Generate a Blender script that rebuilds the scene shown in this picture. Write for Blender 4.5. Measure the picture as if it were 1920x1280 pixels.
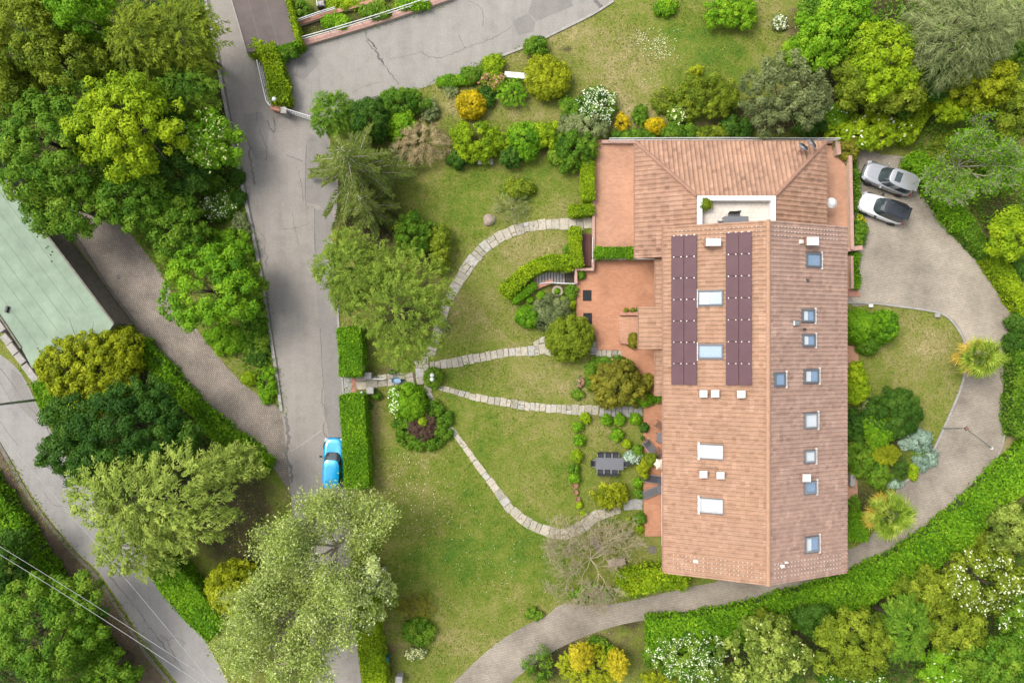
import bpy, bmesh, math, random
import numpy as np
from mathutils import Vector, Matrix
from mathutils.geometry import tessellate_polygon
R = math.radians
random.seed(7)
for o in list(bpy.data.objects): bpy.data.objects.remove(o)
SC = bpy.context.scene
COL = SC.collection

# ------------------------------------------------------------------ camera, sky, sun, exposure
H = 58.0            # drone height in metres
F = 1280.0          # focal length in pixels of the 1920-wide photograph
cam = bpy.data.cameras.new('camera'); cam.sensor_width = 36.0; cam.lens = 24.0
cam.clip_start = 0.5; cam.clip_end = 2000
camo = bpy.data.objects.new('camera', cam); COL.objects.link(camo)
camo.location = (0, 0, H); camo.rotation_euler = (0, 0, 0)
SC.camera = camo

SUN_EL, SUN_AZ = 56.0, 300.0      # azimuth clockwise from +Y (up in the photograph)
w = bpy.data.worlds.new('World'); SC.world = w; w.use_nodes = True
nt = w.node_tree
sky = nt.nodes.new('ShaderNodeTexSky'); sky.sky_type = 'NISHITA'; sky.sun_disc = False
sky.sun_elevation = R(SUN_EL); sky.sun_rotation = R(SUN_AZ)
sky.air_density = 1.0; sky.dust_density = 4.0; sky.ozone_density = 0.6
hs = nt.nodes.new('ShaderNodeHueSaturation'); hs.inputs['Saturation'].default_value = 0.35
bg = nt.nodes['Background']; bg.inputs['Strength'].default_value = 0.15
nt.links.new(sky.outputs[0], hs.inputs['Color']); nt.links.new(hs.outputs[0], bg.inputs[0])
sl = bpy.data.lights.new('sun', 'SUN'); sl.energy = 1.15; sl.angle = R(24); sl.color = (1.0, 0.95, 0.87)
so = bpy.data.objects.new('sun', sl); COL.objects.link(so)
sd = Vector((math.sin(R(SUN_AZ)) * math.cos(R(SUN_EL)), math.cos(R(SUN_AZ)) * math.cos(R(SUN_EL)), math.sin(R(SUN_EL))))
so.rotation_euler = sd.to_track_quat('Z', 'Y').to_euler(); so.location = (-60, 40, 90)
SC.view_settings.view_transform = 'Standard'; SC.view_settings.look = 'None'
SC.view_settings.exposure = 1.29; SC.view_settings.gamma = 1.0
SC.view_settings.use_curve_mapping = False

# ------------------------------------------------------------------ helpers
def G(px, py, h=0.0):
    s = (H - h) / F
    return Vector(((px - 960) * s, (640 - py) * s, h))
def GP(pts, h=0.0): return [G(x, y, h) for x, y in pts]

def smooth(pts, n=5, closed=False):
    pts = [Vector(p) for p in pts]; out = []; m = len(pts)
    rng_ = range(m if closed else m - 1)
    for i in rng_:
        if closed: p0, p1, p2, p3 = pts[(i-1) % m], pts[i], pts[(i+1) % m], pts[(i+2) % m]
        else: p0, p1, p2, p3 = pts[max(i-1, 0)], pts[i], pts[i+1], pts[min(i+2, m-1)]
        for k in range(n):
            t = k / n
            out.append(0.5 * ((2*p1) + (p2-p0)*t + (2*p0-5*p1+4*p2-p3)*t*t + (3*p1-p0-3*p2+p3)*t**3))
    if not closed: out.append(pts[-1])
    return out

def tag(o, label=None, cat=None, group=None, kind=None):
    if label: o['label'] = label
    if cat: o['category'] = cat
    if group: o['group'] = group
    if kind: o['kind'] = kind
    return o
def empty(name, loc, rz=0.0, label=None, cat=None, group=None):
    o = bpy.data.objects.new(name, None); COL.objects.link(o); o.empty_display_size = 0.2
    o.location = loc; o.rotation_euler = (0, 0, rz)
    return tag(o, label, cat, group)
def link_mesh(name, me, mat, parent=None):
    o = bpy.data.objects.new(name, me); COL.objects.link(o)
    if mat is not None and len(me.materials) == 0: me.materials.append(mat)
    if parent is not None: o.parent = parent
    return o
def copy_tree(o, parent=None):
    c = o.copy(); COL.objects.link(c)
    if parent is not None: c.parent = parent
    for ch in o.children: copy_tree(ch, c)
    return c

class MB:
    def __init__(s): s.v = []; s.f = []
    def add(s, vs, fs):
        b = len(s.v); s.v += [tuple(v) for v in vs]; s.f += [tuple(b + i for i in f) for f in fs]; return s
    def box(s, c, d, rz=0.0, taper=1.0):
        cx, cy, cz = c; a, b, h = d[0]/2, d[1]/2, d[2]/2; cs, sn = math.cos(rz), math.sin(rz); vs = []
        for z, k in ((-h, 1.0), (h, taper)):
            for x, y in ((-a, -b), (a, -b), (a, b), (-a, b)):
                x *= k; y *= k; vs.append((cx + x*cs - y*sn, cy + x*sn + y*cs, cz + z))
        return s.add(vs, [(3,2,1,0),(4,5,6,7),(0,1,5,4),(1,2,6,5),(2,3,7,6),(3,0,4,7)])
    def rbox(s, c, d, rz=0.0, bev=0.02):
        """box with a chamfered top edge"""
        cx, cy, cz = c; a, b, h = d[0]/2, d[1]/2, d[2]/2; cs, sn = math.cos(rz), math.sin(rz); vs = []
        for z, k in ((-h, 0), (h - bev, 0), (h, bev)):
            for x, y in ((-a+k, -b+k), (a-k, -b+k), (a-k, b-k), (-a+k, b-k)):
                vs.append((cx + x*cs - y*sn, cy + x*sn + y*cs, cz + z))
        fs = [(3,2,1,0), (8,9,10,11)]
        for r0 in (0, 4):
            for i in range(4): fs.append((r0+i, r0+(i+1) % 4, r0+4+(i+1) % 4, r0+4+i))
        return s.add(vs, fs)
    def tube(s, p0, p1, r0, r1=None, n=6, cap=True):
        p0, p1 = Vector(p0), Vector(p1); r1 = r0 if r1 is None else r1
        d = (p1 - p0)
        if d.length < 1e-6: return s
        d.normalize(); u = d.orthogonal().normalized(); v = d.cross(u); vs = []
        for p, r in ((p0, r0), (p1, r1)):
            for i in range(n):
                a = 2*math.pi*i/n; vs.append(p + u*(r*math.cos(a)) + v*(r*math.sin(a)))
        fs = [(i, (i+1) % n, n+(i+1) % n, n+i) for i in range(n)]
        if cap: fs += [tuple(range(n-1, -1, -1)), tuple(range(n, 2*n))]
        return s.add(vs, fs)
    def lathe(s, prof, n=16, c=(0, 0, 0)):
        vs = []; m = len(prof)
        for r, z in prof:
            for i in range(n):
                a = 2*math.pi*i/n; vs.append((c[0]+r*math.cos(a), c[1]+r*math.sin(a), c[2]+z))
        fs = []
        for j in range(m-1):
            for i in range(n): fs.append((j*n+i, j*n+(i+1) % n, (j+1)*n+(i+1) % n, (j+1)*n+i))
        if prof[0][0] > 1e-4: fs.append(tuple(range(n-1, -1, -1)))
        if prof[-1][0] > 1e-4: fs.append(tuple(range((m-1)*n, m*n)))
        return s.add(vs, fs)
    def prism(s, poly, z0, z1, bottom=False):
        P = [Vector((p[0], p[1], 0)) for p in poly]; n = len(P)
        area = sum(P[i].x*P[(i+1) % n].y - P[(i+1) % n].x*P[i].y for i in range(n))
        if area < 0: P.reverse()
        tris = tessellate_polygon([P]); b = n
        vs = [(p.x, p.y, z0) for p in P] + [(p.x, p.y, z1) for p in P]; fs = []
        for t in tris:
            a, c, d = t
            if (P[c]-P[a]).cross(P[d]-P[a]).z < 0: a, d = d, a
            fs.append((b+a, b+c, b+d))
            if bottom: fs.append((d, c, a))
        if z1 - z0 > 1e-5:
            for i in range(n): fs.append((i, (i+1) % n, b+(i+1) % n, b+i))
        return s.add(vs, fs)
    def ribbon(s, pts, wdt, z0, z1, offs=0.0):
        """solid strip of width wdt along a ground polyline"""
        L, Rr = offset(pts, wdt/2 + offs), offset(pts, -wdt/2 + offs); vs = []; fs = []; n = len(pts)
        for a, b in zip(L, Rr):
            vs += [(a[0], a[1], z0), (a[0], a[1], z1), (b[0], b[1], z1), (b[0], b[1], z0)]
        for i in range(n-1):
            q = 4*i
            fs += [(q+1, q+2, q+6, q+5), (q, q+1, q+5, q+4), (q+2, q+3, q+7, q+6)]
        fs += [(0, 3, 2, 1), (4*n-4, 4*n-3, 4*n-2, 4*n-1)]
        return s.add(vs, fs)
    def build(s, name, mat, parent=None, world=False, smoothsh=False):
        me = bpy.data.meshes.new(name)
        vs = s.v
        if world and parent is not None:
            L = parent.location; vs = [(x-L.x, y-L.y, z-L.z) for x, y, z in vs]
        me.from_pydata(vs, [], s.f); me.update()
        if smoothsh: me.polygons.foreach_set('use_smooth', [True]*len(me.polygons))
        return link_mesh(name, me, mat, parent)

def offset(pts, d):
    out = []; n = len(pts)
    for i in range(n):
        a = Vector(pts[max(i-1, 0)][:2]); b = Vector(pts[min(i+1, n-1)][:2]); t = (b - a)
        if t.length < 1e-9: t = Vector((1, 0))
        t.normalize(); out.append((pts[i][0] - t.y*d, pts[i][1] + t.x*d))
    return out

def in_poly(X, Y, poly):
    ins = np.zeros(X.shape, bool); n = len(poly); j = n-1
    for i in range(n):
        xi, yi, xj, yj = poly[i][0], poly[i][1], poly[j][0], poly[j][1]
        c = ((yi > Y) != (yj > Y)) & (X < (xj-xi)*(Y-yi)/(yj-yi+1e-12)+xi)
        ins ^= c; j = i
    return ins

# ------------------------------------------------------------------ materials
MATS = {}
KA = 0.63      # hard surfaces are a little darker than they photograph
def kk(c): return tuple(x*KA for x in c)
def newmat(name):
    m = bpy.data.materials.new(name); m.use_nodes = True; MATS[name] = m
    return m, m.node_tree.nodes, m.node_tree.links, m.node_tree.nodes['Principled BSDF']
def ramp(nodes, stops):
    r = nodes.new('ShaderNodeValToRGB'); e = r.color_ramp.elements
    while len(e) < len(stops): e.new(0.5)
    for i, (p, c) in enumerate(stops): e[i].position = p; e[i].color = (*c, 1)
    return r
def noise(nodes, links, scale, detail=4, rough=0.55, coord=None):
    n = nodes.new('ShaderNodeTexNoise'); n.inputs['Scale'].default_value = scale
    n.inputs['Detail'].default_value = detail; n.inputs['Roughness'].default_value = rough
    if coord is not None: links.new(coord, n.inputs['Vector'])
    return n
def geo(nodes): return nodes.new('ShaderNodeNewGeometry').outputs['Position']
def bump(nodes, links, hsock, bsdf, strength, dist=0.02):
    b = nodes.new('ShaderNodeBump'); b.inputs['Strength'].default_value = strength; b.inputs['Distance'].default_value = dist
    links.new(hsock, b.inputs['Height']); links.new(b.outputs[0], bsdf.inputs['Normal'])
def mixc(nodes, links, fac, a, b, mode='MIX'):
    m = nodes.new('ShaderNodeMix'); m.data_type = 'RGBA'; m.blend_type = mode
    for s, v in ((m.inputs[0], fac), (m.inputs[6], a), (m.inputs[7], b)):
        if hasattr(v, 'links') or hasattr(v, 'is_linked'): links.new(v, s)
        elif isinstance(v, tuple): s.default_value = (*v, 1)
        else: s.default_value = v
    return m.outputs[2]
def math_(nodes, links, op, a, b=None, clamp=False):
    m = nodes.new('ShaderNodeMath'); m.operation = op; m.use_clamp = clamp
    for s, v in ((m.inputs[0], a), (m.inputs[1], b)):
        if v is None: continue
        if hasattr(v, 'is_linked'): links.new(v, s)
        else: s.default_value = v
    return m.outputs[0]

def plain(name, col, rough=0.6, metal=0.0, var=0.15, scale=6.0, spec=0.4, coat=0.0, bmp=0.0):
    col = kk(col)
    m, n, l, b = newmat(name)
    p = geo(n); t = noise(n, l, scale, 5, 0.6, p)
    r = ramp(n, [(0.25, tuple(c*(1-var) for c in col)), (0.75, tuple(min(1, c*(1+var)) for c in col))])
    l.new(t.outputs[0], r.inputs[0]); l.new(r.outputs[0], b.inputs['Base Color'])
    b.inputs['Roughness'].default_value = rough; b.inputs['Metallic'].default_value = metal
    b.inputs['Specular IOR Level'].default_value = spec; b.inputs['Coat Weight'].default_value = coat
    b.inputs['Coat Roughness'].default_value = 0.05
    if bmp: bump(n, l, t.outputs[0], b, bmp)
    return m

def leafmat(name, c0, c1, c2, trans=0.32, k=(1.15, 1.30, 0.85)):
    c0, c1, c2 = [tuple(x*y for x, y in zip(c, k)) for c in (c0, c1, c2)]
    m, n, l, b = newmat(name)
    a = n.new('ShaderNodeAttribute'); a.attribute_name = 'tint'
    r = ramp(n, [(0.08, c0), (0.5, c1), (0.95, c2)])
    l.new(a.outputs['Fac'], r.inputs[0])
    l.new(r.outputs[0], b.inputs['Base Color'])
    b.inputs['Roughness'].default_value = 0.6; b.inputs['Specular IOR Level'].default_value = 0.10
    tr = n.new('ShaderNodeBsdfTranslucent'); mx = n.new('ShaderNodeMixShader'); mx.inputs[0].default_value = trans
    l.new(r.outputs[0], tr.inputs[0]); l.new(b.outputs[0], mx.inputs[1]); l.new(tr.outputs[0], mx.inputs[2])
    l.new(mx.outputs[0], n['Material Output'].inputs[0])
    return m

def m_ground():
    m, n, l, b = newmat('lawn')
    p = geo(n)
    ad = n.new('ShaderNodeAttribute'); ad.attribute_name = 'dry'
    asl = n.new('ShaderNodeAttribute'); asl.attribute_name = 'soil'
    n1 = noise(n, l, 0.16, 3, 0.6, p); n2 = noise(n, l, 0.9, 4, 0.65, p); n3 = noise(n, l, 4.0, 4, 0.75, p)
    d = math_(n, l, 'ADD', ad.outputs['Fac'], math_(n, l, 'MULTIPLY', math_(n, l, 'SUBTRACT', n1.outputs[0], 0.5), 0.9))
    d = math_(n, l, 'ADD', d, math_(n, l, 'MULTIPLY', math_(n, l, 'SUBTRACT', n2.outputs[0], 0.5), 1.0))
    d = math_(n, l, 'ADD', d, math_(n, l, 'MULTIPLY', math_(n, l, 'SUBTRACT', n3.outputs[0], 0.5), 0.95), True)
    r = ramp(n, [(0.0, (0.046, 0.098, 0.010)), (0.30, (0.098, 0.128, 0.017)), (0.52, (0.142, 0.146, 0.036)), (0.78, (0.195, 0.168, 0.070)), (1.0, (0.30, 0.24, 0.13))])
    l.new(d, r.inputs[0])
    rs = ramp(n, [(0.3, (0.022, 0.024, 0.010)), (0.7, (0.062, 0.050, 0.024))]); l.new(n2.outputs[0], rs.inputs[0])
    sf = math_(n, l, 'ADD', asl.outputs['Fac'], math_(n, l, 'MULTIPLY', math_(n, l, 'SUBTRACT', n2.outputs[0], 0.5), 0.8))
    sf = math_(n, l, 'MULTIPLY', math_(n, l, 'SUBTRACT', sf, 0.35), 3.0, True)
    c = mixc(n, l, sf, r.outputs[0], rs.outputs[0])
    n4 = noise(n, l, 9.0, 3, 0.8, p)
    r4 = ramp(n, [(0.32, (0.52, 0.54, 0.54)), (0.68, (1.36, 1.34, 1.30))]); l.new(n4.outputs[0], r4.inputs[0])
    c = mixc(n, l, 1.0, c, r4.outputs[0], 'MULTIPLY')
    l.new(c, b.inputs['Base Color']); b.inputs['Roughness'].default_value = 0.9; b.inputs['Specular IOR Level'].default_value = 0.1
    bump(n, l, n3.outputs[0], b, 0.6, 0.08)
    return m

def m_asphalt(name, base, dark=0.55, warm=(1, 0.945, 0.85), rot=0.0):
    m, n, l, b = newmat(name)
    p = geo(n); n1 = noise(n, l, 0.22, 5, 0.62, p); n2 = noise(n, l, 1.1, 7, 0.7, p); n3 = noise(n, l, 10, 4, 0.75, p)
    c = tuple(base*KA*k for k in warm)
    r = ramp(n, [(0.36, tuple(x*dark for x in c)), (0.50, c), (0.66, tuple(x*1.15 for x in c))])
    mp = n.new('ShaderNodeMapping'); mp.inputs['Rotation'].default_value = (0, 0, rot); mp.inputs['Scale'].default_value = (1.0, 0.10, 1.0); l.new(p, mp.inputs[0])
    ns = noise(n, l, 0.9, 4, 0.65, mp.outputs[0])
    s = math_(n, l, 'ADD', math_(n, l, 'MULTIPLY', n1.outputs[0], 0.20), math_(n, l, 'MULTIPLY', n2.outputs[0], 0.42))
    s = math_(n, l, 'ADD', s, math_(n, l, 'MULTIPLY', ns.outputs[0], 0.38))
    l.new(s, r.inputs[0])
    r3 = ramp(n, [(0.30, (0.80, 0.80, 0.80)), (0.70, (1.16, 1.16, 1.16))]); l.new(n3.outputs[0], r3.inputs[0])
    l.new(mixc(n, l, 1.0, r.outputs[0], r3.outputs[0], 'MULTIPLY'), b.inputs['Base Color'])
    b.inputs['Roughness'].default_value = 0.85; b.inputs['Specular IOR Level'].default_value = 0.2
    bump(n, l, n3.outputs[0], b, 0.3, 0.01)
    return m

def m_brick(name, c1, c2, mortar, bw, bh, ms=0.012, stain=(0.7, 1.15), rot=0.0, sscale=0.35):
    c1, c2, mortar = kk(c1), kk(c2), kk(mortar)
    m, n, l, b = newmat(name)
    p = geo(n); mp = n.new('ShaderNodeMapping'); mp.inputs['Rotation'].default_value = (0, 0, rot); l.new(p, mp.inputs[0])
    t = n.new('ShaderNodeTexBrick'); l.new(mp.outputs[0], t.inputs['Vector'])
    t.inputs['Scale'].default_value = 1.0; t.inputs['Brick Width'].default_value = bw; t.inputs['Row Height'].default_value = bh
    t.inputs['Mortar Size'].default_value = ms; t.inputs['Mortar Smooth'].default_value = 0.3; t.inputs['Bias'].default_value = 0.0
    t.inputs['Color1'].default_value = (*c1, 1); t.inputs['Color2'].default_value = (*c2, 1); t.inputs['Mortar'].default_value = (*mortar, 1)
    n1 = noise(n, l, sscale, 6, 0.62, p)
    r = ramp(n, [(0.33, (stain[0],)*3), (0.65, (stain[1],)*3)]); l.new(n1.outputs[0], r.inputs[0])
    l.new(mixc(n, l, 1.0, t.outputs['Color'], r.outputs[0], 'MULTIPLY'), b.inputs['Base Color'])
    b.inputs['Roughness'].default_value = 0.85; b.inputs['Specular IOR Level'].default_value = 0.2
    iv = math_(n, l, 'SUBTRACT', 1.0, t.outputs['Fac']); bump(n, l, iv, b, 0.5, 0.015)
    return m

def m_tile(name, dark, mid, light, weather=(0.72, 1.12)):
    dark, mid, light = kk(dark), kk(mid), kk(light)
    m, n, l, b = newmat(name)
    a = n.new('ShaderNodeAttribute'); a.attribute_name = 'tint'
    r = ramp(n, [(0.1, dark), (0.5, mid), (0.9, light)]); l.new(a.outputs['Fac'], r.inputs[0])
    p = geo(n); n1 = noise(n, l, 0.45, 6, 0.65, p); n2 = noise(n, l, 9.0, 4, 0.6, p)
    r1 = ramp(n, [(0.3, (weather[0]*0.98, weather[0], weather[0]*1.02)), (0.65, (weather[1],)*3)]); l.new(n1.outputs[0], r1.inputs[0])
    c = mixc(n, l, 1.0, r.outputs[0], r1.outputs[0], 'MULTIPLY')
    r2 = ramp(n, [(0.3, (0.85,)*3), (0.7, (1.1,)*3)]); l.new(n2.outputs[0], r2.inputs[0])
    l.new(mixc(n, l, 1.0, c, r2.outputs[0], 'MULTIPLY'), b.inputs['Base Color'])
    b.inputs['Roughness'].default_value = 0.8; b.inputs['Specular IOR Level'].default_value = 0.25
    return m

def m_slab():
    m, n, l, b = newmat('sandstone')
    oi = n.new('ShaderNodeObjectInfo'); p = geo(n); n1 = noise(n, l, 5, 5, 0.65, p)
    r = ramp(n, [(0.0, kk((0.36, 0.33, 0.27))), (0.4, kk((0.46, 0.42, 0.34))), (0.75, kk((0.54, 0.48, 0.39))), (1.0, kk((0.45, 0.44, 0.42)))])
    l.new(oi.outputs['Random'], r.inputs[0])
    r1 = ramp(n, [(0.3, (0.72, 0.73, 0.70)), (0.7, (1.12, 1.1, 1.08))]); l.new(n1.outputs[0], r1.inputs[0])
    l.new(mixc(n, l, 1.0, r.outputs[0], r1.outputs[0], 'MULTIPLY'), b.inputs['Base Color'])
    b.inputs['Roughness'].default_value = 0.85; bump(n, l, n1.outputs[0], b, 0.3, 0.02)
    return m

M_LAWN = m_ground()
M_ROAD = m_asphalt('worn_asphalt', 0.305, 0.80, (1, 0.915, 0.81), rot=R(-12))
M_ROAD2 = m_asphalt('pale_asphalt', 0.315, 0.80, rot=R(-72))
M_ROAD3 = m_asphalt('lane_asphalt', 0.31, 0.78, (1, 0.95, 0.89), rot=R(36))
M_PATCH = m_asphalt('patch_asphalt', 0.255, 0.85, (1, 0.935, 0.86))
M_TAR = plain('tar_joint', (0.155, 0.145, 0.13), 0.8, var=0.3)
M_SETT = m_brick('sett_paving', (0.46, 0.405, 0.32), (0.385, 0.335, 0.265), (0.24, 0.205, 0.16), 0.24, 0.14, 0.014, (0.66, 1.2), R(8), 0.22)
M_SETT3 = m_brick('sett_paving_drive', (0.385, 0.335, 0.27), (0.32, 0.275, 0.22), (0.19, 0.165, 0.13), 0.24, 0.14, 0.014, (0.66, 1.22), R(8), 0.25)
M_SETT2 = m_brick('sett_paving_dark', (0.36, 0.305, 0.25), (0.27, 0.23, 0.19), (0.14, 0.12, 0.10), 0.24, 0.14, 0.022, (0.7, 1.2), R(52), 0.35)
M_TERR = m_brick('terracotta_tiles', (0.60, 0.335, 0.215), (0.52, 0.275, 0.175), (0.40, 0.24, 0.165), 0.30, 0.15, 0.010, (0.82, 1.1))
M_PATIO = m_brick('patio_tiles', (0.58, 0.285, 0.165), (0.49, 0.23, 0.13), (0.37, 0.20, 0.13), 0.30, 0.15, 0.010, (0.82, 1.1))
M_TERRD = m_brick('red_tiles', (0.50, 0.25, 0.18), (0.43, 0.20, 0.145), (0.32, 0.17, 0.12), 0.30, 0.15, 0.010, (0.8, 1.1))
M_COPE = plain('coping_terracotta', (0.46, 0.22, 0.15), 0.8, var=0.25, scale=4)
M_COPE2 = plain('coping_pink', (0.50, 0.30, 0.24), 0.8, var=0.2, scale=4)
M_TILE = m_tile('roof_tile_west', (0.36, 0.205, 0.128), (0.455, 0.275, 0.178), (0.55, 0.345, 0.232), (0.92, 1.05))
M_TILEE = m_tile('roof_tile_east', (0.32, 0.20, 0.155), (0.41, 0.27, 0.207), (0.51, 0.345, 0.265), (0.90, 1.06))
M_TILEX = m_tile('roof_tile_low', (0.29, 0.165, 0.11), (0.425, 0.25, 0.165), (0.52, 0.315, 0.215), (0.86, 1.06))
M_RIDGE = plain('ridge_tile', (0.42, 0.245, 0.155), 0.8, var=0.18, scale=3)
M_RIDGED = plain('hip_tile', (0.34, 0.185, 0.125), 0.8, var=0.2, scale=3)
M_WHITE = plain('white_paint', (0.78, 0.78, 0.76), 0.5, var=0.06, scale=2)
M_WALL = plain('cream_render', (0.62, 0.47, 0.35), 0.85, var=0.1, scale=1.5)
M_CREAM = m_brick('cream_tiles', (0.78, 0.71, 0.62), (0.72, 0.65, 0.57), (0.56, 0.50, 0.44), 0.4, 0.4, 0.012, (0.88, 1.06), 0, 1.2)
M_CONC = plain('concrete', (0.36, 0.34, 0.31), 0.85, var=0.25, scale=3, bmp=0.2)
M_CONCD = plain('moss_and_shade_concrete', (0.17, 0.15, 0.12), 0.9, var=0.35, scale=2.5, bmp=0.2)  # mossed kerbs and walls; also the painted shade between stair treads
M_FELTG = plain('green_roof_felt', (0.245, 0.32, 0.232), 0.9, var=0.20, scale=0.9)
M_FELTGD = plain('green_roof_seam', (0.17, 0.235, 0.17), 0.9, var=0.2)
M_FELTB = plain('brown_roof_felt', (0.135, 0.108, 0.098), 0.9, var=0.2, scale=1.2)
M_SLAB = m_slab()
M_GREYSLAB = plain('grey_stone', (0.34, 0.33, 0.31), 0.85, var=0.2, scale=4)
M_PV = plain('solar_maroon', (0.118, 0.062, 0.072), 0.5, var=0.12, scale=1.3, spec=0.12)
M_PVF = plain('panel_rail', (0.10, 0.05, 0.06), 0.4, var=0.1)
M_CLIP = plain('panel_clip', (0.8, 0.76, 0.7), 0.35, 0.2, var=0.05)
M_GLASS = plain('sky_glass', (0.20, 0.30, 0.42), 0.06, 0.0, var=0.1, spec=0.9)
M_BLIND = plain('window_blind', (0.60, 0.64, 0.65), 0.35, var=0.04, spec=0.5)
M_FRAME = plain('grey_frame', (0.13, 0.14, 0.155), 0.6, 0.0, var=0.1)
M_LEAD = plain('lead_flashing', (0.74, 0.70, 0.64), 0.6, 0.0, var=0.3, scale=5)
M_STEEL = plain('galvanised', (0.42, 0.43, 0.44), 0.4, 0.7, var=0.12)
M_DISH = plain('dish_grey', (0.22, 0.25, 0.29), 0.5, 0.1, var=0.08)
M_BLACK = plain('black_plastic', (0.022, 0.022, 0.024), 0.5, var=0.2)
M_RATTAN = plain('dark_rattan', (0.030, 0.032, 0.038), 0.6, var=0.3, scale=20)
M_CUSH = plain('charcoal_cushion', (0.055, 0.055, 0.062), 0.85, var=0.15)
M_SLING = plain('grey_sling', (0.125, 0.118, 0.122), 0.8, var=0.1)
M_TABLE = plain('slate_table', (0.165, 0.17, 0.185), 0.5, var=0.1)
M_WOOD = plain('weathered_wood', (0.23, 0.19, 0.145), 0.8, var=0.3, scale=8)
M_TEAK = plain('teak', (0.20, 0.115, 0.075), 0.7, var=0.25, scale=8)
M_CANVAS = plain('cream_canvas', (0.70, 0.62, 0.50), 0.9, var=0.08)
M_TERRA = plain('terracotta_pot', (0.36, 0.20, 0.11), 0.8, var=0.2)
M_STONE = plain('rough_stone', (0.34, 0.27, 0.21), 0.9, var=0.25, scale=3, bmp=0.4)
M_BARK = plain('bark', (0.10, 0.078, 0.055), 0.95, var=0.35, scale=6)
M_BARKP = plain('pale_bark', (0.42, 0.375, 0.29), 0.9, var=0.3, scale=6)
M_BARKY = plain('lichen_bark', (0.37, 0.31, 0.19), 0.9, var=0.3, scale=3)
M_CORE = plain('hedge_twigs', (0.040, 0.072, 0.012), 0.95, var=0.4, scale=5)
M_GLOBE = plain('opal_globe', (0.82, 0.84, 0.82), 0.25, var=0.03)
M_GREENP = plain('green_plastic', (0.010, 0.155, 0.110), 0.4, var=0.15)
M_BLUEP = plain('blue_metal', (0.22, 0.34, 0.46), 0.4, 0.2, var=0.15)
M_RED = plain('red_plastic', (0.50, 0.085, 0.06), 0.45, var=0.2)
M_MAROON = plain('dark_red_decking', (0.13, 0.045, 0.042), 0.7, var=0.2, scale=10)
M_CABLE = plain('cable', (0.46, 0.46, 0.44), 0.5, var=0.05)
M_CBLUE = plain('blue_car_paint', (0.002, 0.37, 0.72), 0.22, 0.25, var=0.03, coat=1.0)
M_CSILV = plain('silver_car_paint', (0.56, 0.57, 0.58), 0.25, 0.6, var=0.03, coat=1.0)
M_CWHITE = plain('white_car_paint', (0.80, 0.80, 0.80), 0.25, 0.0, var=0.02, coat=1.0)
M_CBLACK = plain('black_car_paint', (0.018, 0.021, 0.028), 0.2, 0.2, var=0.05, coat=1.0)
M_CGLASS = plain('car_glass', (0.045, 0.062, 0.066), 0.05, 0.0, var=0.3, scale=2.0, spec=0.8)
M_TYRE = plain('tyre', (0.018, 0.018, 0.018), 0.9, var=0.1)
M_RIM = plain('alloy_rim', (0.35, 0.35, 0.36), 0.3, 0.8, var=0.1)
M_LAMPR = plain('tail_lamp', (0.35, 0.02, 0.02), 0.2, var=0.1)
M_LAMPW = plain('head_lamp', (0.55, 0.57, 0.6), 0.15, 0.3, var=0.1)
M_SHAFT_SHADE = plain('shaft_shade', (0.010, 0.010, 0.012), 0.9, var=0.2)  # near-black colour standing in for the shade inside the cellar shafts

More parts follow.
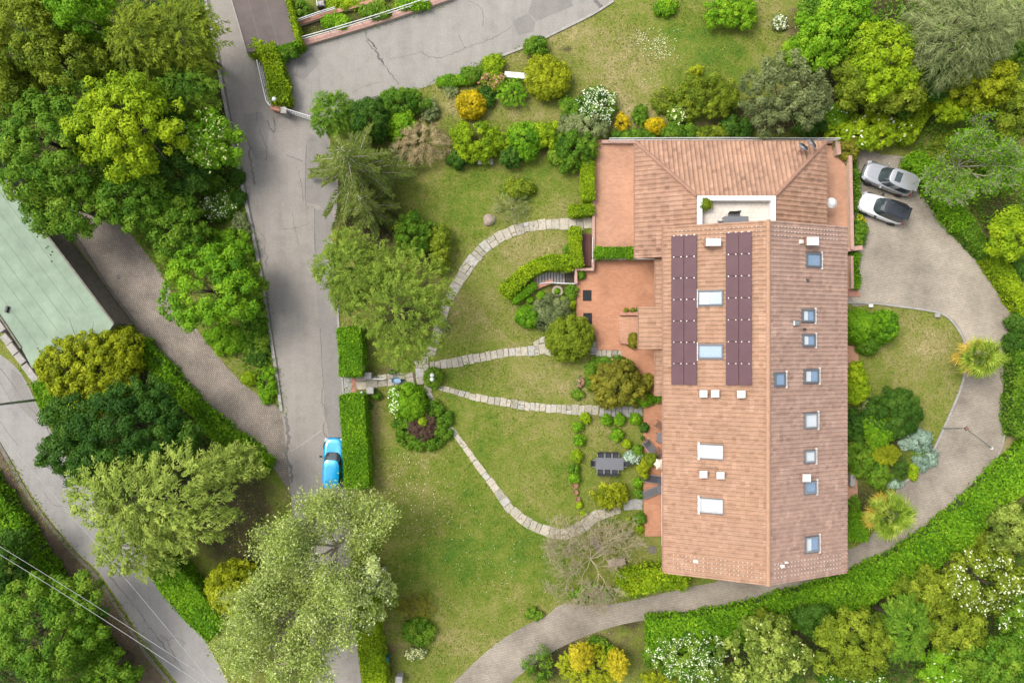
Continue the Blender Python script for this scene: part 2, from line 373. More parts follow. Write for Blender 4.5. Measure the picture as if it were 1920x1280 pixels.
PAL = {
 'lime':   leafmat('leaf_lime',  (0.075, 0.125, 0.008), (0.175, 0.235, 0.010), (0.30, 0.335, 0.016)),
 'bright': leafmat('leaf_bright', (0.045, 0.110, 0.008), (0.105, 0.205, 0.010), (0.205, 0.300, 0.022)),
 'mid':    leafmat('leaf_mid',   (0.030, 0.076, 0.008), (0.080, 0.148, 0.014), (0.170, 0.225, 0.030)),
 'dark':   leafmat('leaf_dark',  (0.016, 0.046, 0.008), (0.038, 0.084, 0.012), (0.075, 0.128, 0.022)),
 'olive':  leafmat('leaf_olive', (0.052, 0.075, 0.008), (0.125, 0.152, 0.014), (0.225, 0.240, 0.030)),
 'gold':   leafmat('leaf_gold',  (0.095, 0.108, 0.007), (0.205, 0.215, 0.011), (0.340, 0.325, 0.022)),
 'yellow': leafmat('leaf_yellow', (0.21, 0.17, 0.006), (0.42, 0.31, 0.008), (0.62, 0.44, 0.016), k=(1.05, 1.1, 0.9)),
 'ygold':  leafmat('leaf_yellow_gold', (0.17, 0.16, 0.008), (0.37, 0.325, 0.014), (0.58, 0.49, 0.03), k=(1, 1, 1)),
 'grey':   leafmat('leaf_grey',  (0.062, 0.080, 0.032), (0.125, 0.148, 0.062), (0.235, 0.255, 0.125), k=(1.05, 1.1, 0.9)),
 'silver': leafmat('leaf_silver', (0.105, 0.145, 0.028), (0.255, 0.310, 0.070), (0.56, 0.59, 0.32), k=(1.05, 1.12, 0.9)),
 'feather': leafmat('leaf_feather', (0.062, 0.088, 0.016), (0.165, 0.198, 0.044), (0.315, 0.335, 0.098)),
 'cedar':  leafmat('leaf_cedar', (0.050, 0.078, 0.012), (0.125, 0.165, 0.026), (0.225, 0.260, 0.052)),
 'spruce': leafmat('leaf_spruce', (0.042, 0.058, 0.014), (0.100, 0.120, 0.032), (0.19, 0.205, 0.065)),
 'blue':   leafmat('leaf_blue',  (0.10, 0.15, 0.13), (0.22, 0.30, 0.27), (0.38, 0.46, 0.42), k=(1.05, 1.1, 0.9)),
 'sage':   leafmat('leaf_sage',  (0.075, 0.095, 0.045), (0.165, 0.195, 0.085), (0.30, 0.32, 0.16), k=(1.05, 1.1, 0.9)),
 'rust':   leafmat('leaf_rust',  (0.070, 0.066, 0.012), (0.150, 0.135, 0.022), (0.255, 0.205, 0.036)),
 'drybrown': leafmat('leaf_dry', (0.13, 0.095, 0.055), (0.25, 0.185, 0.11), (0.37, 0.29, 0.19), k=(1.05, 1.1, 0.9)),
 'palm':   leafmat('leaf_palm',  (0.070, 0.115, 0.012), (0.165, 0.215, 0.030), (0.32, 0.33, 0.075)),
 'palmdry': leafmat('leaf_palm_dry', (0.26, 0.17, 0.03), (0.42, 0.28, 0.05), (0.52, 0.38, 0.10), k=(1.05, 1.1, 0.9)),
 'purple': leafmat('leaf_purple', (0.040, 0.024, 0.022), (0.080, 0.045, 0.040), (0.12, 0.075, 0.06), k=(1.05, 1.1, 0.9)),
 'white':  leafmat('petal_white', (0.52, 0.54, 0.44), (0.70, 0.71, 0.62), (0.80, 0.80, 0.76), k=(1.05, 1.1, 0.9)),
 'cream':  leafmat('petal_cream', (0.46, 0.45, 0.22), (0.60, 0.58, 0.32), (0.72, 0.70, 0.48), k=(1.05, 1.1, 0.9)),
 'pink':   leafmat('petal_pink', (0.34, 0.12, 0.12), (0.46, 0.20, 0.18), (0.58, 0.32, 0.28), k=(1.05, 1.1, 0.9)),
 'orange': leafmat('petal_orange', (0.42, 0.16, 0.01), (0.55, 0.25, 0.015), (0.62, 0.35, 0.03), k=(1.05, 1.1, 0.9)),
 'grass':  leafmat('grass_blade', (0.060, 0.105, 0.012), (0.130, 0.160, 0.026), (0.265, 0.235, 0.085)),
}
# ------------------------------------------------------------------ ground outlines (pixels of the photograph -> metres on the ground)
ROAD_C = [(372,-60),(392,30),(404,90),(417,170),(440,285),(465,400),(486,500),(502,600),(516,690),(527,770),(537,850),(545,920),(553,1000),(575,1120),(600,1330),
          (676,1330),(668,1200),(660,1080),(655,960),(648,850),(643,740),(637,650),(630,560),(624,470),(630,400),(634,330),(620,270),(608,225),(582,212),(545,204),(512,190),(498,160),(482,110),(470,100),(434,-10),(425,-60)]
ROAD_N = [(500,100),(562,84),(700,45),(860,-6),(980,-60),(1230,-60),(1150,2),(1110,27),(1060,52),(1000,81),(950,101),(900,122),(845,146),(790,166),(735,186),(690,196),(640,208),(606,226),(582,214),(540,205),(500,190),(480,140)]
ROAD_L = [(-120,560),(-40,640),(0,664),(40,700),(75,770),(120,850),(170,915),(220,975),(283,1054),(333,1130),(383,1197),(450,1340),(360,1340),(333,1280),(276,1213),(233,1143),(183,1070),(140,1030),(66,937),(20,860),(-40,770),(-140,650)]
DRIVE_E = [(1600,282),(1650,290),(1700,296),(1742,335),(1790,395),(1832,440),(1870,500),(1904,558),(1912,610),(1900,660),(1896,720),(1890,770),(1878,830),(1870,856),(1806,924),(1740,980),(1673,1030),(1590,1074),(1540,1094),(1440,1118),(1350,1140),(1280,1155),(1226,1159),(1140,1177),(1043,1217),(960,1277),(900,1340),
           (800,1340),(868,1262),(930,1206),(985,1172),(1027,1152),(1053,1132),(1120,1134),(1180,1126),(1240,1112),(1300,1098),(1360,1080),(1400,1000),(1420,1000),(1500,1046),(1588,1030),(1633,1004),(1665,950),(1690,904),(1726,880),(1752,836),(1780,775),(1802,720),(1809,680),(1806,640),(1790,612),(1770,592),(1740,583),(1690,576),(1640,570),(1590,568),(1585,480),(1598,470)]
DRIVE_W = [(120,392),(180,400),(235,430),(290,495),(320,545),(360,605),(410,670),(455,718),(500,752),(527,772),(537,850),(546,925),(538,915),(515,880),(470,838),(420,792),(370,748),(330,710),(290,660),(250,602),(205,545),(165,488),(140,452)]
TERR_U = [(1113,262),(1250,262),(1250,483),(1113,483)]
TERR_L = [(1081,507),(1113,507),(1113,484),(1255,484),(1255,742),(1226,742),(1200,720),(1168,690),(1165,656),(1120,656),(1117,628),(1081,610)]
PATIO = [(1207,752),(1275,752),(1275,1005),(1209,1005),(1206,900)]
TERR_E = [(1540,273),(1570,273),(1570,291),(1592,291),(1597,470),(1575,470),(1540,470)]
STRIP_E = [(1575,479),(1595,479),(1595,543),(1575,543)]
PATCH_E1 = [(1575,648),(1609,648),(1610,692),(1575,692)]
PATCH_E2 = [(1575,886),(1607,886),(1609,945),(1600,962),(1575,966)]
def poly_w(pts, n=3, h=0.0): return smooth(GP(pts, h), n, True)
W_ROADC, W_ROADN, W_ROADL = poly_w(ROAD_C), poly_w(ROAD_N), poly_w(ROAD_L)
W_DRE, W_DRW = poly_w(DRIVE_E), poly_w(DRIVE_W)
HARD = [W_ROADC, W_ROADN, W_ROADL, W_DRE, W_DRW] + [GP(p) for p in (TERR_U, TERR_L, PATIO, TERR_E, STRIP_E)]

# ---- lawn sheet with the stairwell left open
STX0, STX1, STY0, STY1 = 2.04, 5.50, 4.98, 5.94
def build_ground():
    xs = np.unique(np.concatenate([np.arange(-52, 52.01, 0.8), [STX0, STX1], -np.geomspace(56, 600, 14), np.geomspace(56, 600, 14)]))
    ys = np.unique(np.concatenate([np.arange(-36, 36.01, 0.8), [STY0, STY1], -np.geomspace(40, 600, 14), np.geomspace(40, 600, 14)]))
    X, Y = np.meshgrid(xs, ys); nx, ny = len(xs), len(ys)
    dry = np.full(X.shape, 0.42); soil = np.zeros(X.shape)
    PX, PY = X*F/H + 960, 640 - Y*F/H
    def blob(a, px, py, rx, ry, k, cap=None):
        d = ((PX-px)/rx)**2 + ((PY-py)/ry)**2
        a += k*np.exp(-d)
    for px, py, rx, ry, k in [(1150,110,120,70,0.24),(1040,60,60,40,0.25),(1350,110,60,50,-0.15),(1250,40,60,40,-0.22),(1190,205,80,40,0.22),(1330,60,50,50,-0.1),
            (1000,330,80,40,-0.12),(860,360,60,70,-0.12),(1050,395,40,30,0.25),(1010,470,80,40,0.28),(880,570,60,60,0.1),(980,540,60,60,0.20),(960,620,70,40,0.18),
            (900,640,50,40,-0.1),(1010,720,90,40,0.12),(1080,740,40,30,0.2),(900,720,60,30,-0.1),(990,810,90,40,0.10),(860,780,50,60,-0.12),(900,880,90,50,-0.05),
            (720,910,30,40,0.25),(800,960,100,50,0.02),(900,1060,120,70,-0.22),(800,1050,60,50,-0.15),(960,1130,50,40,0.05),(860,1200,90,40,0.16),(760,1200,50,60,0.1),
            (705,790,25,80,0.22),(1120,850,50,40,0.12),(1110,900,40,30,-0.1),(1180,1020,30,30,0.0),(1700,640,70,70,0.18),(1690,720,70,50,0.10),(1770,650,30,30,0.3),(1150,960,40,30,-0.2),
            (1400,90,60,40,-0.12),(900,200,80,20,0.22),(1000,215,100,14,0.2),(850,190,40,20,0.3),(900,320,80,30,0.05),(1130,1200,60,30,0.3),(1080,1220,40,20,0.3),(1490,60,30,40,0.2),(1010,1010,80,60,-0.1)]:
        blob(dry, px, py, rx, ry, k)
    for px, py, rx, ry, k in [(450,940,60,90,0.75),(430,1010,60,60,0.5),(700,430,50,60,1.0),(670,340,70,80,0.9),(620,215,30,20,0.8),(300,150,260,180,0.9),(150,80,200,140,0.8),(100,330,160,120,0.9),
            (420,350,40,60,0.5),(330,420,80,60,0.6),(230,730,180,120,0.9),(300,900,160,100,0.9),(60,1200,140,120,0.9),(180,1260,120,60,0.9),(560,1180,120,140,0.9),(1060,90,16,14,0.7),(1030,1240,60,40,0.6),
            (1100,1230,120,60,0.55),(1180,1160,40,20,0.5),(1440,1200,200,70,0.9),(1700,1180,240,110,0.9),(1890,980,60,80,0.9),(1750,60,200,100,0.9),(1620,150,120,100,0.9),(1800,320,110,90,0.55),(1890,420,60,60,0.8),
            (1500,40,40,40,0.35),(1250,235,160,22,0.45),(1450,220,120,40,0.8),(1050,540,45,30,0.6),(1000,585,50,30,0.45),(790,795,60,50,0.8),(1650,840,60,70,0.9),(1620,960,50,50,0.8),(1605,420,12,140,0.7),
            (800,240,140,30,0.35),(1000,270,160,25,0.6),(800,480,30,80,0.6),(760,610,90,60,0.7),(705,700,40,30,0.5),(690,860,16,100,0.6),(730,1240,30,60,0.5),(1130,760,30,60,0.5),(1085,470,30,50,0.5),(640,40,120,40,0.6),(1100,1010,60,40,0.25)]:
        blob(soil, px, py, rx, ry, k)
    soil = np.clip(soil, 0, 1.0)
    idx = np.arange(nx*ny).reshape(ny, nx)
    cx, cy = (xs[:-1]+xs[1:])/2, (ys[:-1]+ys[1:])/2
    CX, CY = np.meshgrid(cx, cy)
    keep = ~((CX > STX0) & (CX < STX1) & (CY > STY0) & (CY < STY1))
    q = np.stack([idx[:-1, :-1], idx[:-1, 1:], idx[1:, 1:], idx[1:, :-1]], -1)[keep]
    me = bpy.data.meshes.new('ground')
    co = np.stack([X, Y, np.zeros_like(X)], -1).reshape(-1, 3).astype(np.float32)
    me.vertices.add(len(co)); me.vertices.foreach_set('co', co.ravel())
    me.loops.add(q.size); me.loops.foreach_set('vertex_index', q.ravel().astype(np.int32))
    me.polygons.add(len(q)); me.polygons.foreach_set('loop_start', np.arange(0, q.size, 4, dtype=np.int32))
    me.update(calc_edges=True); me.validate()
    for nm, a in (('dry', dry), ('soil', soil)):
        at = me.attributes.new(nm, 'FLOAT', 'POINT'); at.data.foreach_set('value', a.ravel().astype(np.float32))
    o = link_mesh('lawn_ground', me, M_LAWN); tag(o, kind='structure')
build_ground()

def sheet(name, poly, z, mat, kind='structure'):
    o = MB().prism(poly, z, z).build(name, mat); tag(o, kind=kind); return o
road_n = sheet('upper_road', W_ROADN, 0.008, M_ROAD2)
road_c = sheet('lane_road', W_ROADC, 0.014, M_ROAD)
road_l = sheet('lower_road', W_ROADL, 0.008, M_ROAD3)
drive_e = sheet('sett_driveway', W_DRE, 0.010, M_SETT3)
sheet('sett_forecourt', smooth(GP([(1602,345),(1640,385),(1700,395),(1760,408),(1800,420),(1832,446),(1866,502),(1898,560),(1902,610),(1890,655),(1870,690),(1845,700),(1822,684),(1813,645),(1796,608),(1770,588),(1740,579),(1690,572),(1640,566),(1600,564),(1588,520),(1600,470),(1616,440)]), 3, True), 0.0145, M_SETT)
drive_w = sheet('sett_ramp', W_DRW, 0.020, M_SETT2)

# worn patches, tar joints and cracks lying on the roads
def patch(parent, pts, mat, z, name='road_patch'):
    MB().prism(GP(pts), z, z).build(name, mat, parent)
patch(road_c, [(581,252),(612,262),(630,330),(632,395),(607,394),(600,385),(575,380),(574,300)], M_PATCH, 0.019)
patch(road_c, [(590,391),(606,395),(624,400),(624,460),(628,560),(634,640),(640,720),(646,815),(616,815),(612,790),(607,776),(608,735),(604,700),(600,640),(592,520),(589,440)], M_PATCH, 0.0185)
patch(road_n, [(1000,-8),(1040,-30),(1068,-10),(1075,12),(1030,30),(1006,40),(990,24)], M_PATCH, 0.0125)
patch(road_n, [(960,40),(990,26),(1004,41),(1000,60),(972,66)], M_PATCH, 0.0122)
patch(road_n, [(560,110),(585,100),(600,118),(570,150),(552,142)], M_PATCH, 0.0122)
patch(road_c, [(455,215),(490,210),(505,240),(500,285),(480,300),(462,262)], M_PATCH, 0.0182)
patch(road_c, [(530,285),(566,290),(566,304),(532,298)], M_ROAD2, 0.0182)
patch(road_l, [(20,690),(40,705),(72,768),(66,790),(38,764),(22,728)], M_PATCH, 0.013)
def crack(parent, pts, wdt, z, mat=M_TAR, jit=0.06, name='crack'):
    P = smooth(GP(pts), 6); P = [(p.x+random.uniform(-jit, jit), p.y+random.uniform(-jit, jit)) for p in P]
    L, Rr = [], []
    for a, b in zip(offset(P, wdt/2), offset(P, -wdt/2)):
        k = random.uniform(0.4, 1.2); mx, my = (a[0]+b[0])/2, (a[1]+b[1])/2
        L.append((mx+(a[0]-mx)*k, my+(a[1]-my)*k, z)); Rr.append((mx+(b[0]-mx)*k, my+(b[1]-my)*k, z))
    n = len(L); MB().add(L+Rr, [(i, n+i, n+i+1, i+1) for i in range(n-1)]).build(name, mat, parent)
for pts, wd, j in [([(597,265),(578,264),(574,290),(573,340),(573,380),(577,389),(589,390),(590,420),(591,480)], 0.07, 0.01), ([(601,615),(604,690),(606,722),(604,735),(604,755),(611,765),(611,785),(606,800),(608,812),(616,822)], 0.06, 0.02),
        ([(460,255),(468,270),(470,300),(476,330),(478,345)], 0.16, 0.12), ([(500,225),(507,240),(513,248),(516,236),(513,220)], 0.12, 0.05), ([(482,210),(488,250),(500,275),(498,300)], 0.07, 0.1),
        ([(535,290),(552,297),(568,302)], 0.06, 0.04), ([(560,320),(566,350),(568,380)], 0.05, 0.05), ([(522,430),(550,428),(578,420)], 0.05, 0.03),
        ([(535,775),(538,800),(541,830),(537,850),(545,880),(548,905)], 0.30, 0.10), ([(490,440),(503,500)], 0.08, 0.2), ([(548,400),(556,440),(560,460)], 0.04, 0.05)]:
    crack(road_c, pts, wd, 0.024, jit=j)
crack(road_c, [(532,852),(560,837),(603,806)], 0.12, 0.0235, M_CONC, 0.01, 'filled_trench')
for pts, wd, j in [([(684,60),(690,80),(705,100),(718,120),(735,140),(748,158)], 0.10, 0.09), ([(688,70),(700,85),(712,108),(720,118)], 0.16, 0.14), ([(790,97),(805,106),(830,108),(855,98),(880,88),(905,80),(925,72)], 0.06, 0.06),
        ([(860,65),(866,80),(873,90)], 0.06, 0.05), ([(876,0),(885,5),(900,14),(906,30),(905,50)], 0.05, 0.06), ([(925,72),(945,60),(960,50)], 0.05, 0.05), ([(660,175),(690,160),(715,155)], 0.04, 0.06), ([(1112,-4),(1122,8),(1128,14)], 0.35, 0.03), ([(730,110),(760,106),(790,98)], 0.035, 0.05)]:
    crack(road_n, pts, wd, 0.014, jit=j)
for pts, wd, j in [([(0,690),(20,715),(38,742),(58,765),(80,790),(95,815)], 0.08, 0.03), ([(0,715),(14,740),(25,760)], 0.05, 0.04), ([(0,790),(18,815),(34,835)], 0.05, 0.03), ([(205,1080),(240,1120),(262,1148),(280,1175),(300,1200),(330,1240)], 0.09, 0.08),
        ([(283,1065),(300,1090),(318,1116),(326,1122)], 0.07, 0.02), ([(300,1190),(315,1200),(325,1195),(350,1205)], 0.06, 0.08), ([(80,920),(100,945),(125,950)], 0.04, 0.05), ([(310,1195),(325,1225),(345,1260)], 0.06, 0.06)]:
    crack(road_l, pts, wd, 0.014, jit=j)

# kerbs
def kerb(name, pts, wdt, h, mat, n=4, kind='structure'):
    o = MB().ribbon([(p.x, p.y) for p in smooth(GP(pts), n)], wdt, 0.0, h).build(name, mat); tag(o, kind=kind); return o
kerb('lawn_kerb', [(1588,567),(1640,569),(1690,575),(1740,582),(1771,591),(1791,611),(1807,640),(1810,680),(1803,720),(1781,775),(1753,836),(1727,880),(1692,904)], 0.16, 0.10, M_CONC)
kerb('drive_kerb', [(1911,600),(1901,660),(1897,720),(1891,770),(1879,830),(1868,858)], 0.14, 0.10, M_CONC)
kerb('lane_kerb', [(386,0),(404,88),(418,170),(441,285),(466,400),(487,500),(503,600),(517,690),(528,770)], 0.26, 0.12, M_CONC)
kerb('lane_gutter', [(392,0),(410,90),(423,170),(446,285),(471,400),(492,500),(507,600),(521,690),(531,765)], 0.10, 0.028, M_TAR)
kerb('road_kerb', [(1150,3),(1110,28),(1060,53),(1000,82),(950,102),(925,112)], 0.18, 0.10, M_CONC)
kerb('hedge_kerb', [(632,560),(638,650),(644,740),(649,830)], 0.14, 0.08, M_CONC)
kerb('ramp_kerb', [(130,425),(150,455),(210,548),(255,606),(275,640)], 0.18, 0.10, M_CONCD)
kerb('bank_gutter', [(-20,800),(18,866),(62,942),(136,1034),(178,1076),(228,1150),(270,1218),(326,1286)], 0.30, 0.06, M_CONCD)
# brown earth bank beside the lower road
sheet('earth_bank', smooth(GP([(-40,760),(18,868),(62,944),(136,1036),(178,1078),(228,1152),(270,1220),(320,1300),(276,1300),(200,1172),(143,1106),(83,1006),(0,902),(-40,850)]), 3, True), 0.012,
      plain('earth', (0.125, 0.088, 0.058), 0.95, var=0.35, scale=1.6, bmp=0.5))
sheet('dry_verge', smooth(GP([(1868,860),(1880,832),(1906,800),(1900,830),(1880,856),(1815,930),(1750,985),(1735,984),(1806,926)]), 3, True), 0.013, plain('dry_grass_verge', (0.30, 0.235, 0.12), 0.95, var=0.3, scale=2.5, bmp=0.4))

# ------------------------------------------------------------------ sunken stair down to the cellar
M_STEP = plain('step_stone', (0.62, 0.60, 0.56), 0.85, var=0.15, scale=4)  # tread colour lightened to make up for the dim stairwell
def build_stairs():
    st = empty('cellar_stairs', (STX0, STY0, 0), 0, 'sunken grey stone steps going down to the cellar wall between two hedges', 'stairs')
    n = 10; run = (4.62-STX0)/n
    for i in range(n):
        x = i*run; z = -0.02-0.13*i
        m = MB(); m.rbox((x+run/2-0.02, (STY1-STY0)/2, z-0.03), (run-0.05, STY1-STY0-0.02, 0.06), 0, 0.012); m.build('step', M_STEP, st)
        MB().box((x+run/2, (STY1-STY0)/2, z-0.12-0.4), (run-0.06, STY1-STY0-0.03, 0.8)).build('riser', M_CONCD, st)  # darker than the treads, painting the shade between steps
    MB().box(((4.62+STX1)/2-STX0, (STY1-STY0)/2, -1.36), (STX1-4.62, STY1-STY0-0.02, 0.1)).build('landing', M_CONCD, st)
    for y in (-0.06, STY1-STY0+0.06):
        MB().box(((STX1-STX0)/2, y, -0.95), (STX1-STX0, 0.12, 2.0)).build('side_wall', M_CONC, st)
    MB().box((STX1-STX0+0.02, (STY1-STY0)/2, -0.95), (0.04, STY1-STY0, 1.9)).build('end_wall', M_CONC, st)
    m = MB(); pts = [Vector((0.3, -0.12, 0.5)), Vector((1.2, -0.02, 0.5)), Vector((STX1-STX0, -0.14, 0.5))]
    for a, b in zip(pts[:-1], pts[1:]): m.tube(a, b, 0.035)
    for p in pts: m.tube((p.x, p.y, 0), p, 0.025)
    m.build('handrail', M_WHITE, st)
build_stairs()
sheet('stair_approach', GP([(1007,509),(1007,530),(985,545),(965,563),(958,552),(970,534),(988,515)]), 0.012, M_SETT)

# ------------------------------------------------------------------ terraces and low walls
def terrace(name, pts, z, mat, h=None):
    o = MB().prism(GP(pts, z), 0.0, z).build(name, mat); tag(o, kind='structure'); return o
terrace('upper_terrace', TERR_U, 0.60, M_TERR)
terrace('west_terrace', TERR_L, 0.15, M_PATIO)
terrace('south_patio', PATIO, 0.12, M_PATIO)
terrace('east_terrace', TERR_E, 0.70, M_TERR)
terrace('east_walk', STRIP_E, 0.25, M_TERR)
terrace('east_step', PATCH_E1, 0.12, M_TERR); terrace('east_step', PATCH_E2, 0.12, M_TERR)
terrace('entrance_platform', [(1160,593),(1205,593),(1205,640),(1162,640)], 0.30, M_TERR)
terrace('round_step', [(1586+20*math.cos(a*math.pi/12)*1.0+8, 556-17*math.sin(a*math.pi/12)) for a in range(13)], 0.10, M_TERRD)
def lowwall(name, label, pts, wdt, z0, z1, mat, cope=None, cat='wall'):
    P = [(G(x, y, z1).x, G(x, y, z1).y) for x, y in pts]
    base = empty(name, (P[0][0], P[0][1], 0), 0, label, cat)
    MB().ribbon(P, wdt, z0, z1).build('wall_body', mat, base, True)
    if cope: MB().ribbon(P, wdt+0.06, z1+0.002, z1+0.05).build('coping', cope, base, True)
    return base
lowwall('parapet_wall', 'long terracotta coped parapet between east terrace and parked cars', [(1594,292),(1598,468)], 0.22, 0, 1.25, M_WALL, M_COPE2)
lowwall('parapet_wall', 'short stub wall with pink coping jutting from house towards the driveway', [(1586,468),(1617,464)], 0.30, 0, 1.0, M_WALL, M_COPE2)
lowwall('parapet_wall', 'small stepped parapet at the terrace corner beside the lime creeper', [(1570,262),(1573,290)], 0.30, 0, 1.3, M_WALL, M_COPE2)
lowwall('parapet_wall', 'low wall with terracotta coping along east walk by the round step', [(1597,480),(1598,541)], 0.16, 0, 0.7, M_WALL, M_COPE2)
lowwall('parapet_wall', 'terracotta coped wall at the head of the cellar stairs', [(1080,531),(1080,505),(1112,505),(1112,486)], 0.20, 0, 0.75, M_WALL, M_COPE2)
lowwall('parapet_wall', 'pale edged retaining wall below the clipped terrace hedge', [(1116,484),(1228,484)], 0.14, 0, 0.85, M_WALL, M_WHITE)
lowwall('parapet_wall', 'narrow terracotta wall with three flower pots beside the porch', [(1162,588),(1199,588)], 0.22, 0, 0.55, M_COPE, M_COPE)
lowwall('parapet_wall', 'stub terracotta wall below porch beside the rusty bush', [(1162,641),(1192,643)], 0.20, 0, 0.5, M_COPE, M_COPE)
lowwall('parapet_wall', 'tall terrace edge wall with pale coping running north to the fence', [(1113,290),(1113,482)], 0.16, 0, 0.72, M_WALL, M_COPE2)
lowwall('parapet_wall', 'long terracotta plinth wall under the white fence behind the low roof', [(1128,266),(1566,266)], 0.22, 0, 0.85, M_WALL, M_COPE2)
lowwall('retaining_wall', 'low stone wall edging the herb bed under cellar handrail', [(1002,541),(1018,533),(1036,527)], 0.30, 0, 0.35, M_COPE, M_COPE)
lowwall('retaining_wall', 'long pink coped wall with white rail edging the upper road', [(563,82),(620,66),(680,48),(740,29),(800,9),(850,-8)], 0.42, 0, 0.30, M_WALL, M_COPE2)
lowwall('retaining_wall', 'narrow terracotta coped wall above the planted strip by the brown roof', [(560,44),(600,31),(650,16),(700,3),(730,-6)], 0.26, 0, 0.35, M_WALL, M_COPE)

def railing(name, label, pts, h, z0, step, mat, mesh_infill=False, cat='fence'):
    P = [G(x, y, z0) for x, y in pts]
    b = empty(name, P[0], 0, label, cat); L = []
    for a, c in zip(P[:-1], P[1:]):
        n = max(1, int((c-a).length/step))
        L += [a.lerp(c, i/n) for i in range(n)]
    L.append(P[-1])
    for p in L: MB().tube(p, p+Vector((0, 0, h)), 0.025, n=5).build('post', mat, b, True)
    for z in (h*0.5, h):
        m = MB()
        for a, c in zip(P[:-1], P[1:]): m.tube(a+Vector((0, 0, z)), c+Vector((0, 0, z)), 0.035, n=5)
        m.build('rail', mat, b, True)
    if mesh_infill:
        m = MB()
        for a, c in zip(P[:-1], P[1:]):
            n = int((c-a).length/0.14)
            for i in range(n):
                q = a.lerp(c, i/n); m.tube(q+Vector((0, 0, 0.05)), q+Vector((0, 0, h)), 0.009, n=3, cap=False)
        o = m.build('wire_infill', M_STEEL, b, True); tag(o, kind='stuff')
    return b
railing('terrace_fence', 'long white railing with wire infill behind the hipped extension roof', [(1140,266),(1340,265),(1566,266)], 1.0, 0.90, 2.0, M_WHITE, True)
railing('road_railing', 'white double rail along the pink wall of upper road', [(566,78),(620,63),(680,45),(740,26),(800,6),(850,-11)], 0.75, 0.32, 1.8, M_WHITE)
railing('strip_railing', 'short pale rail above the narrow terracotta wall near brown roof', [(561,42),(600,28),(630,19)], 0.5, 0.37, 1.2, M_WHITE)

# ------------------------------------------------------------------ the house
HE, HR = 6.0, 8.7
XW, XR, XE = 11.54, 18.50, 25.47
YN, YS = 8.74, -17.62
TS = (HR-HE)/(XR-XW); TH = math.atan(TS)
house = empty('villa', (18.5, -4.0, 0), 0, 'large villa with terracotta gable roof, solar panels and hipped extension with roof terrace', 'house')

def tri_attr(me, vals):
    at = me.attributes.new('tint', 'FLOAT', 'FACE'); at.data.foreach_set('value', np.asarray(vals, np.float32))
rs = np.random.RandomState(3)
def tile_field(origin, ud, vd, ulen, vr, mat, parent, tw, tl, patches=(), holes=()):
    origin, ud, vd = Vector(origin), Vector(ud), Vector(vd)
    nd = ud.cross(vd)
    flip = nd.z < 0
    if flip: nd = -nd
    prof = [(-0.50, 0.0), (-0.12, 0.0), (0.04, 0.05), (0.20, 0.09), (0.38, 0.065), (0.5, 0.0)]
    V, Fc, T = [], [], []
    n = int(ulen/tw); tw = ulen/n
    colt = rs.normal(0, 0.018, n+1)
    for i in range(n):
        uc = (i+0.5)*tw; v0, v1 = vr(uc)
        if v1 - v0 < 0.05: continue
        j0, j1 = int(math.floor(v0/tl)), int(math.ceil(v1/tl))
        for j in range(j0, j1):
            a, b = max(v0, j*tl), min(v1, (j+1)*tl + 0.05)
            if b - a < 0.03: continue
            vm = (a+b)/2
            if any(h0 < uc < h1 and h2 < vm < h3 for h0, h1, h2, h3 in holes): continue
            base = len(V); lift = 0.048 + rs.uniform(0, 0.014); sk = rs.uniform(-0.008, 0.008)
            for v, lz in ((a, lift), (b, 0.0)):
                for (pu, pz) in prof:
                    V.append(origin + ud*(uc+pu*tw*0.999+sk) + vd*v + nd*(pz+lz))
            for (pu, pz) in prof:
                V.append(origin + ud*(uc+pu*tw*0.999+sk) + vd*a + nd*(pz-0.002))
            t = 0.5 + colt[i] + rs.normal(0, 0.12) + (rs.choice([-0.28, 0.3]) if rs.rand() < 0.02 else 0)
            for (pu_, pv_, rad, val) in patches:
                if abs(uc-pu_) < rad and abs(vm-pv_) < rad: t = val
            for k in range(5):
                q = (base+k, base+k+1, base+7+k, base+6+k); Fc.append(q[::-1] if flip else q); T.append(t)
                q = (base+12+k, base+13+k, base+k+1, base+k); Fc.append(q[::-1] if flip else q); T.append(t)
    me = bpy.data.meshes.new('roof_tiles'); L = parent.location if parent.parent is None else parent.parent.location
    me.from_pydata([(p.x-L.x, p.y-L.y, p.z-L.z) for p in V], [], Fc); me.update(); tri_attr(me, np.clip(T, 0, 1))
    o = link_mesh('roof_tiles', me, mat, parent); tag(o, kind='stuff'); return o

# walls
wl = MB()
def wallbox(x0, x1, y0, y1, z1): MB().box(((x0+x1)/2, (y0+y1)/2, z1/2), (x1-x0, y1-y0, z1)).build('wall', M_WALL, house, True)
WX0, WX1, WY0, WY1 = 13.0, 24.75, -17.0, 8.2
def gable_body():
    m = MB(); zl = HE + (WX0-XW)*TS - 0.12; zr = HE + (XE-WX1)*TS - 0.12; zt = HR - 0.14
    sec = [(WX0, 0), (WX0, zl), (XR, zt), (WX1, zr), (WX1, 0)]
    vs = [(x, WY0, z) for x, z in sec] + [(x, WY1, z) for x, z in sec]
    fs = [(0, 1, 2, 3, 4)[::-1], (5, 6, 7, 8, 9)] + [(i, i+1, 5+i+1, 5+i) for i in range(4)]
    m.add(vs, fs).build('wall', M_WALL, house, True)
gable_body()
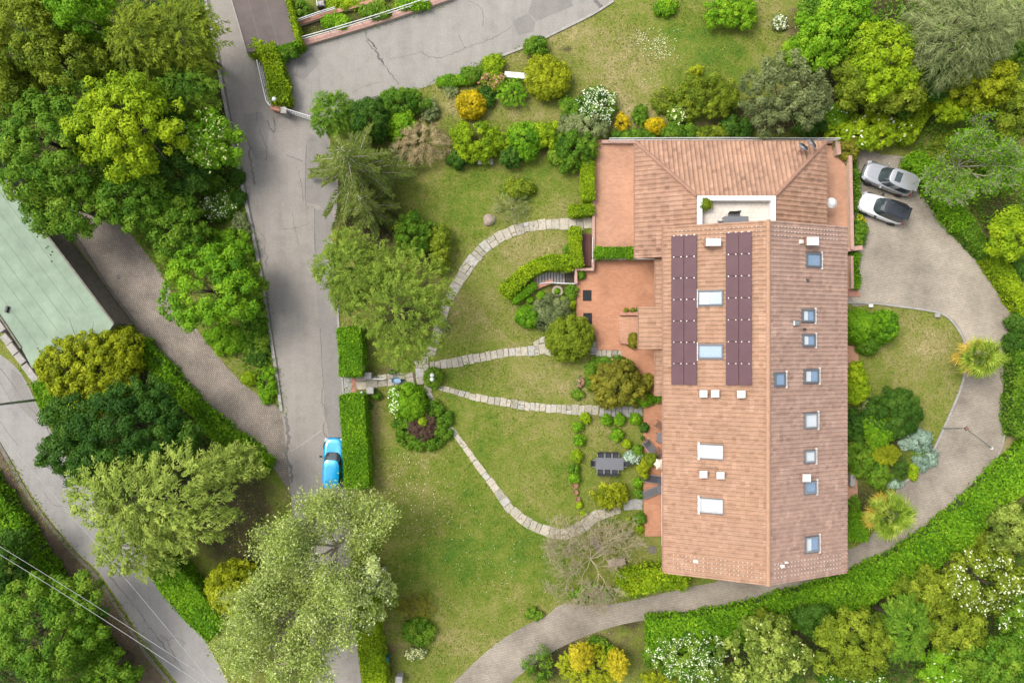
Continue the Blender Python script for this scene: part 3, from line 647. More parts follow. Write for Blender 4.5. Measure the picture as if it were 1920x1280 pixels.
# main roof deck
def deck():
    m = MB(); t = 0.14
    sec = [(XW, HE), (XR, HR), (XE, HE), (XE, HE-t), (XR, HR-t), (XW, HE-t)]
    vs = [(x, YS, z-0.02) for x, z in sec] + [(x, YN, z-0.02) for x, z in sec]
    fs = [(i, (i+1) % 6, 6+(i+1) % 6, 6+i) for i in range(6)] + [(5, 4, 1, 0), (4, 3, 2, 1), (6, 7, 10, 11), (7, 8, 9, 10)]
    return m.add(vs, fs).build('main_roof', M_RIDGED, house, True)
roof = deck()
SL = math.hypot(XR-XW, HR-HE)
cz, sz = math.cos(TH), math.sin(TH)
def uv_w(px, py):      # photo pixel -> (x, y, z) on the west slope
    k = (px-960)/F; z = (HE + TS*(k*H - XW))/(1 + k*TS); return Vector((k*(H-z), (640-py)/F*(H-z), z))
def uv_e(px, py):
    k = (px-960)/F; z = (HE + TS*(XE - k*H))/(1 - k*TS); return Vector((k*(H-z), (640-py)/F*(H-z), z))
def pat(fn, lst, side):
    out = []
    for px, py, r, val in lst:
        p = fn(px, py); v = ((p.x-XW) if side == 'w' else (XE-p.x))/cz; out.append((p.y-YS, v, r, val))
    return out
pw = pat(uv_w, [(1436,455,0.25,1.0),(1437,517,0.25,1.0),(1438,555,0.35,1.0),(1434,600,0.3,1.0),(1438,685,0.25,1.0),(1436,640,0.2,1.0),(1433,630,0.25,0.9)], 'w')
pe = pat(uv_e, [(1472,606,0.35,1.0),(1478,612,0.3,1.0),(1510,577,0.25,0.95),(1500,577,0.3,0.95),(1542,513,0.25,0.95),(1444,625,0.3,0.95),(1445,560,0.2,0.9),(1495,710,0.45,0.75),(1503,690,0.3,0.8),(1488,720,0.4,0.75)], 'e')
tile_field((XW, YS, HE), (0, 1, 0), (cz, 0, sz), YN-YS, lambda u: (0.0, SL-0.05), M_TILE, roof, 0.32, 0.31, pw)
tile_field((XE, YS, HE), (0, 1, 0), (-cz, 0, sz), YN-YS, lambda u: (0.0, SL-0.05), M_TILEE, roof, 0.32, 0.31, pe)
# ridge
def caps(a, b, r, mat, parent, name='ridge_tiles', seg=0.38):
    a, b = Vector(a), Vector(b); d = (b-a); n = max(1, int(d.length/seg)); d.normalize()
    side = d.cross(Vector((0, 0, 1))).normalized(); up = side.cross(d); m = MB()
    for i in range(n):
        p, q = a.lerp(b, i/n), a.lerp(b, (i+1.12)/n); vs = []
        for c, rr in ((p, r*1.10), (q, r*0.94)):
            for k in range(7):
                an = math.pi*k/6; vs.append(c + side*(rr*math.cos(an)) + up*(rr*math.sin(an)*0.7 + 0.03))
        m.add(vs, [(k, k+1, 8+k, 7+k) for k in range(6)] + [tuple(range(6, -1, -1))])
    par = parent.parent if parent.parent is not None else parent
    me_o = m; L = par.location
    me_o.v = [(x-L.x, y-L.y, z-L.z) for x, y, z in me_o.v]
    o = me_o.build(name, mat, parent); tag(o, kind='stuff'); return o
caps((XR, YS, HR+0.02), (XR, YN, HR+0.02), 0.16, M_RIDGE, roof)
# verge boards and gutters
for x in (XW-0.05, XE+0.05):
    MB().tube((x, YS+0.1, HE-0.04), (x, YN-0.1, HE-0.04), 0.065, n=8).build('gutter', M_RIDGED, house, True)
# pale clips near both gable ends
def clips():
    m = MB(); N = round((YN-YS)/0.32); tw = (YN-YS)/N
    for side in (0, 1):
        rows = range(2, 23)
        for i in list(range(1, 5)) + list(range(N-4, N-1)):
            for j in rows:
                if random.random() < 0.10: continue
                u = (i+0.67)*tw; v = (j+0.35)*0.31
                x = XW + v*cz if side == 0 else XE - v*cz
                z = HE + v*sz + 0.14
                m.box((x, YS+u, z), (0.055, 0.055, 0.04))
    L = house.location; m.v = [(a-L.x, b-L.y, c-L.z) for a, b, c in m.v]
    tag(m.build('tile_clips', M_CLIP, roof), kind='stuff')
clips()

# skylights
def skylight(p, slope, w_, h_, white, blind, label=None):
    """w_ up the slope, h_ along the ridge, metres"""
    sgn = -1 if slope == 'w' else 1
    fm = M_STEEL if white else M_FRAME
    m = MB(); t = 0.09
    for sx in (-1, 1): m.box((sx*(w_/2-t/2), 0, 0.10), (t, h_, 0.22))
    for sy in (-1, 1): m.box((0, sy*(h_/2-t/2), 0.10), (w_-2*t-0.004, t, 0.22))
    o = m.build('skylight', fm, house)
    o.location = p - house.location; o.rotation_euler = (0, sgn*TH, 0)
    if slope == 'e': o.rotation_euler = (0, TH, 0)
    MB().box((0, 0, 0.10), (w_-2*t-0.01, h_-2*t-0.01, 0.05)).build('pane', M_BLIND if blind == 1 else M_GLASS, o)
    if blind == 2:
        MB().box((-(w_/2-t)*0.55 if slope == 'w' else -(w_/2-t)*0.55, 0, 0.135), ((w_-2*t)*0.4, h_-2*t-0.02, 0.012)).build('blind', M_BLIND, o)
    m = MB(); xs = -w_/2-0.16 if slope == 'w' else -w_/2-0.16
    n = 6; ext = h_+0.36
    dn = -1 if slope == 'w' else 1
    for i in range(n):
        m.box((dn*(w_/2+0.085)+random.uniform(-.015, .015), -ext/2+ext*(i+.5)/n, 0.125+random.uniform(0, .02)), (0.15, ext/n-0.02, 0.05))
    m.build('flashing', M_LEAD, o)
    for sy in (-1, 1): MB().box((0, sy*(h_/2+0.035), 0.11), (w_+0.08, 0.06, 0.12)).build('side_flashing', M_FRAME, o)
    return o
PXM = 50.5/F
for px, py, wp, hp, wh, bl in [(1332,559,42,27,0,2),(1332,659,42,26,0,0),(1334,846,39,25,1,1),(1334,947,39,26,1,1)]:
    skylight(uv_w(px, py)+Vector((0, 0, 0.03)), 'w', wp*PXM/cz, hp*PXM, wh, bl)
for px, py, wp, hp, wh, bl in [(1523,488,33,25,0,0),(1513,592,28,22,0,2),(1514,638,28,21,0,2),(1460,711,23,24,0,0),(1519,705,32,24,0,2),(1518,788,29,27,1,1),(1516,855,24,22,1,1),(1517,913,26,22,1,0),(1520,1019,31,28,1,2)]:
    skylight(uv_e(px, py)+Vector((0, 0, 0.03)), 'e', wp*PXM/cz, hp*PXM, wh, bl)
# chimneys and vents
def chimney(p, a, b, h):
    c = MB().box((0, 0, h/2-0.2), (a*0.86, b*0.86, h+0.4)).build('chimney', M_RIDGE, house)
    c.location = p - house.location
    MB().rbox((0, 0, h+0.07), (a, b, 0.14), 0, 0.03).build('chimney_cap', M_WHITE, c)
    return c
for f, px, py, a, b, h in [(uv_w,1338,454,1.08,0.56,0.8),(uv_w,1319,738,0.56,0.54,0.5),(uv_w,1341,738,0.58,0.54,0.5),(uv_w,1390,739,0.58,0.54,0.5),(uv_w,1319,889,0.56,0.52,0.5),(uv_w,1351,891,0.56,0.52,0.5),
                           (uv_e,1522,453,0.84,0.60,0.8),(uv_e,1511,895,0.58,0.56,0.5)]:
    p = f(px, py); sc_ = (H-p.z-h)/(H-p.z); p = Vector((p.x*sc_, p.y*sc_, p.z))
    p.z = (HE + TS*((p.x-XW) if f is uv_w else (XE-p.x))); chimney(p, a, b, h)
for f, px, py, a, b, mt in [(uv_w,1305,1051,0.34,0.20,M_WHITE),(uv_e,1465,1060,0.26,0.22,M_WHITE),(uv_e,1472,1053,0.22,0.12,M_WHITE),(uv_e,1512,526,0.16,0.22,M_BLACK),(uv_e,1490,606,0.55,0.36,M_STEEL),(uv_e,1506,617,0.2,0.16,M_BLACK),(uv_e,1500,454,0.36,0.30,M_CREAM)]:
    p = f(px, py)
    o = MB().rbox((0, 0, 0.12), (a, b, 0.26), 0, 0.05).build('roof_vent', mt, house); o.location = p-house.location
    o.rotation_euler = (0, -TH if f is uv_w else TH, 0)

# solar arrays (things lying on the roof)
def solar(label, x_px, y0, y1, nrow=7):
    xm = x_px[1]; c = uv_w(xm, (y0+y1)/2)
    a = empty('solar_array', c, 0, label, 'solar panels'); a.rotation_euler = (0, -TH, 0)
    xs = [uv_w(x, 580).x for x in x_px]; cols = [((xs[0]+xs[1])/2, xs[1]-xs[0]), ((xs[1]+xs[2])/2, xs[2]-xs[1])]
    yt, yb = uv_w(xm, y0).y, uv_w(xm, y1).y; hh = (yt-yb)/nrow
    pm = {}
    for ci, (xc, wd) in enumerate(cols):
        lw = wd/cz
        for r in range(nrow):
            yc = yt - hh*(r+0.5) - c.y; lx = (xc-c.x)/cz
            key = ci
            if key not in pm:
                b = MB().rbox((0, 0, 0.21), (lw-0.03, hh-0.035, 0.05), 0, 0.008); o = b.build('solar_panel', M_PV, a); pm[key] = o.data
                pm['c'] = MB().box((0, 0, 0), (0.065, 0.065, 0.03)).build('panel_clip', M_CLIP).data; bpy.data.objects.remove(COL.objects[-1])
            else:
                o = link_mesh('solar_panel', pm[key], None, a)
            for sx in (-0.28, 0.28): link_mesh('panel_clip', pm['c'], None, o).location = (sx*lw, hh/2-0.005, 0.25)
            o.location = (lx, yc, random.uniform(0, 0.006))
    m = MB()
    for xc, wd in cols:
        for s in (-0.28, 0.28): m.box(((xc-c.x)/cz + s*wd, (yt+yb)/2-c.y, 0.135), (0.06, yt-yb, 0.07))
    m.build('mounting_rail', M_PVF, a)
solar('maroon solar array of two columns nearer the west eave of villa roof', (1259, 1283, 1307.5), 442, 721)
solar('maroon solar array of two columns nearer the roof ridge', (1361, 1385.5, 1410), 436, 722)

# extension with hipped roof and roof terrace
EH = 3.4; ET = 5.62
es, ts_ = (H-EH)/F, (H-ET)/F
ex0, ex1, eyn = (1191-960)*es, (1549-960)*es, (640-266)*es
tx0, tx1, tyn = (1308-960)*ts_, (1455-960)*ts_, (640-367)*ts_
eys = (640-484)*es
MB().box(((ex0+ex1)/2, (eyn+6.8)/2, (EH-0.1)/2), (ex1-ex0-1.0, eyn-6.8-1.0, EH-0.1)).build('wall', M_WALL, house, True)
def low_deck():
    m = MB(); zt = ET-0.25
    def face(pts): m.add(pts, [tuple(range(len(pts)))])
    d = 0.02
    kx = (zt-EH)/(tx0-ex0); k2 = (zt-EH)/(ex1-tx1)
    face([(ex0, eyn, EH-d), (ex0, eys, EH-d), (13.4, eys, EH-d+(13.4-ex0)*kx), (13.4, 8.0, EH-d+(13.4-ex0)*kx), (tx0, 8.0, zt-d), (tx0, tyn, zt-d)])
    face([(ex1, eyn, EH-d), (ex0, eyn, EH-d), (tx0, tyn, zt-d), (tx1, tyn, zt-d)])
    face([(ex1, 8.0, EH-d), (ex1, eyn, EH-d), (tx1, tyn, zt-d), (tx1, 8.0, zt-d)])
    # eaves underside and fascia
    face([(ex0, eys, EH-0.16), (ex0, eyn, EH-0.16), (ex1, eyn, EH-0.16), (ex1, 8.0, EH-0.16), (13.4, 8.0, EH-0.16), (13.4, eys, EH-0.16)])
    for a, b in (((ex0, eyn), (ex0, eys)), ((ex1, eyn), (ex0, eyn)), ((ex1, 8.0), (ex1, eyn)), ((ex0, eys), (13.4, eys))):
        face([(a[0], a[1], EH-0.16), (b[0], b[1], EH-0.16), (b[0], b[1], EH-d), (a[0], a[1], EH-d)])
    face([(ex0, eys, EH-d), (13.4, eys, EH-d), (13.4, eys, EH-d+(13.4-ex0)*kx)])
    return m.build('extension_roof', M_RIDGED, house, True)
xroof = low_deck()
zt = ET-0.25
aw = math.atan2(zt-EH, tx0-ex0); ae = math.atan2(zt-EH, ex1-tx1); an_ = math.atan2(zt-EH, eyn-tyn)
Lw, Le, Ln = math.hypot(zt-EH, tx0-ex0), math.hypot(zt-EH, ex1-tx1), math.hypot(zt-EH, eyn-tyn)
def vr_w(u):   # u from south end
    y = eys+u
    if y < 8.05: return (0.0, min(Lw, (12.9-ex0)/math.cos(aw)))
    if y > tyn: return (0.0, Lw*(eyn-y)/(eyn-tyn))
    return (0.0, Lw)
tile_field((ex0, eys, EH), (0, 1, 0), (math.cos(aw), 0, math.sin(aw)), eyn-eys, vr_w, M_TILEX, xroof, 0.36, 0.34, [(1.6, 1.9, 0.3, 0.95), (4.2, 3.4, 0.5, 0.85)])
def vr_e(u):
    y = 8.1+u
    if y > tyn: return (0.0, Le*(eyn-y)/(eyn-tyn))
    return (0.0, Le)
tile_field((ex1, 8.1, EH), (0, 1, 0), (-math.cos(ae), 0, math.sin(ae)), eyn-8.1, vr_e, M_TILEX, xroof, 0.36, 0.34, [(5.4, 2.0, 0.22, 1.0), (5.1, 2.6, 0.22, 1.0), (3.5, 1.6, 0.2, 1.0), (3.5, 2.4, 0.25, 0.95), (5.8, 1.3, 0.2, 0.95)])
def vr_n(u):
    x = ex0+u
    if x < tx0: return (0.0, Ln*(x-ex0)/(tx0-ex0))
    if x > tx1: return (0.0, Ln*(ex1-x)/(ex1-tx1))
    return (0.0, Ln)
tile_field((ex0, eyn, EH), (1, 0, 0), (0, -math.cos(an_), math.sin(an_)), ex1-ex0, vr_n, M_TILEX, xroof, 0.36, 0.34)
caps((ex0+0.05, eyn-0.05, EH+0.05), (tx0-0.05, tyn+0.05, zt+0.06), 0.15, M_RIDGED, xroof, 'hip_tiles')
caps((ex1-0.05, eyn-0.05, EH+0.05), (tx1+0.05, tyn+0.05, zt+0.06), 0.15, M_RIDGED, xroof, 'hip_tiles')
for a, b in (((ex0-0.05, eys), (ex0-0.05, eyn)), ((ex0, eyn+0.05), (ex1, eyn+0.05)), ((ex1+0.05, 8.1), (ex1+0.05, eyn))):
    MB().tube((*a, EH-0.05), (*b, EH-0.05), 0.06, n=8).build('gutter', M_RIDGED, house, True)
# roof terrace
TF = 4.95
MB().box(((tx0+tx1)/2, (tyn+8.2)/2, TF-0.6), (tx1-tx0-0.1, tyn-8.2-0.05, 1.2)).build('terrace_floor', M_CREAM, house, True)
pwid = 0.37
MB().rbox((tx0+pwid/2, (tyn+8.2)/2, (ET+TF)/2-0.3), (pwid, tyn-8.2, ET-TF+0.6), 0, 0.01).build('parapet', M_WHITE, house, True)
MB().rbox((tx1-pwid/2, (tyn+8.2)/2, (ET+TF)/2-0.3), (pwid, tyn-8.2, ET-TF+0.6), 0, 0.01).build('parapet', M_WHITE, house, True)
MB().rbox(((tx0+tx1)/2, tyn-pwid/2, (ET+TF)/2-0.3), (tx1-tx0-2*pwid-0.004, pwid, ET-TF+0.6), 0, 0.01).build('parapet', M_WHITE, house, True)

# low lean-to roofs along the west front and the porch
def lean(px0, py0, py1, depth_x, h0=3.3, name='porch_roof'):
    s = (H-h0)/F; x0 = (px0-960)*s; y1 = (640-py0)*s; y0 = (640-py1)*s; x1 = depth_x; sl_ = 0.30; h1 = h0+(x1-x0)*sl_
    m = MB(); d = 0.02
    vs = [(x0, y0, h0-d), (x1, y0, h1-d), (x1, y1, h1-d), (x0, y1, h0-d), (x0, y0, h0-0.16), (x1, y0, h0-0.16), (x1, y1, h0-0.16), (x0, y1, h0-0.16)]
    m.add(vs, [(0, 1, 2, 3), (7, 6, 5, 4), (0, 4, 5, 1), (3, 2, 6, 7), (0, 3, 7, 4)])
    o = m.build(name, M_RIDGED, house, True); a = math.atan(sl_)
    tile_field((x0, y0, h0), (0, 1, 0), (math.cos(a), 0, math.sin(a)), y1-y0, lambda u: (0.0, (x1-x0)/math.cos(a)-0.02), M_TILE, o, 0.36, 0.34)
    MB().tube((x0-0.05, y0, h0-0.05), (x0-0.05, y1, h0-0.05), 0.05, n=8).build('gutter', M_RIDGED, house, True)
lean(1229, 485, 574, 12.98); lean(1198, 575, 654, 12.98, 3.35); lean(1229, 656, 742, 12.98)
for px, py in ((1203, 590), (1203, 640)):
    p = G(px, py, 0); MB().box((p.x+0.1, p.y, 1.6), (0.28, 0.28, 3.2)).build('porch_pillar', M_WALL, house, True)
# openings in the garden fronts
def opening(x, y, z0, w_, h_, out, door=False):
    n_ = 'door' if door else 'window'
    o = MB().box((x+out*0.03, y, z0+h_/2), (0.10, w_, h_)).build(n_, M_TEAK, house, True)
    MB().box((x+out*0.075, y, z0+h_/2), (0.02, w_-0.24, h_-0.22)).build('pane', M_GLASS, o); o.children[0].location = -house.location
    for s in (-1, 1):
        c = MB().box((x+out*0.05, y+s*(w_*0.75+0.03), z0+h_/2), (0.06, w_*0.5, h_)).build('shutter', M_TEAK, o); c.location = -house.location
for y in (-6.5, -9.8, -13.2, -15.6): opening(WX0, y, 0.15, 1.2, 2.2, -1, True)
for y in (-2.0, -6.0, -10.0, -14.0): opening(WX0, y, 3.6, 1.0, 1.3, -1)
for y in (4, 0, -4, -8, -12): opening(WX1, y, 3.4, 1.0, 1.3, 1); opening(WX1, y, 0.9, 1.0, 1.4, 1)
# retracted awning over the patio
MB().tube(G(1243.5, 885, 3.0), G(1243.5, 1022, 3.0), 0.13, n=8).build('awning_cassette', M_WHITE, house, True)
# ------------------------------------------------------------------ vegetation generators
NLEAF = [0]
def leaf_mesh(name, P, N, A, ln, wd, tint, mat, parent, quad=False):
    """one small face per leaf: centre P, normal N, long axis A"""
    n = len(P); NLEAF[0] += n*(2 if quad else 1)
    N = N/np.maximum(np.linalg.norm(N, axis=1, keepdims=True), 1e-6)
    A = A - N*np.sum(A*N, axis=1, keepdims=True); A = A/np.maximum(np.linalg.norm(A, axis=1, keepdims=True), 1e-6)
    B = np.cross(N, A); ln = np.asarray(ln).reshape(-1, 1); wd = np.asarray(wd).reshape(-1, 1)
    if quad: V = np.stack([P - A*ln/2, P + B*wd/2, P + A*ln/2, P - B*wd/2], 1); k = 4
    else: V = np.stack([P - A*ln*0.4 - B*wd/2, P - A*ln*0.4 + B*wd/2, P + A*ln*0.6], 1); k = 3
    V = V.reshape(-1, 3).astype(np.float32)
    me = bpy.data.meshes.new(name)
    me.vertices.add(len(V)); me.vertices.foreach_set('co', V.ravel())
    me.loops.add(n*k); me.loops.foreach_set('vertex_index', np.arange(n*k, dtype=np.int32))
    me.polygons.add(n); me.polygons.foreach_set('loop_start', np.arange(0, n*k, k, dtype=np.int32))
    me.update(calc_edges=True)
    at = me.attributes.new('tint', 'FLOAT', 'FACE'); at.data.foreach_set('value', np.clip(tint, 0, 1).astype(np.float32))
    return link_mesh(name, me, mat, parent)

def rdir(rg, n):
    v = rg.normal(size=(n, 3)); return v/np.linalg.norm(v, axis=1, keepdims=True)

def lobed_points(rg, n, rx, ry, rz, zmin=-0.3, lump=0.22, k=None):
    """points over a crown made of several overlapping domes of different size and height"""
    k = int(rg.randint(4, 7)) if k is None else k; S = [(0.0, 0.0, 0.0, 0.70 if k else 1.0)]; a0 = rg.uniform(0, 6.28)
    for i in range(k):
        a = a0 + 6.283*i/k + rg.uniform(-.35, .35); s = rg.uniform(0.34, 0.56); d = 1.0 - s + rg.uniform(-0.10, 0.06)
        S.append((d*math.cos(a), d*math.sin(a), rg.uniform(-0.30, 0.10), s))
    tot = sum(q[3]**2 for q in S); PP, DD, LL = [], [], []
    for li, (cx, cy, cz_, s) in enumerate(S):
        m = max(6, int(n*1.45*s*s/tot)); P, D = dome_points(rg, m, s, s, max(0.45, s)*0.95, zmin, lump)
        P = P + np.array([cx, cy, cz_]); ok = np.ones(len(P), bool)
        for lj, (ox, oy, oz, os_) in enumerate(S):
            if lj == li: continue
            ok &= ((P[:, 0]-ox)**2+(P[:, 1]-oy)**2+(P[:, 2]-oz)**2) > (os_*0.80)**2
        ok &= rg.rand(len(P)) > 0.05
        PP.append(P[ok]); DD.append(D[ok]); LL.append(np.full(ok.sum(), rg.normal(0, 0.09)))
    P = np.concatenate(PP)*np.array([rx, ry, rz]); return P, np.concatenate(DD), np.concatenate(LL)

def dome_points(rg, n, rx, ry, rz, zmin=-0.3, lump=0.22, lobes=7):
    """n points over an uneven ellipsoid dome, with outward directions"""
    i = np.arange(n) + 0.5
    z = 1 - i/n*(1-zmin); a = i*2.399963 + rg.uniform(0, 6.28)
    z = np.clip(z + rg.normal(0, 0.05, n), zmin, 1); a = a + rg.normal(0, 0.12, n)
    r = np.sqrt(np.maximum(0, 1-z*z)); D = np.stack([r*np.cos(a), r*np.sin(a), z], 1)
    L = rdir(rg, lobes); L[:, 2] = np.abs(L[:, 2])*0.6; am = rg.uniform(-lump, lump, lobes)
    f = 1 + np.sum(am*np.maximum(0, D@L.T)**5, axis=1) + rg.uniform(-0.09, 0.05, n)
    P = D*f[:, None]*np.array([rx, ry, rz])
    Nn = D/np.array([rx, ry, rz]); Nn /= np.linalg.norm(Nn, axis=1, keepdims=True)
    return P, Nn

def trunk(parent, h, r, mat, rx, limbs=6, rg=None):
    m = MB(); m.tube((0, 0, -0.05), (r*0.3, r*0.2, h*0.55), r*1.15, r*0.75, 8)
    m.tube((r*0.3, r*0.2, h*0.55), (0, 0, h*0.9), r*0.75, r*0.25, 7)
    for i in range(limbs):
        a = 6.283*i/limbs + rg.uniform(-.4, .4); z0 = h*rg.uniform(0.35, 0.6); z1 = z0 + h*rg.uniform(0.12, 0.3); rr = rx*rg.uniform(0.5, 0.8)
        mid = (math.cos(a)*rr*0.5, math.sin(a)*rr*0.5, (z0+z1)/2+0.2)
        m.tube((0, 0, z0), mid, r*0.38, r*0.2, 5); m.tube(mid, (math.cos(a)*rr, math.sin(a)*rr, z1), r*0.2, r*0.06, 5)
    return m.build('trunk', mat, parent)

def crown_clump(rg, rx, ry, rz, zc, clump, leaf, dens=1.0, lump=0.22, zmin=-0.3, wr=0.62, ccov=1.25, tvar=0.14, fill=0.5, lobes=None):
    area = 2*math.pi*((rx*ry)**0.8 + (rx*rz)**0.8 + (ry*rz)**0.8)/3*1.25*(1-zmin)
    nc = max(8, int(area*ccov/(math.pi*clump*clump)))
    C, D, LT = lobed_points(rg, nc, rx-clump*0.45, ry-clump*0.45, max(0.2, rz-clump*0.4), zmin, lump, lobes); nc = len(C)
    sel = rg.rand(nc) < fill; C = np.concatenate([C, C[sel]*0.76]); D = np.concatenate([D, D[sel]]); LT = np.concatenate([LT, LT[sel]]); nc = len(C)
    rc = clump*rg.uniform(0.6, 1.3, nc); la = leaf*leaf*wr*0.5
    per = np.maximum(6, (dens*2*math.pi*rc**2*0.98/la)).astype(int)
    ci = np.repeat(np.arange(nc), per); n = len(ci)
    d = rdir(rg, n) + D[ci]*0.55 + np.array([0, 0, 0.25]); d /= np.linalg.norm(d, axis=1, keepdims=True)
    rad = rc[ci]*(rg.uniform(0.5, 1.08, n) + 0.25*(rg.rand(n) < 0.08))
    P = C[ci] + d*rad[:, None]*np.array([1, 1, 0.8]); P[:, 2] += zc
    N = d*1.25 + rdir(rg, n)*0.55 + np.array([0, 0, 0.30])
    A = rdir(rg, n) + d*0.3
    tc = rg.normal(0.5, tvar, nc) + LT; t = tc[ci] + rg.normal(0, 0.13, n)
    l = leaf*rg.uniform(0.5, 1.55, n)
    return P, N, A, l, l*wr, t

def crown_spray(rg, rx, ry, rz, zc, slen, leaf, dens=1.0, droop=0.35, lump=0.25, zmin=-0.25, wr=0.28, radial=0.9, tvar=0.12, cov=1.0):
    area = 2*math.pi*(rx*ry)*1.0*(1-zmin)*max(0.6, rz/max(rx, ry))
    ns = max(12, int(area*cov*2.6/(slen*slen)))
    C, D, LT = lobed_points(rg, ns, rx-slen*0.3, ry-slen*0.3, max(0.2, rz-0.1), zmin, lump); ns = len(C)
    k = rg.rand(ns) < 0.35; C[k] *= rg.uniform(0.6, 0.85, (k.sum(), 1))
    out = D*np.array([1, 1, 0.25]); out /= np.maximum(np.linalg.norm(out, axis=1, keepdims=True), 1e-6)
    ax = out*radial + rdir(rg, ns)*0.45 + np.array([0, 0, -droop]); ax /= np.linalg.norm(ax, axis=1, keepdims=True)
    sl_ = slen*rg.uniform(0.6, 1.3, ns); per = max(8, int(dens*30))
    ci = np.repeat(np.arange(ns), per); n = len(ci)
    t = rg.uniform(-0.35, 0.65, n)
    up = np.array([0, 0, 1.0]); sd = np.cross(ax, up); sd /= np.maximum(np.linalg.norm(sd, axis=1, keepdims=True), 1e-6)
    s = rg.uniform(-1, 1, n); wid = (0.30*(1-np.abs(t)*0.9))*sl_[ci]
    P = C[ci] + ax[ci]*(t*sl_[ci])[:, None] + sd[ci]*(s*wid)[:, None] + np.stack([0*s, 0*s, -0.12*sl_[ci]*(s*s) + rg.normal(0, .03, n) - 0.1*sl_[ci]*np.maximum(t, 0)**2], 1)
    P[:, 2] += zc
    A = ax[ci] + sd[ci]*(np.sign(s)*0.7)[:, None] + rdir(rg, n)*0.25
    N = D[ci]*0.5 + np.array([0, 0, 0.8]) + rdir(rg, n)*0.55
    tc = rg.normal(0.5, tvar, ns) + LT; tt = tc[ci] + rg.normal(0, 0.12, n) + 0.18*t
    l = leaf*rg.uniform(0.7, 1.3, n)
    return P, N, A, l, l*wr, tt

def subsample(arr, rg, frac=None, k=None):
    n = len(arr[0]); idx = rg.choice(n, min(n, k if k else int(n*frac)), replace=False); return [x[idx] for x in arr]

def flowers(rg, arr, n, size, pal, parent, name='blossom', bias=None):
    P, N = arr[0], arr[1]; z = P[:, 2]; ok = np.where(z > np.quantile(z, 0.35))[0]
    if bias is not None: ok = ok[((P[ok, 0]*bias[0] + P[ok, 1]*bias[1]) > bias[2])]
    idx = rg.choice(ok, min(n, len(ok)), replace=False); m = len(idx)
    p = P[idx] + np.array([0, 0, 0.07]); l = size*rg.uniform(0.6, 1.4, m)
    # each blossom: two crossed small faces
    p2 = np.concatenate([p, p + rg.normal(0, size*0.3, p.shape)]); l2 = np.concatenate([l, l])
    Nn = rdir(rg, 2*m)*0.5 + np.array([0, 0, 1.0])
    return leaf_mesh(name, p2, Nn, rdir(rg, 2*m), l2, l2*0.9, rg.uniform(0, 1, 2*m), PAL[pal], parent, True)

SEED = [100]
def plant(name, label, px, py, rx, ry, h, pal, style='clump', cat=None, h0=None, clump=None, leaf=None, dens=1.0, fl=None, tr=None, bark=None, group=None, **kw):
    """crown outline centre (px,py) and radii in photograph pixels at the crown's middle height; h = top height in metres"""
    SEED[0] += 1; rg = np.random.RandomState(SEED[0])
    h0 = h*0.35 if h0 is None else h0
    big = h > 3.5
    hm = (h+h0)/2 if big else h*0.5
    s = (H-hm)/F; rxm, rym = rx*s*1.07, ry*s*1.07; c = G(px, py, hm)
    o = empty(name, (c.x, c.y, 0), 0, label, cat or ('tree' if big else 'shrub'), group)
    rz = (h-h0)/2*1.15 if big else h*0.62
    zc = h - rz
    if style == 'clump':
        if name in ('round_shrub', 'ball_shrub', 'cushion_shrub', 'ground_cover') and 'lobes' not in kw: kw['lobes'] = 0; kw.setdefault('lump', 0.14)
        cl = clump or (0.58 if big else min(0.40, max(0.14, rxm*0.30))); lf = leaf or (0.20 if big else max(0.09, min(0.15, rxm*0.18)))
        arr = crown_clump(rg, rxm, rym, rz, zc, cl, lf, dens, kw.pop('lump', 0.34 if big else 0.34), **kw)
    else:
        sl_ = kw.pop('slen', 1.1 if big else 0.5); lf = leaf or (0.28 if big else 0.16)
        arr = crown_spray(rg, rxm, rym, rz, zc, sl_, lf, dens, **kw)
    ok = arr[0][:, 2] > 0.03
    arr = [x[ok] for x in arr]
    leaf_mesh('crown', *arr, PAL[pal], o)
    if fl: flowers(rg, arr, fl[1], fl[2], fl[0], o, bias=(fl[3] if len(fl) > 3 else None))
    if big: trunk(o, h*0.85, tr or 0.028*h, bark or M_BARK, rxm, 6, rg)
    else:
        m = MB()
        for i in range(5):
            a = i*1.2566 + rg.uniform(-.3, .3); m.tube((0.03*math.cos(a), 0.03*math.sin(a), -0.02), (rxm*0.5*math.cos(a), rym*0.5*math.sin(a), h*0.65), 0.03, 0.012, 5)
        m.build('stem', M_BARK, o)
    return o

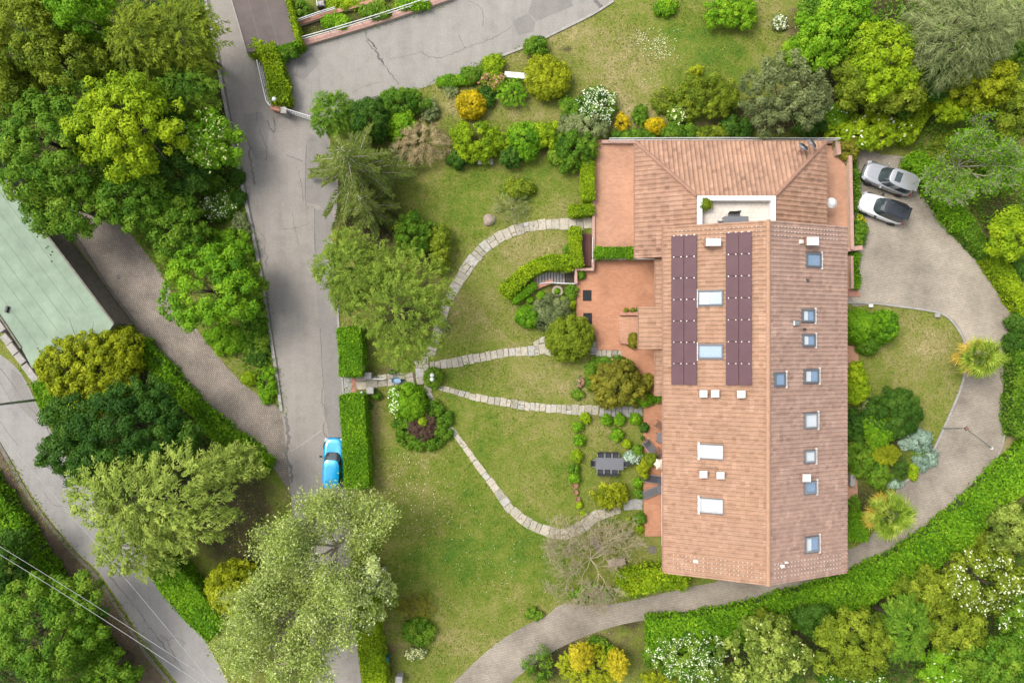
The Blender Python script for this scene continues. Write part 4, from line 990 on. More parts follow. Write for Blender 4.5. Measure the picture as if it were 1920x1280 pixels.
def hedge(name, label, pts, wdt, h, pal, leaf=0.13, dens=1.0, lump=0.10, rough=0.05, cat='hedge', taper=0.92, tvar=0.21, clump=0.0, px_top=True):
    """clipped hedge along a line given where its top shows in the photograph"""
    SEED[0] += 1; rg = np.random.RandomState(SEED[0])
    hh = h if px_top else 0.0
    P = smooth(GP(pts, hh), 6); P = [(p.x, p.y) for p in P]
    b = empty(name, (P[0][0], P[0][1], 0), 0, label, cat)
    m = MB(); cw = wdt-0.22
    m.ribbon(P, cw, -0.02, h-0.16-lump*0.75); m.build('core', M_CORE, b, True)
    A2 = np.array(P); seg = np.linalg.norm(np.diff(A2, axis=0), axis=1); cum = np.concatenate([[0], np.cumsum(seg)]); L = cum[-1]
    la = leaf*leaf*0.62*0.5
    def at(s):
        x = np.interp(s, cum, A2[:, 0]); y = np.interp(s, cum, A2[:, 1]); i = np.clip(np.searchsorted(cum, s)-1, 0, len(seg)-1)
        t = np.diff(A2, axis=0)[i]/np.maximum(seg[i], 1e-6)[:, None]; return x, y, t
    nt_ = int(L*wdt*2.7*dens/la); nsd = int(L*h*1.1*dens/la); ne = int(wdt*h*1.2*dens/la)
    parts = []
    lump *= 1.5
    def noise2(x, y):
        return (np.sin(x*1.7+1.3*np.sin(y*1.1)) + np.sin(y*2.1+1.7*np.sin(x*0.8)) + 0.6*np.sin(x*4.3+y*3.7))*lump/2.6
    s = rg.uniform(0, L, nt_); f = rg.uniform(-0.5, 0.5, nt_); x, y, t = at(s); nx, ny = -t[:, 1], t[:, 0]
    X, Y = x+nx*f*wdt, y+ny*f*wdt
    edge = 1 - np.abs(f)*2; z = h + noise2(X, Y) - 0.14*np.exp(-edge*7) + rg.normal(0, rough, nt_) - rg.uniform(0, 0.10, nt_)
    parts.append((np.stack([X, Y, z], 1), np.tile([0, 0, 1.0], (nt_, 1)), noise2(X*0.7+5, Y*0.7)/max(lump, 1e-3)))
    for sd in (-1, 1):
        s = rg.uniform(0, L, nsd); x, y, t = at(s); nx, ny = -t[:, 1]*sd, t[:, 0]*sd; zz = rg.uniform(0.02, h, nsd)
        o_ = wdt/2*(1-(1-taper)*zz/h) + rg.normal(0, rough, nsd) + noise2(x+zz, y-zz)*0.5
        parts.append((np.stack([x+nx*o_, y+ny*o_, zz], 1), np.stack([nx, ny, 0*nx+0.25], 1), rg.normal(0, .3, nsd)))
    for e, s0 in ((-1, 0.0), (1, L)):
        x, y, t = at(np.full(ne, s0)); f = rg.uniform(-0.5, 0.5, ne); zz = rg.uniform(0.02, h, ne)
        d = 0.08*np.cos(f*3.14)+rg.normal(0, rough, ne)
        parts.append((np.stack([x - t[:, 1]*f*wdt + t[:, 0]*e*d, y + t[:, 0]*f*wdt + t[:, 1]*e*d, zz], 1), t_pad(t*e), rg.normal(0, .3, ne)))
    P3 = np.concatenate([p[0] for p in parts]); N3 = np.concatenate([p[1] for p in parts]); T3 = np.concatenate([p[2] for p in parts]); n = len(P3)
    P3 -= np.array([b.location.x, b.location.y, 0])
    l = leaf*1.15*rg.uniform(0.55, 1.6, n)
    leaf_mesh('foliage', P3, N3*0.8+rdir(rg, n)*0.85+np.array([0, 0, 0.15]), rdir(rg, n), l, l*0.62, 0.46+T3*0.20+rg.normal(0, tvar, n), PAL[pal], b)
    return b
def t_pad(t): return np.concatenate([t, np.full((len(t), 1), 0.2)], 1)

def bare_tree(name, label, px, py, rpx, h, mat, depth=5, seed=1, leaves=None, cat='tree', base=None, thick=0.16, spread=1.0, nmain=7, flat=0.5, rmin=0.012, jit=0.28, spr=0.22):
    rr = random.Random(seed); rg = np.random.RandomState(seed)
    hm = h*0.7; c = G(px, py, hm) if base is None else G(*base)
    R_ = rpx*(H-hm)/F; o = empty(name, (c.x, c.y, 0), 0, label, cat); m = MB(); tips = []
    def grow(p, d, ln, r, k):
        n = 3; q = p
        for i in range(n):
            d = (d + Vector((rr.uniform(-jit, jit), rr.uniform(-jit, jit), rr.uniform(-.12, .12)))).normalized()
            e = q + d*(ln/n); m.tube(q, e, max(rmin, r*(1-0.25*i/n)), max(rmin, r*(1-0.25*(i+1)/n)), 4 if k > 2 else 3, False); q = e
            if k <= 3: tips.append((q.copy(), d.copy()))
            if k > 0 and i >= 0 and rr.random() < (0.85 if k > 1 else 0.7):
                a = rr.choice((-1, 1))*rr.uniform(0.45, 1.0); ax = Vector((rr.uniform(-.4, .4), rr.uniform(-.4, .4), 1)).normalized()
                d2 = (Matrix.Rotation(a, 3, ax) @ d); grow(q, d2, ln*rr.uniform(0.5, 0.72), r*0.52, k-1)
        if k > 0: grow(q, d, ln*0.62, r*0.6, k-1)
    top = Vector((0, 0, h*(0.35 if flat > 0.3 else 0.22))); m.tube((0, 0, -0.05), top, thick*1.2, thick, 8)
    for i in range(nmain):
        a = 6.283*i/nmain + rr.uniform(-.3, .3); d = Vector((math.cos(a)*spread, math.sin(a)*spread, flat+rr.uniform(0, .4))).normalized()
        grow(top, d, R_*0.42, thick*0.55, depth)
    m.build('branches', mat, o)
    if leaves:
        pal, per, sz_, frac = leaves
        T = np.array([t[0] for t in tips]); ci = np.repeat(np.arange(len(T)), per); n = len(ci)
        T = T[rg.rand(len(T)) < frac]; ci = np.repeat(np.arange(len(T)), per); n = len(ci)
        P = T[ci] + rg.normal(0, spr, (n, 3)); l = sz_*rg.uniform(.7, 1.3, n)
        leaf_mesh('crown', P, rdir(rg, n)*0.8+np.array([0, 0, .6]), rdir(rg, n), l, l*0.55, np.repeat(rg.normal(.5, .14, len(T)), per)+rg.normal(0, .12, n), PAL[pal], o)
    return o

def star_conifer(name, label, px, py, rpx, h, pal, seed=5, base_scale=1.0, tiers=8, dens=0.85, arms=(6, 11), squash=(1, 1), droop=0.18):
    """open conifer: long arms with needle sprays, seen from above as a star"""
    rg = np.random.RandomState(seed); hm = h*0.45; c = G(px, py, hm); R_ = rpx*(H-hm)/F
    o = empty(name, (c.x, c.y, 0), 0, label, 'tree'); m = MB(); PP, NN, AA, LL, TT = [], [], [], [], []
    m.tube((0, 0, -0.05), (0, 0, h), 0.024*h, 0.02, 8)
    for k in range(tiers):
        f = k/(tiers-1); z = h*(0.96-0.78*f); rl = R_*(0.16+0.84*f**0.8); na = int(arms[0]+(arms[1]-arms[0])*f)
        for j in range(na):
            a = 6.283*j/na + rg.uniform(-.28, .28) + k*0.7; ln = rl*rg.uniform(0.55, 1.18)
            d = np.array([math.cos(a)*squash[0], math.sin(a)*squash[1], 0]); sd = np.array([-math.sin(a), math.cos(a), 0]); bend = rg.uniform(-.18, .18)
            prev = Vector((0, 0, z)); ns = 7
            for i in range(1, ns+1):
                t = i/ns; p = d*ln*t + sd*bend*ln*t*t + np.array([0, 0, z + 0.12*ln*t - droop*2*ln*t*t]); q = Vector(p)
                m.tube(prev, q, 0.045*(1-t)+0.012, 0.045*(1-t-0.1)+0.012, 4, False); prev = q
            nl = int(ln*85*dens); t = rg.uniform(0.12, 1.03, nl); s = rg.choice([-1, 1], nl); w_ = rg.uniform(0.05, 0.42, nl)*(1.12-t)*min(1.3, ln*0.42) + 0.06
            p = d*(ln*t)[:, None] + sd*(bend*ln*t*t)[:, None] + sd*(s*w_)[:, None] + d*(w_*0.6)[:, None]
            p[:, 2] += z + 0.12*ln*t - droop*2*ln*t*t - 0.25*w_ + rg.normal(0, .03, nl)
            PP.append(p); AA.append(d*0.8 + sd*(s*0.8)[:, None] + rdir(rg, nl)*0.2); NN.append(np.array([0, 0, 1.0]) + rdir(rg, nl)*0.6)
            LL.append(0.34*rg.uniform(.7, 1.3, nl)); TT.append(rg.normal(.5, .1) + rg.normal(0, .12, nl))
    P = np.concatenate(PP); L = np.concatenate(LL); ok = P[:, 2] > 0.1
    leaf_mesh('crown', P[ok], np.concatenate(NN)[ok], np.concatenate(AA)[ok], L[ok], L[ok]*0.26, np.concatenate(TT)[ok], PAL[pal], o)
    m.build('trunk', M_BARKP, o); return o

def palm(name, label, px, py, rpx, h, seed):
    rg = random.Random(seed); hm = h*0.85; c = G(px, py, hm); R_ = rpx*(H-hm)/F
    o = empty(name, (c.x, c.y, 0), 0, label, 'palm')
    m = MB(); m.tube((0, 0, -0.05), (0, 0, h*0.82), 0.22, 0.17, 10)
    for i in range(14): m.tube((0, 0, h*0.82*i/14), (0, 0, h*0.82*i/14+0.05), 0.24-0.004*i, n=10)
    m.build('trunk', M_BARK, o)
    def frond(tb, pl, fl, dry):
        V, Fc, T = [], [], []; nb = 18
        def q(a, b, wa, wb, t):
            i = len(V); a, b = Vector(a), Vector(b); d = b-a; s = Vector((-d.y, d.x, 0)); s = s.normalized() if s.length > 1e-6 else Vector((1, 0, 0))
            V.extend([a-s*wa, a+s*wa, b+s*wb, b-s*wb]); Fc.append((i, i+3, i+2, i+1)); T.append(min(1, max(0, t)))
        q((0, 0, 0), (pl*0.5, 0, 0.10), 0.022, 0.018, 0.2); q((pl*0.5, 0, 0.10), (pl, 0, 0.04), 0.018, 0.014, 0.2)
        for b in range(nb):
            a = (b/(nb-1)-0.5)*R(235); ln = fl*(0.72+0.28*math.cos(a*0.7))*rg.uniform(.8, 1.1); t = tb+rg.uniform(-.2, .2)
            e = a+rg.uniform(-.08, .08)
            p1 = (pl+math.cos(a)*ln*0.45, math.sin(a)*ln*0.45, 0.05+0.035*(b % 2)); p2 = (pl+math.cos(e)*ln, math.sin(e)*ln, -rg.uniform(0.10, 0.45)*ln)
            q((pl, 0, 0.05), p1, 0.006, 0.040*ln/0.8, t-.1); q(p1, p2, 0.040*ln/0.8, 0.003, t+.12)
        me = bpy.data.meshes.new('frond'); me.from_pydata([tuple(x) for x in V], [], Fc); me.update(); tri_attr(me, T); me.materials.append(PAL['palmdry' if dry else 'palm']); return me
    green = [frond(0.15+0.1*v, R_*rg.uniform(.34, .62), R_*rg.uniform(.34, .46), False) for v in range(8)]
    drym = [frond(0.3+0.1*v, R_*rg.uniform(.40, .60), R_*rg.uniform(.30, .42), True) for v in range(3)]
    n = 64
    for i in range(n):
        f = i/n; az = i*2.39996+rg.uniform(-.35, .35); tilt = R(-78+108*f**0.8)+rg.uniform(-.18, .18)
        dry = f > 0.62 and math.cos(az-2.7) > 0.35
        fr = link_mesh('frond', rg.choice(drym if dry else green), None, o); fr.location = (0, 0, h*0.78+0.12*(1-f)); k = rg.uniform(.82, 1.12)
        fr.scale = (k, k, k); fr.rotation_euler = (rg.uniform(-.6, .6), tilt, az)
    return o
# ------------------------------------------------------------------ trees
T = plant
# wood in the upper left corner
T('maple_tree', 'bright lime-green maple crown standing out of the dark wood at upper left', 232, 232, 100, 102, 11, 'lime', clump=0.62, leaf=0.22)
T('broadleaf_tree', 'mid green tree at left edge just above the green flat roof', 85, 265, 112, 120, 10, 'mid')
T('broadleaf_tree', 'dense green tree overhanging the corner of the green flat roof', 120, 385, 78, 60, 7.5, 'mid')
T('broadleaf_tree', 'dark green tree below the lime maple, above the ramp', 235, 365, 85, 68, 7.5, 'mid')
T('broadleaf_tree', 'yellowish olive tree in the extreme upper left corner', 40, 70, 85, 85, 11, 'olive')
T('broadleaf_tree', 'olive tree right of the corner tree, above the lime maple', 130, 110, 72, 60, 10, 'olive')
T('broadleaf_tree', 'fresh green tree at the top edge of the left wood', 150, 15, 62, 50, 11, 'bright', clump=0.6)
T('broadleaf_tree', 'thin olive tree with grey twigs at top, left of the lane', 262, 70, 72, 72, 10, 'olive', 'spray', slen=1.0, cov=1.7)
T('broadleaf_tree', 'feathery green tree by the lane at the top edge', 345, 65, 72, 78, 9, 'olive', 'spray', slen=1.0, cov=1.7)
T('broadleaf_tree', 'green tree hanging towards the lane above the white blossom tree', 345, 155, 68, 52, 7, 'mid', 'spray', slen=0.9, cov=1.7)
T('broadleaf_tree', 'shaded dark tree between lime maple and white blossom tree', 315, 225, 40, 62, 6, 'dark')
T('broadleaf_tree', 'olive green tree at left edge between corner tree and mid green tree', 20, 165, 60, 48, 9, 'olive')
T('broadleaf_tree', 'dark understorey tree behind the lime maple', 205, 140, 60, 40, 7, 'dark')
T('blossom_tree', 'green tree dotted with cream blossom beside the lane', 388, 265, 50, 58, 6, 'bright', fl=('cream', 380, 0.13), clump=0.55, leaf=0.20)
T('broadleaf_tree', 'low green tree above the round dark cushions by lane', 330, 330, 62, 48, 5, 'dark')
T('broadleaf_tree', 'mid green bushy tree spilling over the ramp top', 320, 415, 62, 52, 5, 'mid')
T('broadleaf_tree', 'bright green garden tree between the ramp and the lane', 385, 545, 92, 85, 7, 'bright', clump=0.55, leaf=0.20)
T('broadleaf_tree', 'smaller mid green tree against the lane kerb above ramp junction', 455, 525, 40, 55, 5, 'mid', clump=0.55, leaf=0.20)
T('flowering_shrub', 'shrub with white star flowers between lane and wood', 408, 388, 32, 28, 1.4, 'mid', fl=('white', 220, 0.12))
T('sage_shrub', 'blue-grey sage clump by the lane kerb below white star flowers', 448, 425, 18, 26, 0.9, 'sage')
for px, py, r, lb in [(444,332,13,'dark round cushion shrub nearest the lane kerb, upper one'),(416,353,10,'small dark round cushion shrub farther from the lane kerb'),(447,371,13,'dark round cushion shrub by lane kerb, lower one')]:
    T('cushion_shrub', lb, px, py, r, r, 0.8, 'dark', leaf=0.10)
T('round_shrub', 'lime round shrub in the bed tip at the ramp edge', 466, 710, 13, 12, 0.9, 'lime')
T('ground_shrub', 'low green planting in the bed between ramp and lane, upper clump', 478, 640, 24, 34, 1.0, 'mid')
T('ground_shrub', 'low green planting at pointed lower end of bed between ramp and lane', 500, 720, 20, 34, 0.8, 'bright')
T('ground_shrub', 'low dark planting along the lane kerb below bright garden tree', 482, 665, 20, 22, 0.9, 'dark')
T('round_shrub', 'yellow-green shrub between bright garden tree and lane kerb', 466, 565, 16, 16, 1.6, 'lime')

T('broadleaf_tree', 'loose green thicket on the slope above the bright garden tree', 345, 462, 62, 42, 4, 'mid', leaf=0.17)
T('garden_shrub', 'loose green bushes between bright garden tree and white star flowers', 425, 462, 42, 30, 2.0, 'bright')
T('garden_shrub', 'dark bushes along the lane kerb beside the bright garden tree', 476, 600, 24, 40, 1.6, 'mid')
T('garden_shrub', 'low bushes on the ramp side of the bright garden tree', 420, 635, 44, 28, 1.4, 'bright')
T('garden_shrub', 'leafy bank between white blossom tree and wood edge', 375, 330, 34, 34, 1.8, 'mid')
# left middle and lower left
T('spreading_bush', 'wide golden olive bush growing over the end of the green flat roof', 165, 690, 124, 86, 5.0, 'gold', h0=0.5, leaf=0.16, clump=0.38, dens=0.9, ccov=1.7, lump=0.2, lobes=3)
T('broadleaf_tree', 'dark green tree below golden bush', 228, 802, 142, 96, 8.5, 'dark', clump=0.6)
T('broadleaf_tree', 'dark blue-green tree at road edge below the lamp pole', 130, 850, 62, 60, 6.5, 'dark')
T('locust_tree', 'pale feathery green tree spreading over the lower road', 275, 940, 158, 112, 11, 'feather', 'spray', slen=1.1, cov=1.9, leaf=0.27, wr=0.34)
T('locust_tree', 'pale feathery limb of foliage hanging low over the lower road', 250, 1040, 90, 50, 7, 'feather', 'spray', slen=1.0, cov=1.6, leaf=0.26, wr=0.34)
bare_tree('poplar_tree', 'large silvery poplar crown over the blue car', 600, 1060, 182, 13, M_BARKP, 4, 64, ('silver', 15, 0.17, 0.6), thick=0.22, nmain=7, spr=0.34, jit=0.5, flat=0.55, rmin=0.010)
bare_tree('poplar_tree', 'silvery poplar crown at the bottom edge, left of the lower lane', 520, 1200, 178, 12, M_BARKP, 4, 66, ('silver', 15, 0.17, 0.6), thick=0.2, nmain=7, spr=0.34, jit=0.5, flat=0.55, rmin=0.010)
T('locust_tree', 'pale feathery foliage arm reaching right towards the ramp hedge end', 425, 872, 62, 40, 8, 'feather', 'spray', slen=1.0, cov=1.6, leaf=0.26, wr=0.34)
T('poplar_tree', 'slim silvery poplar limb with white tufts beside lower hedge', 695, 1110, 48, 72, 8, 'silver', clump=0.5, leaf=0.22, ccov=0.8, dens=0.8, fl=('white', 260, 0.10), bark=M_BARKP)
T('round_shrub', 'golden green ball shrub between lower hedge and silvery poplar', 437, 1104, 47, 46, 3.2, 'gold', leaf=0.16)
T('broadleaf_tree', 'rich green tree in the lower left corner under the cables', 75, 1185, 112, 108, 9, 'mid')
T('broadleaf_tree', 'green tree at the bottom edge left of the earth bank', 190, 1270, 58, 52, 6, 'mid')
T('broadleaf_tree', 'dark tree at the left edge above the corner tree', 5, 1060, 40, 70, 6, 'dark')
hedge('bank_hedge', 'long bright green hedge bank beside the brown earth strip', [(-50,900),(8,985),(64,1070),(122,1155),(178,1235),(215,1300)], 2.4, 1.4, 'bright', leaf=0.17, lump=0.25, rough=0.1)
hedge('ramp_hedge', 'long green hedge running down the ramp behind dark tree', [(262,645),(306,704),(366,766),(426,822),(500,876)], 1.55, 1.0, 'bright', leaf=0.16, lump=0.3, rough=0.14)
hedge('road_hedge', 'bright clipped hedge along the lower road beside golden ball shrub', [(290,1052),(325,1095),(365,1145),(405,1185)], 2.4, 1.9, 'bright', leaf=0.15, lump=0.18)
hedge('road_hedge', 'short green clipped shrub hedge round the lamp pole foot', [(70,715),(84,750),(96,790)], 1.3, 1.4, 'bright', leaf=0.13)
hedge('lane_hedge', 'clipped hedge north of garden entrance on the lane', [(652,615),(656,655),(657,704)], 1.95, 1.9, 'bright', leaf=0.12)
hedge('lane_hedge', 'clipped hedge south of garden entrance, beside the blue car', [(658,742),(662,800),(666,860),(668,915)], 2.05, 1.9, 'bright', leaf=0.12)
hedge('lane_hedge', 'lower clipped hedge running to the bottom edge past the green bin', [(676,1060),(682,1130),(690,1200),(704,1290)], 1.9, 1.8, 'lime', leaf=0.13)
hedge('arch_hedge', 'thick bright creeper hedge between the gate post and brown flat roof', [(497,84),(505,105),(515,140),(524,190)], 1.45, 1.5, 'lime', leaf=0.14, lump=0.25, rough=0.1)
hedge('creeper', 'strip of bright creeper along the east edge of brown flat roof', [(538,-6),(548,35),(560,78)], 0.42, 1.45, 'lime', leaf=0.12, lump=0.1)
hedge('creeper', 'strip of bright creeper along the front edge of brown flat roof', [(562,80),(538,87),(520,91)], 0.42, 1.4, 'bright', leaf=0.12, lump=0.1)
T('ivy_shrub', 'dark leafy shrub under the front edge of the brown roof', 537, 98, 22, 15, 1.8, 'mid')
T('ivy_shrub', 'bright creeper mound on the corner of brown flat roof', 487, 90, 24, 20, 1.8, 'lime', leaf=0.15)
# plants in the strips by the brown roof
T('strip_shrub', 'dark green shrub in the gravel bed right of brown roof', 563, 16, 18, 17, 1.4, 'mid')
T('strip_shrub', 'tufty green plant in the strip below narrow terracotta wall', 632, 40, 28, 12, 0.7, 'bright')
T('strip_shrub', 'dark feathery plants in the strip near the white rail', 705, 20, 32, 15, 1.0, 'mid')
T('strip_shrub', 'yellow-green plants at top edge behind the white rail', 770, 8, 30, 10, 0.9, 'bright')
T('strip_shrub', 'bright weeds above the narrow terracotta wall', 640, 10, 40, 8, 0.6, 'lime')

# garden north-west: shrubs round the road bend
T('pine_tree', 'bushy green pine at the road bend by the white gate', 622, 212, 44, 44, 4.5, 'mid', 'spray', slen=0.6, leaf=0.20, wr=0.25, cov=2.0)
T('round_shrub', 'dark green round holly right of bushy pine', 692, 224, 36, 36, 3.4, 'dark', leaf=0.14)
T('garden_shrub', 'mixed green shrub on the bend above the holly', 752, 190, 46, 28, 2.2, 'mid')
T('garden_shrub', 'loose green shrub between holly and the lavender', 750, 235, 36, 30, 1.8, 'bright')
T('sage_shrub', 'grey-blue lavender clump by white daisies on the bend', 805, 205, 18, 24, 0.9, 'sage')
star_conifer('spruce_tree', 'open dark spruce with long radiating branches beside the lane', 668, 315, 105, 10, 'spruce', 5)
star_conifer('spruce_tree', 'drooping spruce skirts above the bare brown soil by lane', 690, 385, 68, 6, 'spruce', 9, tiers=6, dens=0.9)
T('dead_conifer', 'withered tan conifer beside the open dark spruce', 790, 265, 62, 42, 3.0, 'drybrown', 'spray', slen=0.8, leaf=0.34, wr=0.12, cov=1.0, cat='shrub')
T('broom_shrub', 'thin grey-green wisps between spruce and withered conifer', 752, 290, 42, 24, 1.8, 'sage', 'spray', slen=0.7, leaf=0.26, wr=0.12, cov=0.7)
T('cypress_tree', 'olive feathery cypress overhanging the lane, left of its taller partner', 662, 505, 82, 84, 8, 'cedar', 'spray', slen=0.9, leaf=0.24, wr=0.27, cov=1.8, lump=0.45)
T('cypress_tree', 'large feathery cypress between the curved path and garden entrance', 752, 580, 92, 116, 9, 'cedar', 'spray', slen=0.9, leaf=0.24, wr=0.27, cov=1.8, lump=0.45)
T('garden_shrub', 'olive shrub tucked against the right side of large cypress', 826, 465, 20, 48, 2.6, 'olive')
T('garden_shrub', 'green shrub behind cypress and drooping spruce', 775, 440, 40, 40, 3.0, 'mid')
T('yucca', 'small grassy clump by the curved path at the large cypress', 832, 610, 13, 14, 0.7, 'sage', 'spray', slen=0.4)
# shrub belt north
T('garden_shrub', 'yellow-green laurel mass behind the small stone bench', 893, 262, 60, 38, 2.6, 'lime', leaf=0.16, clump=0.4)
T('garden_shrub', 'dark laurel under left end of the yellow-green laurel mass', 862, 298, 26, 14, 1.5, 'dark')
T('garden_shrub', 'dark juniper right of the small stone bench', 955, 294, 20, 22, 1.8, 'dark')
T('garden_shrub', 'bright green laurel right of dark juniper', 985, 262, 32, 36, 2.4, 'bright', leaf=0.16)
T('garden_shrub', 'lime laurel in middle of the belt above curved path', 1022, 252, 26, 24, 2.2, 'lime', leaf=0.16)
T('garden_shrub', 'dense green laurel at the terrace corner', 1078, 282, 48, 38, 2.8, 'mid', leaf=0.16)
T('garden_shrub', 'grey-green rosemary mass above the terrace corner laurel', 1088, 238, 52, 26, 2.0, 'sage')
T('ball_shrub', 'brilliant yellow ball shrub on the dry lawn', 883, 195, 24, 23, 1.6, 'yellow', leaf=0.14)
T('garden_shrub', 'lime euonymus at the road edge above the pink flowers', 924, 122, 23, 20, 1.3, 'lime')
T('garden_shrub', 'low green hedge shrub at the road edge left of euonymus', 890, 138, 26, 15, 1.1, 'mid')
T('garden_shrub', 'low creeping green shrub following the road edge', 850, 152, 30, 9, 0.8, 'bright')
T('flowering_shrub', 'pink flowering shrub left of white bench', 925, 150, 26, 16, 1.0, 'olive', fl=('pink', 120, 0.13))
T('garden_shrub', 'dark green bush right of yellow ball shrub', 912, 178, 17, 22, 1.1, 'dark')
T('garden_shrub', 'bright fern-like bush below the white bench', 962, 174, 32, 30, 1.6, 'bright', 'spray', slen=0.5, leaf=0.2)
T('ball_shrub', 'olive-gold round bush right of white bench', 1025, 143, 38, 37, 2.2, 'gold', leaf=0.14)
T('garden_shrub', 'single dark green shrub on the lawn at road kerb', 1004, 86, 22, 20, 1.3, 'mid')
T('yucca', 'spiky yucca rosette on the dry bend bed', 846, 166, 14, 14, 0.9, 'sage', 'spray', slen=0.45)
T('blossom_shrub', 'white spirea in full bloom left of two yellow brooms', 1120, 198, 38, 38, 2.0, 'mid', fl=('white', 800, 0.10))
T('garden_shrub', 'green foliage clump left of white spirea', 1072, 205, 24, 22, 1.5, 'mid')
T('ball_shrub', 'yellow broom clump touching the white spirea', 1167, 228, 16, 17, 1.0, 'yellow', 'spray', slen=0.35, leaf=0.16)
T('ball_shrub', 'yellow broom clump by the fence, right one', 1228, 236, 15, 13, 1.0, 'yellow', leaf=0.12)
T('garden_shrub', 'small green bush between two yellow brooms', 1200, 215, 14, 20, 0.9, 'mid')
T('garden_shrub', 'faint low green bush on lawn above the right broom', 1245, 190, 24, 24, 0.7, 'olive', dens=0.5)
T('blossom_shrub', 'cream flowered shrub left of the broad olive bush', 1273, 212, 18, 18, 1.2, 'mid', fl=('cream', 130, 0.14))
T('garden_shrub', 'broad olive-green bush on the lawn left of grey olive tree', 1328, 180, 60, 42, 2.4, 'olive', leaf=0.15)
T('yucca', 'yellow-edged yucca above broad olive-green bush', 1306, 131, 17, 11, 0.9, 'gold', 'spray', slen=0.4)
T('garden_shrub', 'bright variegated bush at top edge of the lawn', 1372, 20, 50, 34, 2.2, 'bright')
T('garden_shrub', 'small green bush at the top edge of lawn, left of variegated bush', 1248, 12, 22, 16, 0.9, 'bright')
T('blossom_shrub', 'white daisy clump on lawn at the upper right', 1462, 43, 15, 15, 0.5, 'sage', fl=('white', 110, 0.11))
for px, py, rx, ry, pl, lb in [(1190,255,40,12,'mid','low flowering border directly behind fence, left stretch'),(1275,246,36,14,'mid','low green border behind the fence in the middle'),(1335,250,30,12,'olive','low olive border behind the fence right of the middle'),(1372,238,20,22,'dark','dark rounded shrub behind fence left of the olive tree'),(1398,240,14,18,'dark','dark narrow shrub touching the olive tree behind fence')]:
    T('border_shrub', lb, px, py, rx, ry, 1.0, pl)
# upper right wood
T('olive_tree', 'large grey-green olive tree above the extension roof', 1480, 172, 84, 74, 6.5, 'grey', clump=0.5, leaf=0.18, dens=0.9)
T('broadleaf_tree', 'bright green tree at the top right of the lawn', 1545, 65, 52, 58, 6, 'bright')
T('broadleaf_tree', 'green tree at top edge right of the lawn tree', 1590, 25, 46, 40, 6, 'bright')
T('broadleaf_tree', 'dark bush at the top edge beside the pale soil patch', 1530, 15, 26, 24, 3.6, 'mid')
T('broadleaf_tree', 'brilliant lime tree left of the grey willow', 1662, 108, 66, 72, 8, 'lime', clump=0.55, leaf=0.20)
T('broadleaf_tree', 'olive-gold tree between olive tree and lime tree', 1608, 148, 46, 50, 6, 'olive')
T('broadleaf_tree', 'dark olive tree below the brilliant lime tree', 1684, 172, 50, 40, 6, 'olive')
T('broadleaf_tree', 'dark rounded laurel tree under the willow', 1755, 145, 36, 38, 5, 'dark', leaf=0.2)
T('garden_shrub', 'yellow-green viburnum left of olive-gold tree', 1505, 95, 40, 30, 2.4, 'bright')
T('willow_tree', 'large grey-green willow in the upper right', 1800, 62, 118, 92, 10, 'grey', 'spray', slen=1.4, leaf=0.40, wr=0.13, cov=3.0, radial=1.0)
T('willow_tree', 'pale willow foliage reaching the right edge at top', 1890, 35, 60, 52, 8, 'sage', 'spray', slen=1.3, leaf=0.40, wr=0.13, cov=2.2)
T('broadleaf_tree', 'yellow-lime tree at right edge below the green bin', 1848, 158, 60, 48, 6, 'gold', clump=0.55, leaf=0.20)
T('broadleaf_tree', 'small lime tree left of yellow-lime tree', 1785, 205, 34, 24, 4, 'lime', clump=0.4, leaf=0.18)
T('broadleaf_tree', 'dark olive tree on the right edge beside yellow-lime tree', 1905, 205, 30, 55, 5, 'olive')
T('garden_shrub', 'green shrub by bins at the right edge', 1900, 100, 24, 24, 2.5, 'mid')
hedge('small_hedge', 'lime V-shaped hedge arm rising towards the yellow-lime tree', [(1706,258),(1728,222),(1752,190)], 1.0, 1.3, 'lime', leaf=0.12)
hedge('small_hedge', 'lime V-shaped hedge arm leading to the creeper', [(1712,262),(1690,240),(1668,228)], 1.0, 1.3, 'lime', leaf=0.12)
T('creeper_mound', 'lime creeper mound behind the parked cars, with white flowers', 1630, 246, 72, 36, 2.8, 'lime', leaf=0.17, fl=('white', 60, 0.15))
T('creeper_mound', 'bright creeper end touching the olive tree near fence', 1565, 225, 30, 26, 1.8, 'bright', fl=('white', 60, 0.13))
T('garden_shrub', 'russet green shrub over the stepped parapet', 1592, 278, 26, 24, 2.0, 'rust')
T('flowering_shrub', 'small orange flowering plant by fence end', 1562, 264, 9, 8, 0.9, 'mid', fl=('orange', 70, 0.10))
T('garden_shrub', 'dark ivy in the corner between olive tree and creeper', 1520, 232, 30, 24, 2.0, 'dark')
T('garden_shrub', 'green shrub inside lime V-shaped hedge', 1702, 225, 18, 20, 1.4, 'mid')
bare_tree('thin_tree', 'sparse twiggy tree with pale grey branches right of the cars', 1825, 300, 112, 5.5, M_BARKP, 5, 21, ('bright', 2, 0.17, 0.26), thick=0.10, nmain=8, rmin=0.008, jit=0.36)
T('garden_shrub', 'light green undergrowth on the right side under the twiggy tree', 1880, 315, 48, 55, 2.0, 'bright', 'spray', slen=0.7, cov=1.6)
T('garden_shrub', 'light green undergrowth left under the twiggy tree', 1780, 280, 40, 36, 1.4, 'olive', 'spray', slen=0.6, cov=1.4)
hedge('drive_hedge', 'upper green hedge curving along forecourt behind the silver car', [(1715,292),(1745,330),(1772,372),(1812,425)], 1.5, 1.3, 'bright', leaf=0.14, lump=0.3, rough=0.12)
hedge('drive_hedge', 'middle green hedge along the forecourt below the twiggy tree', [(1815,425),(1840,455),(1862,475)], 1.4, 1.3, 'mid', leaf=0.13, lump=0.15)
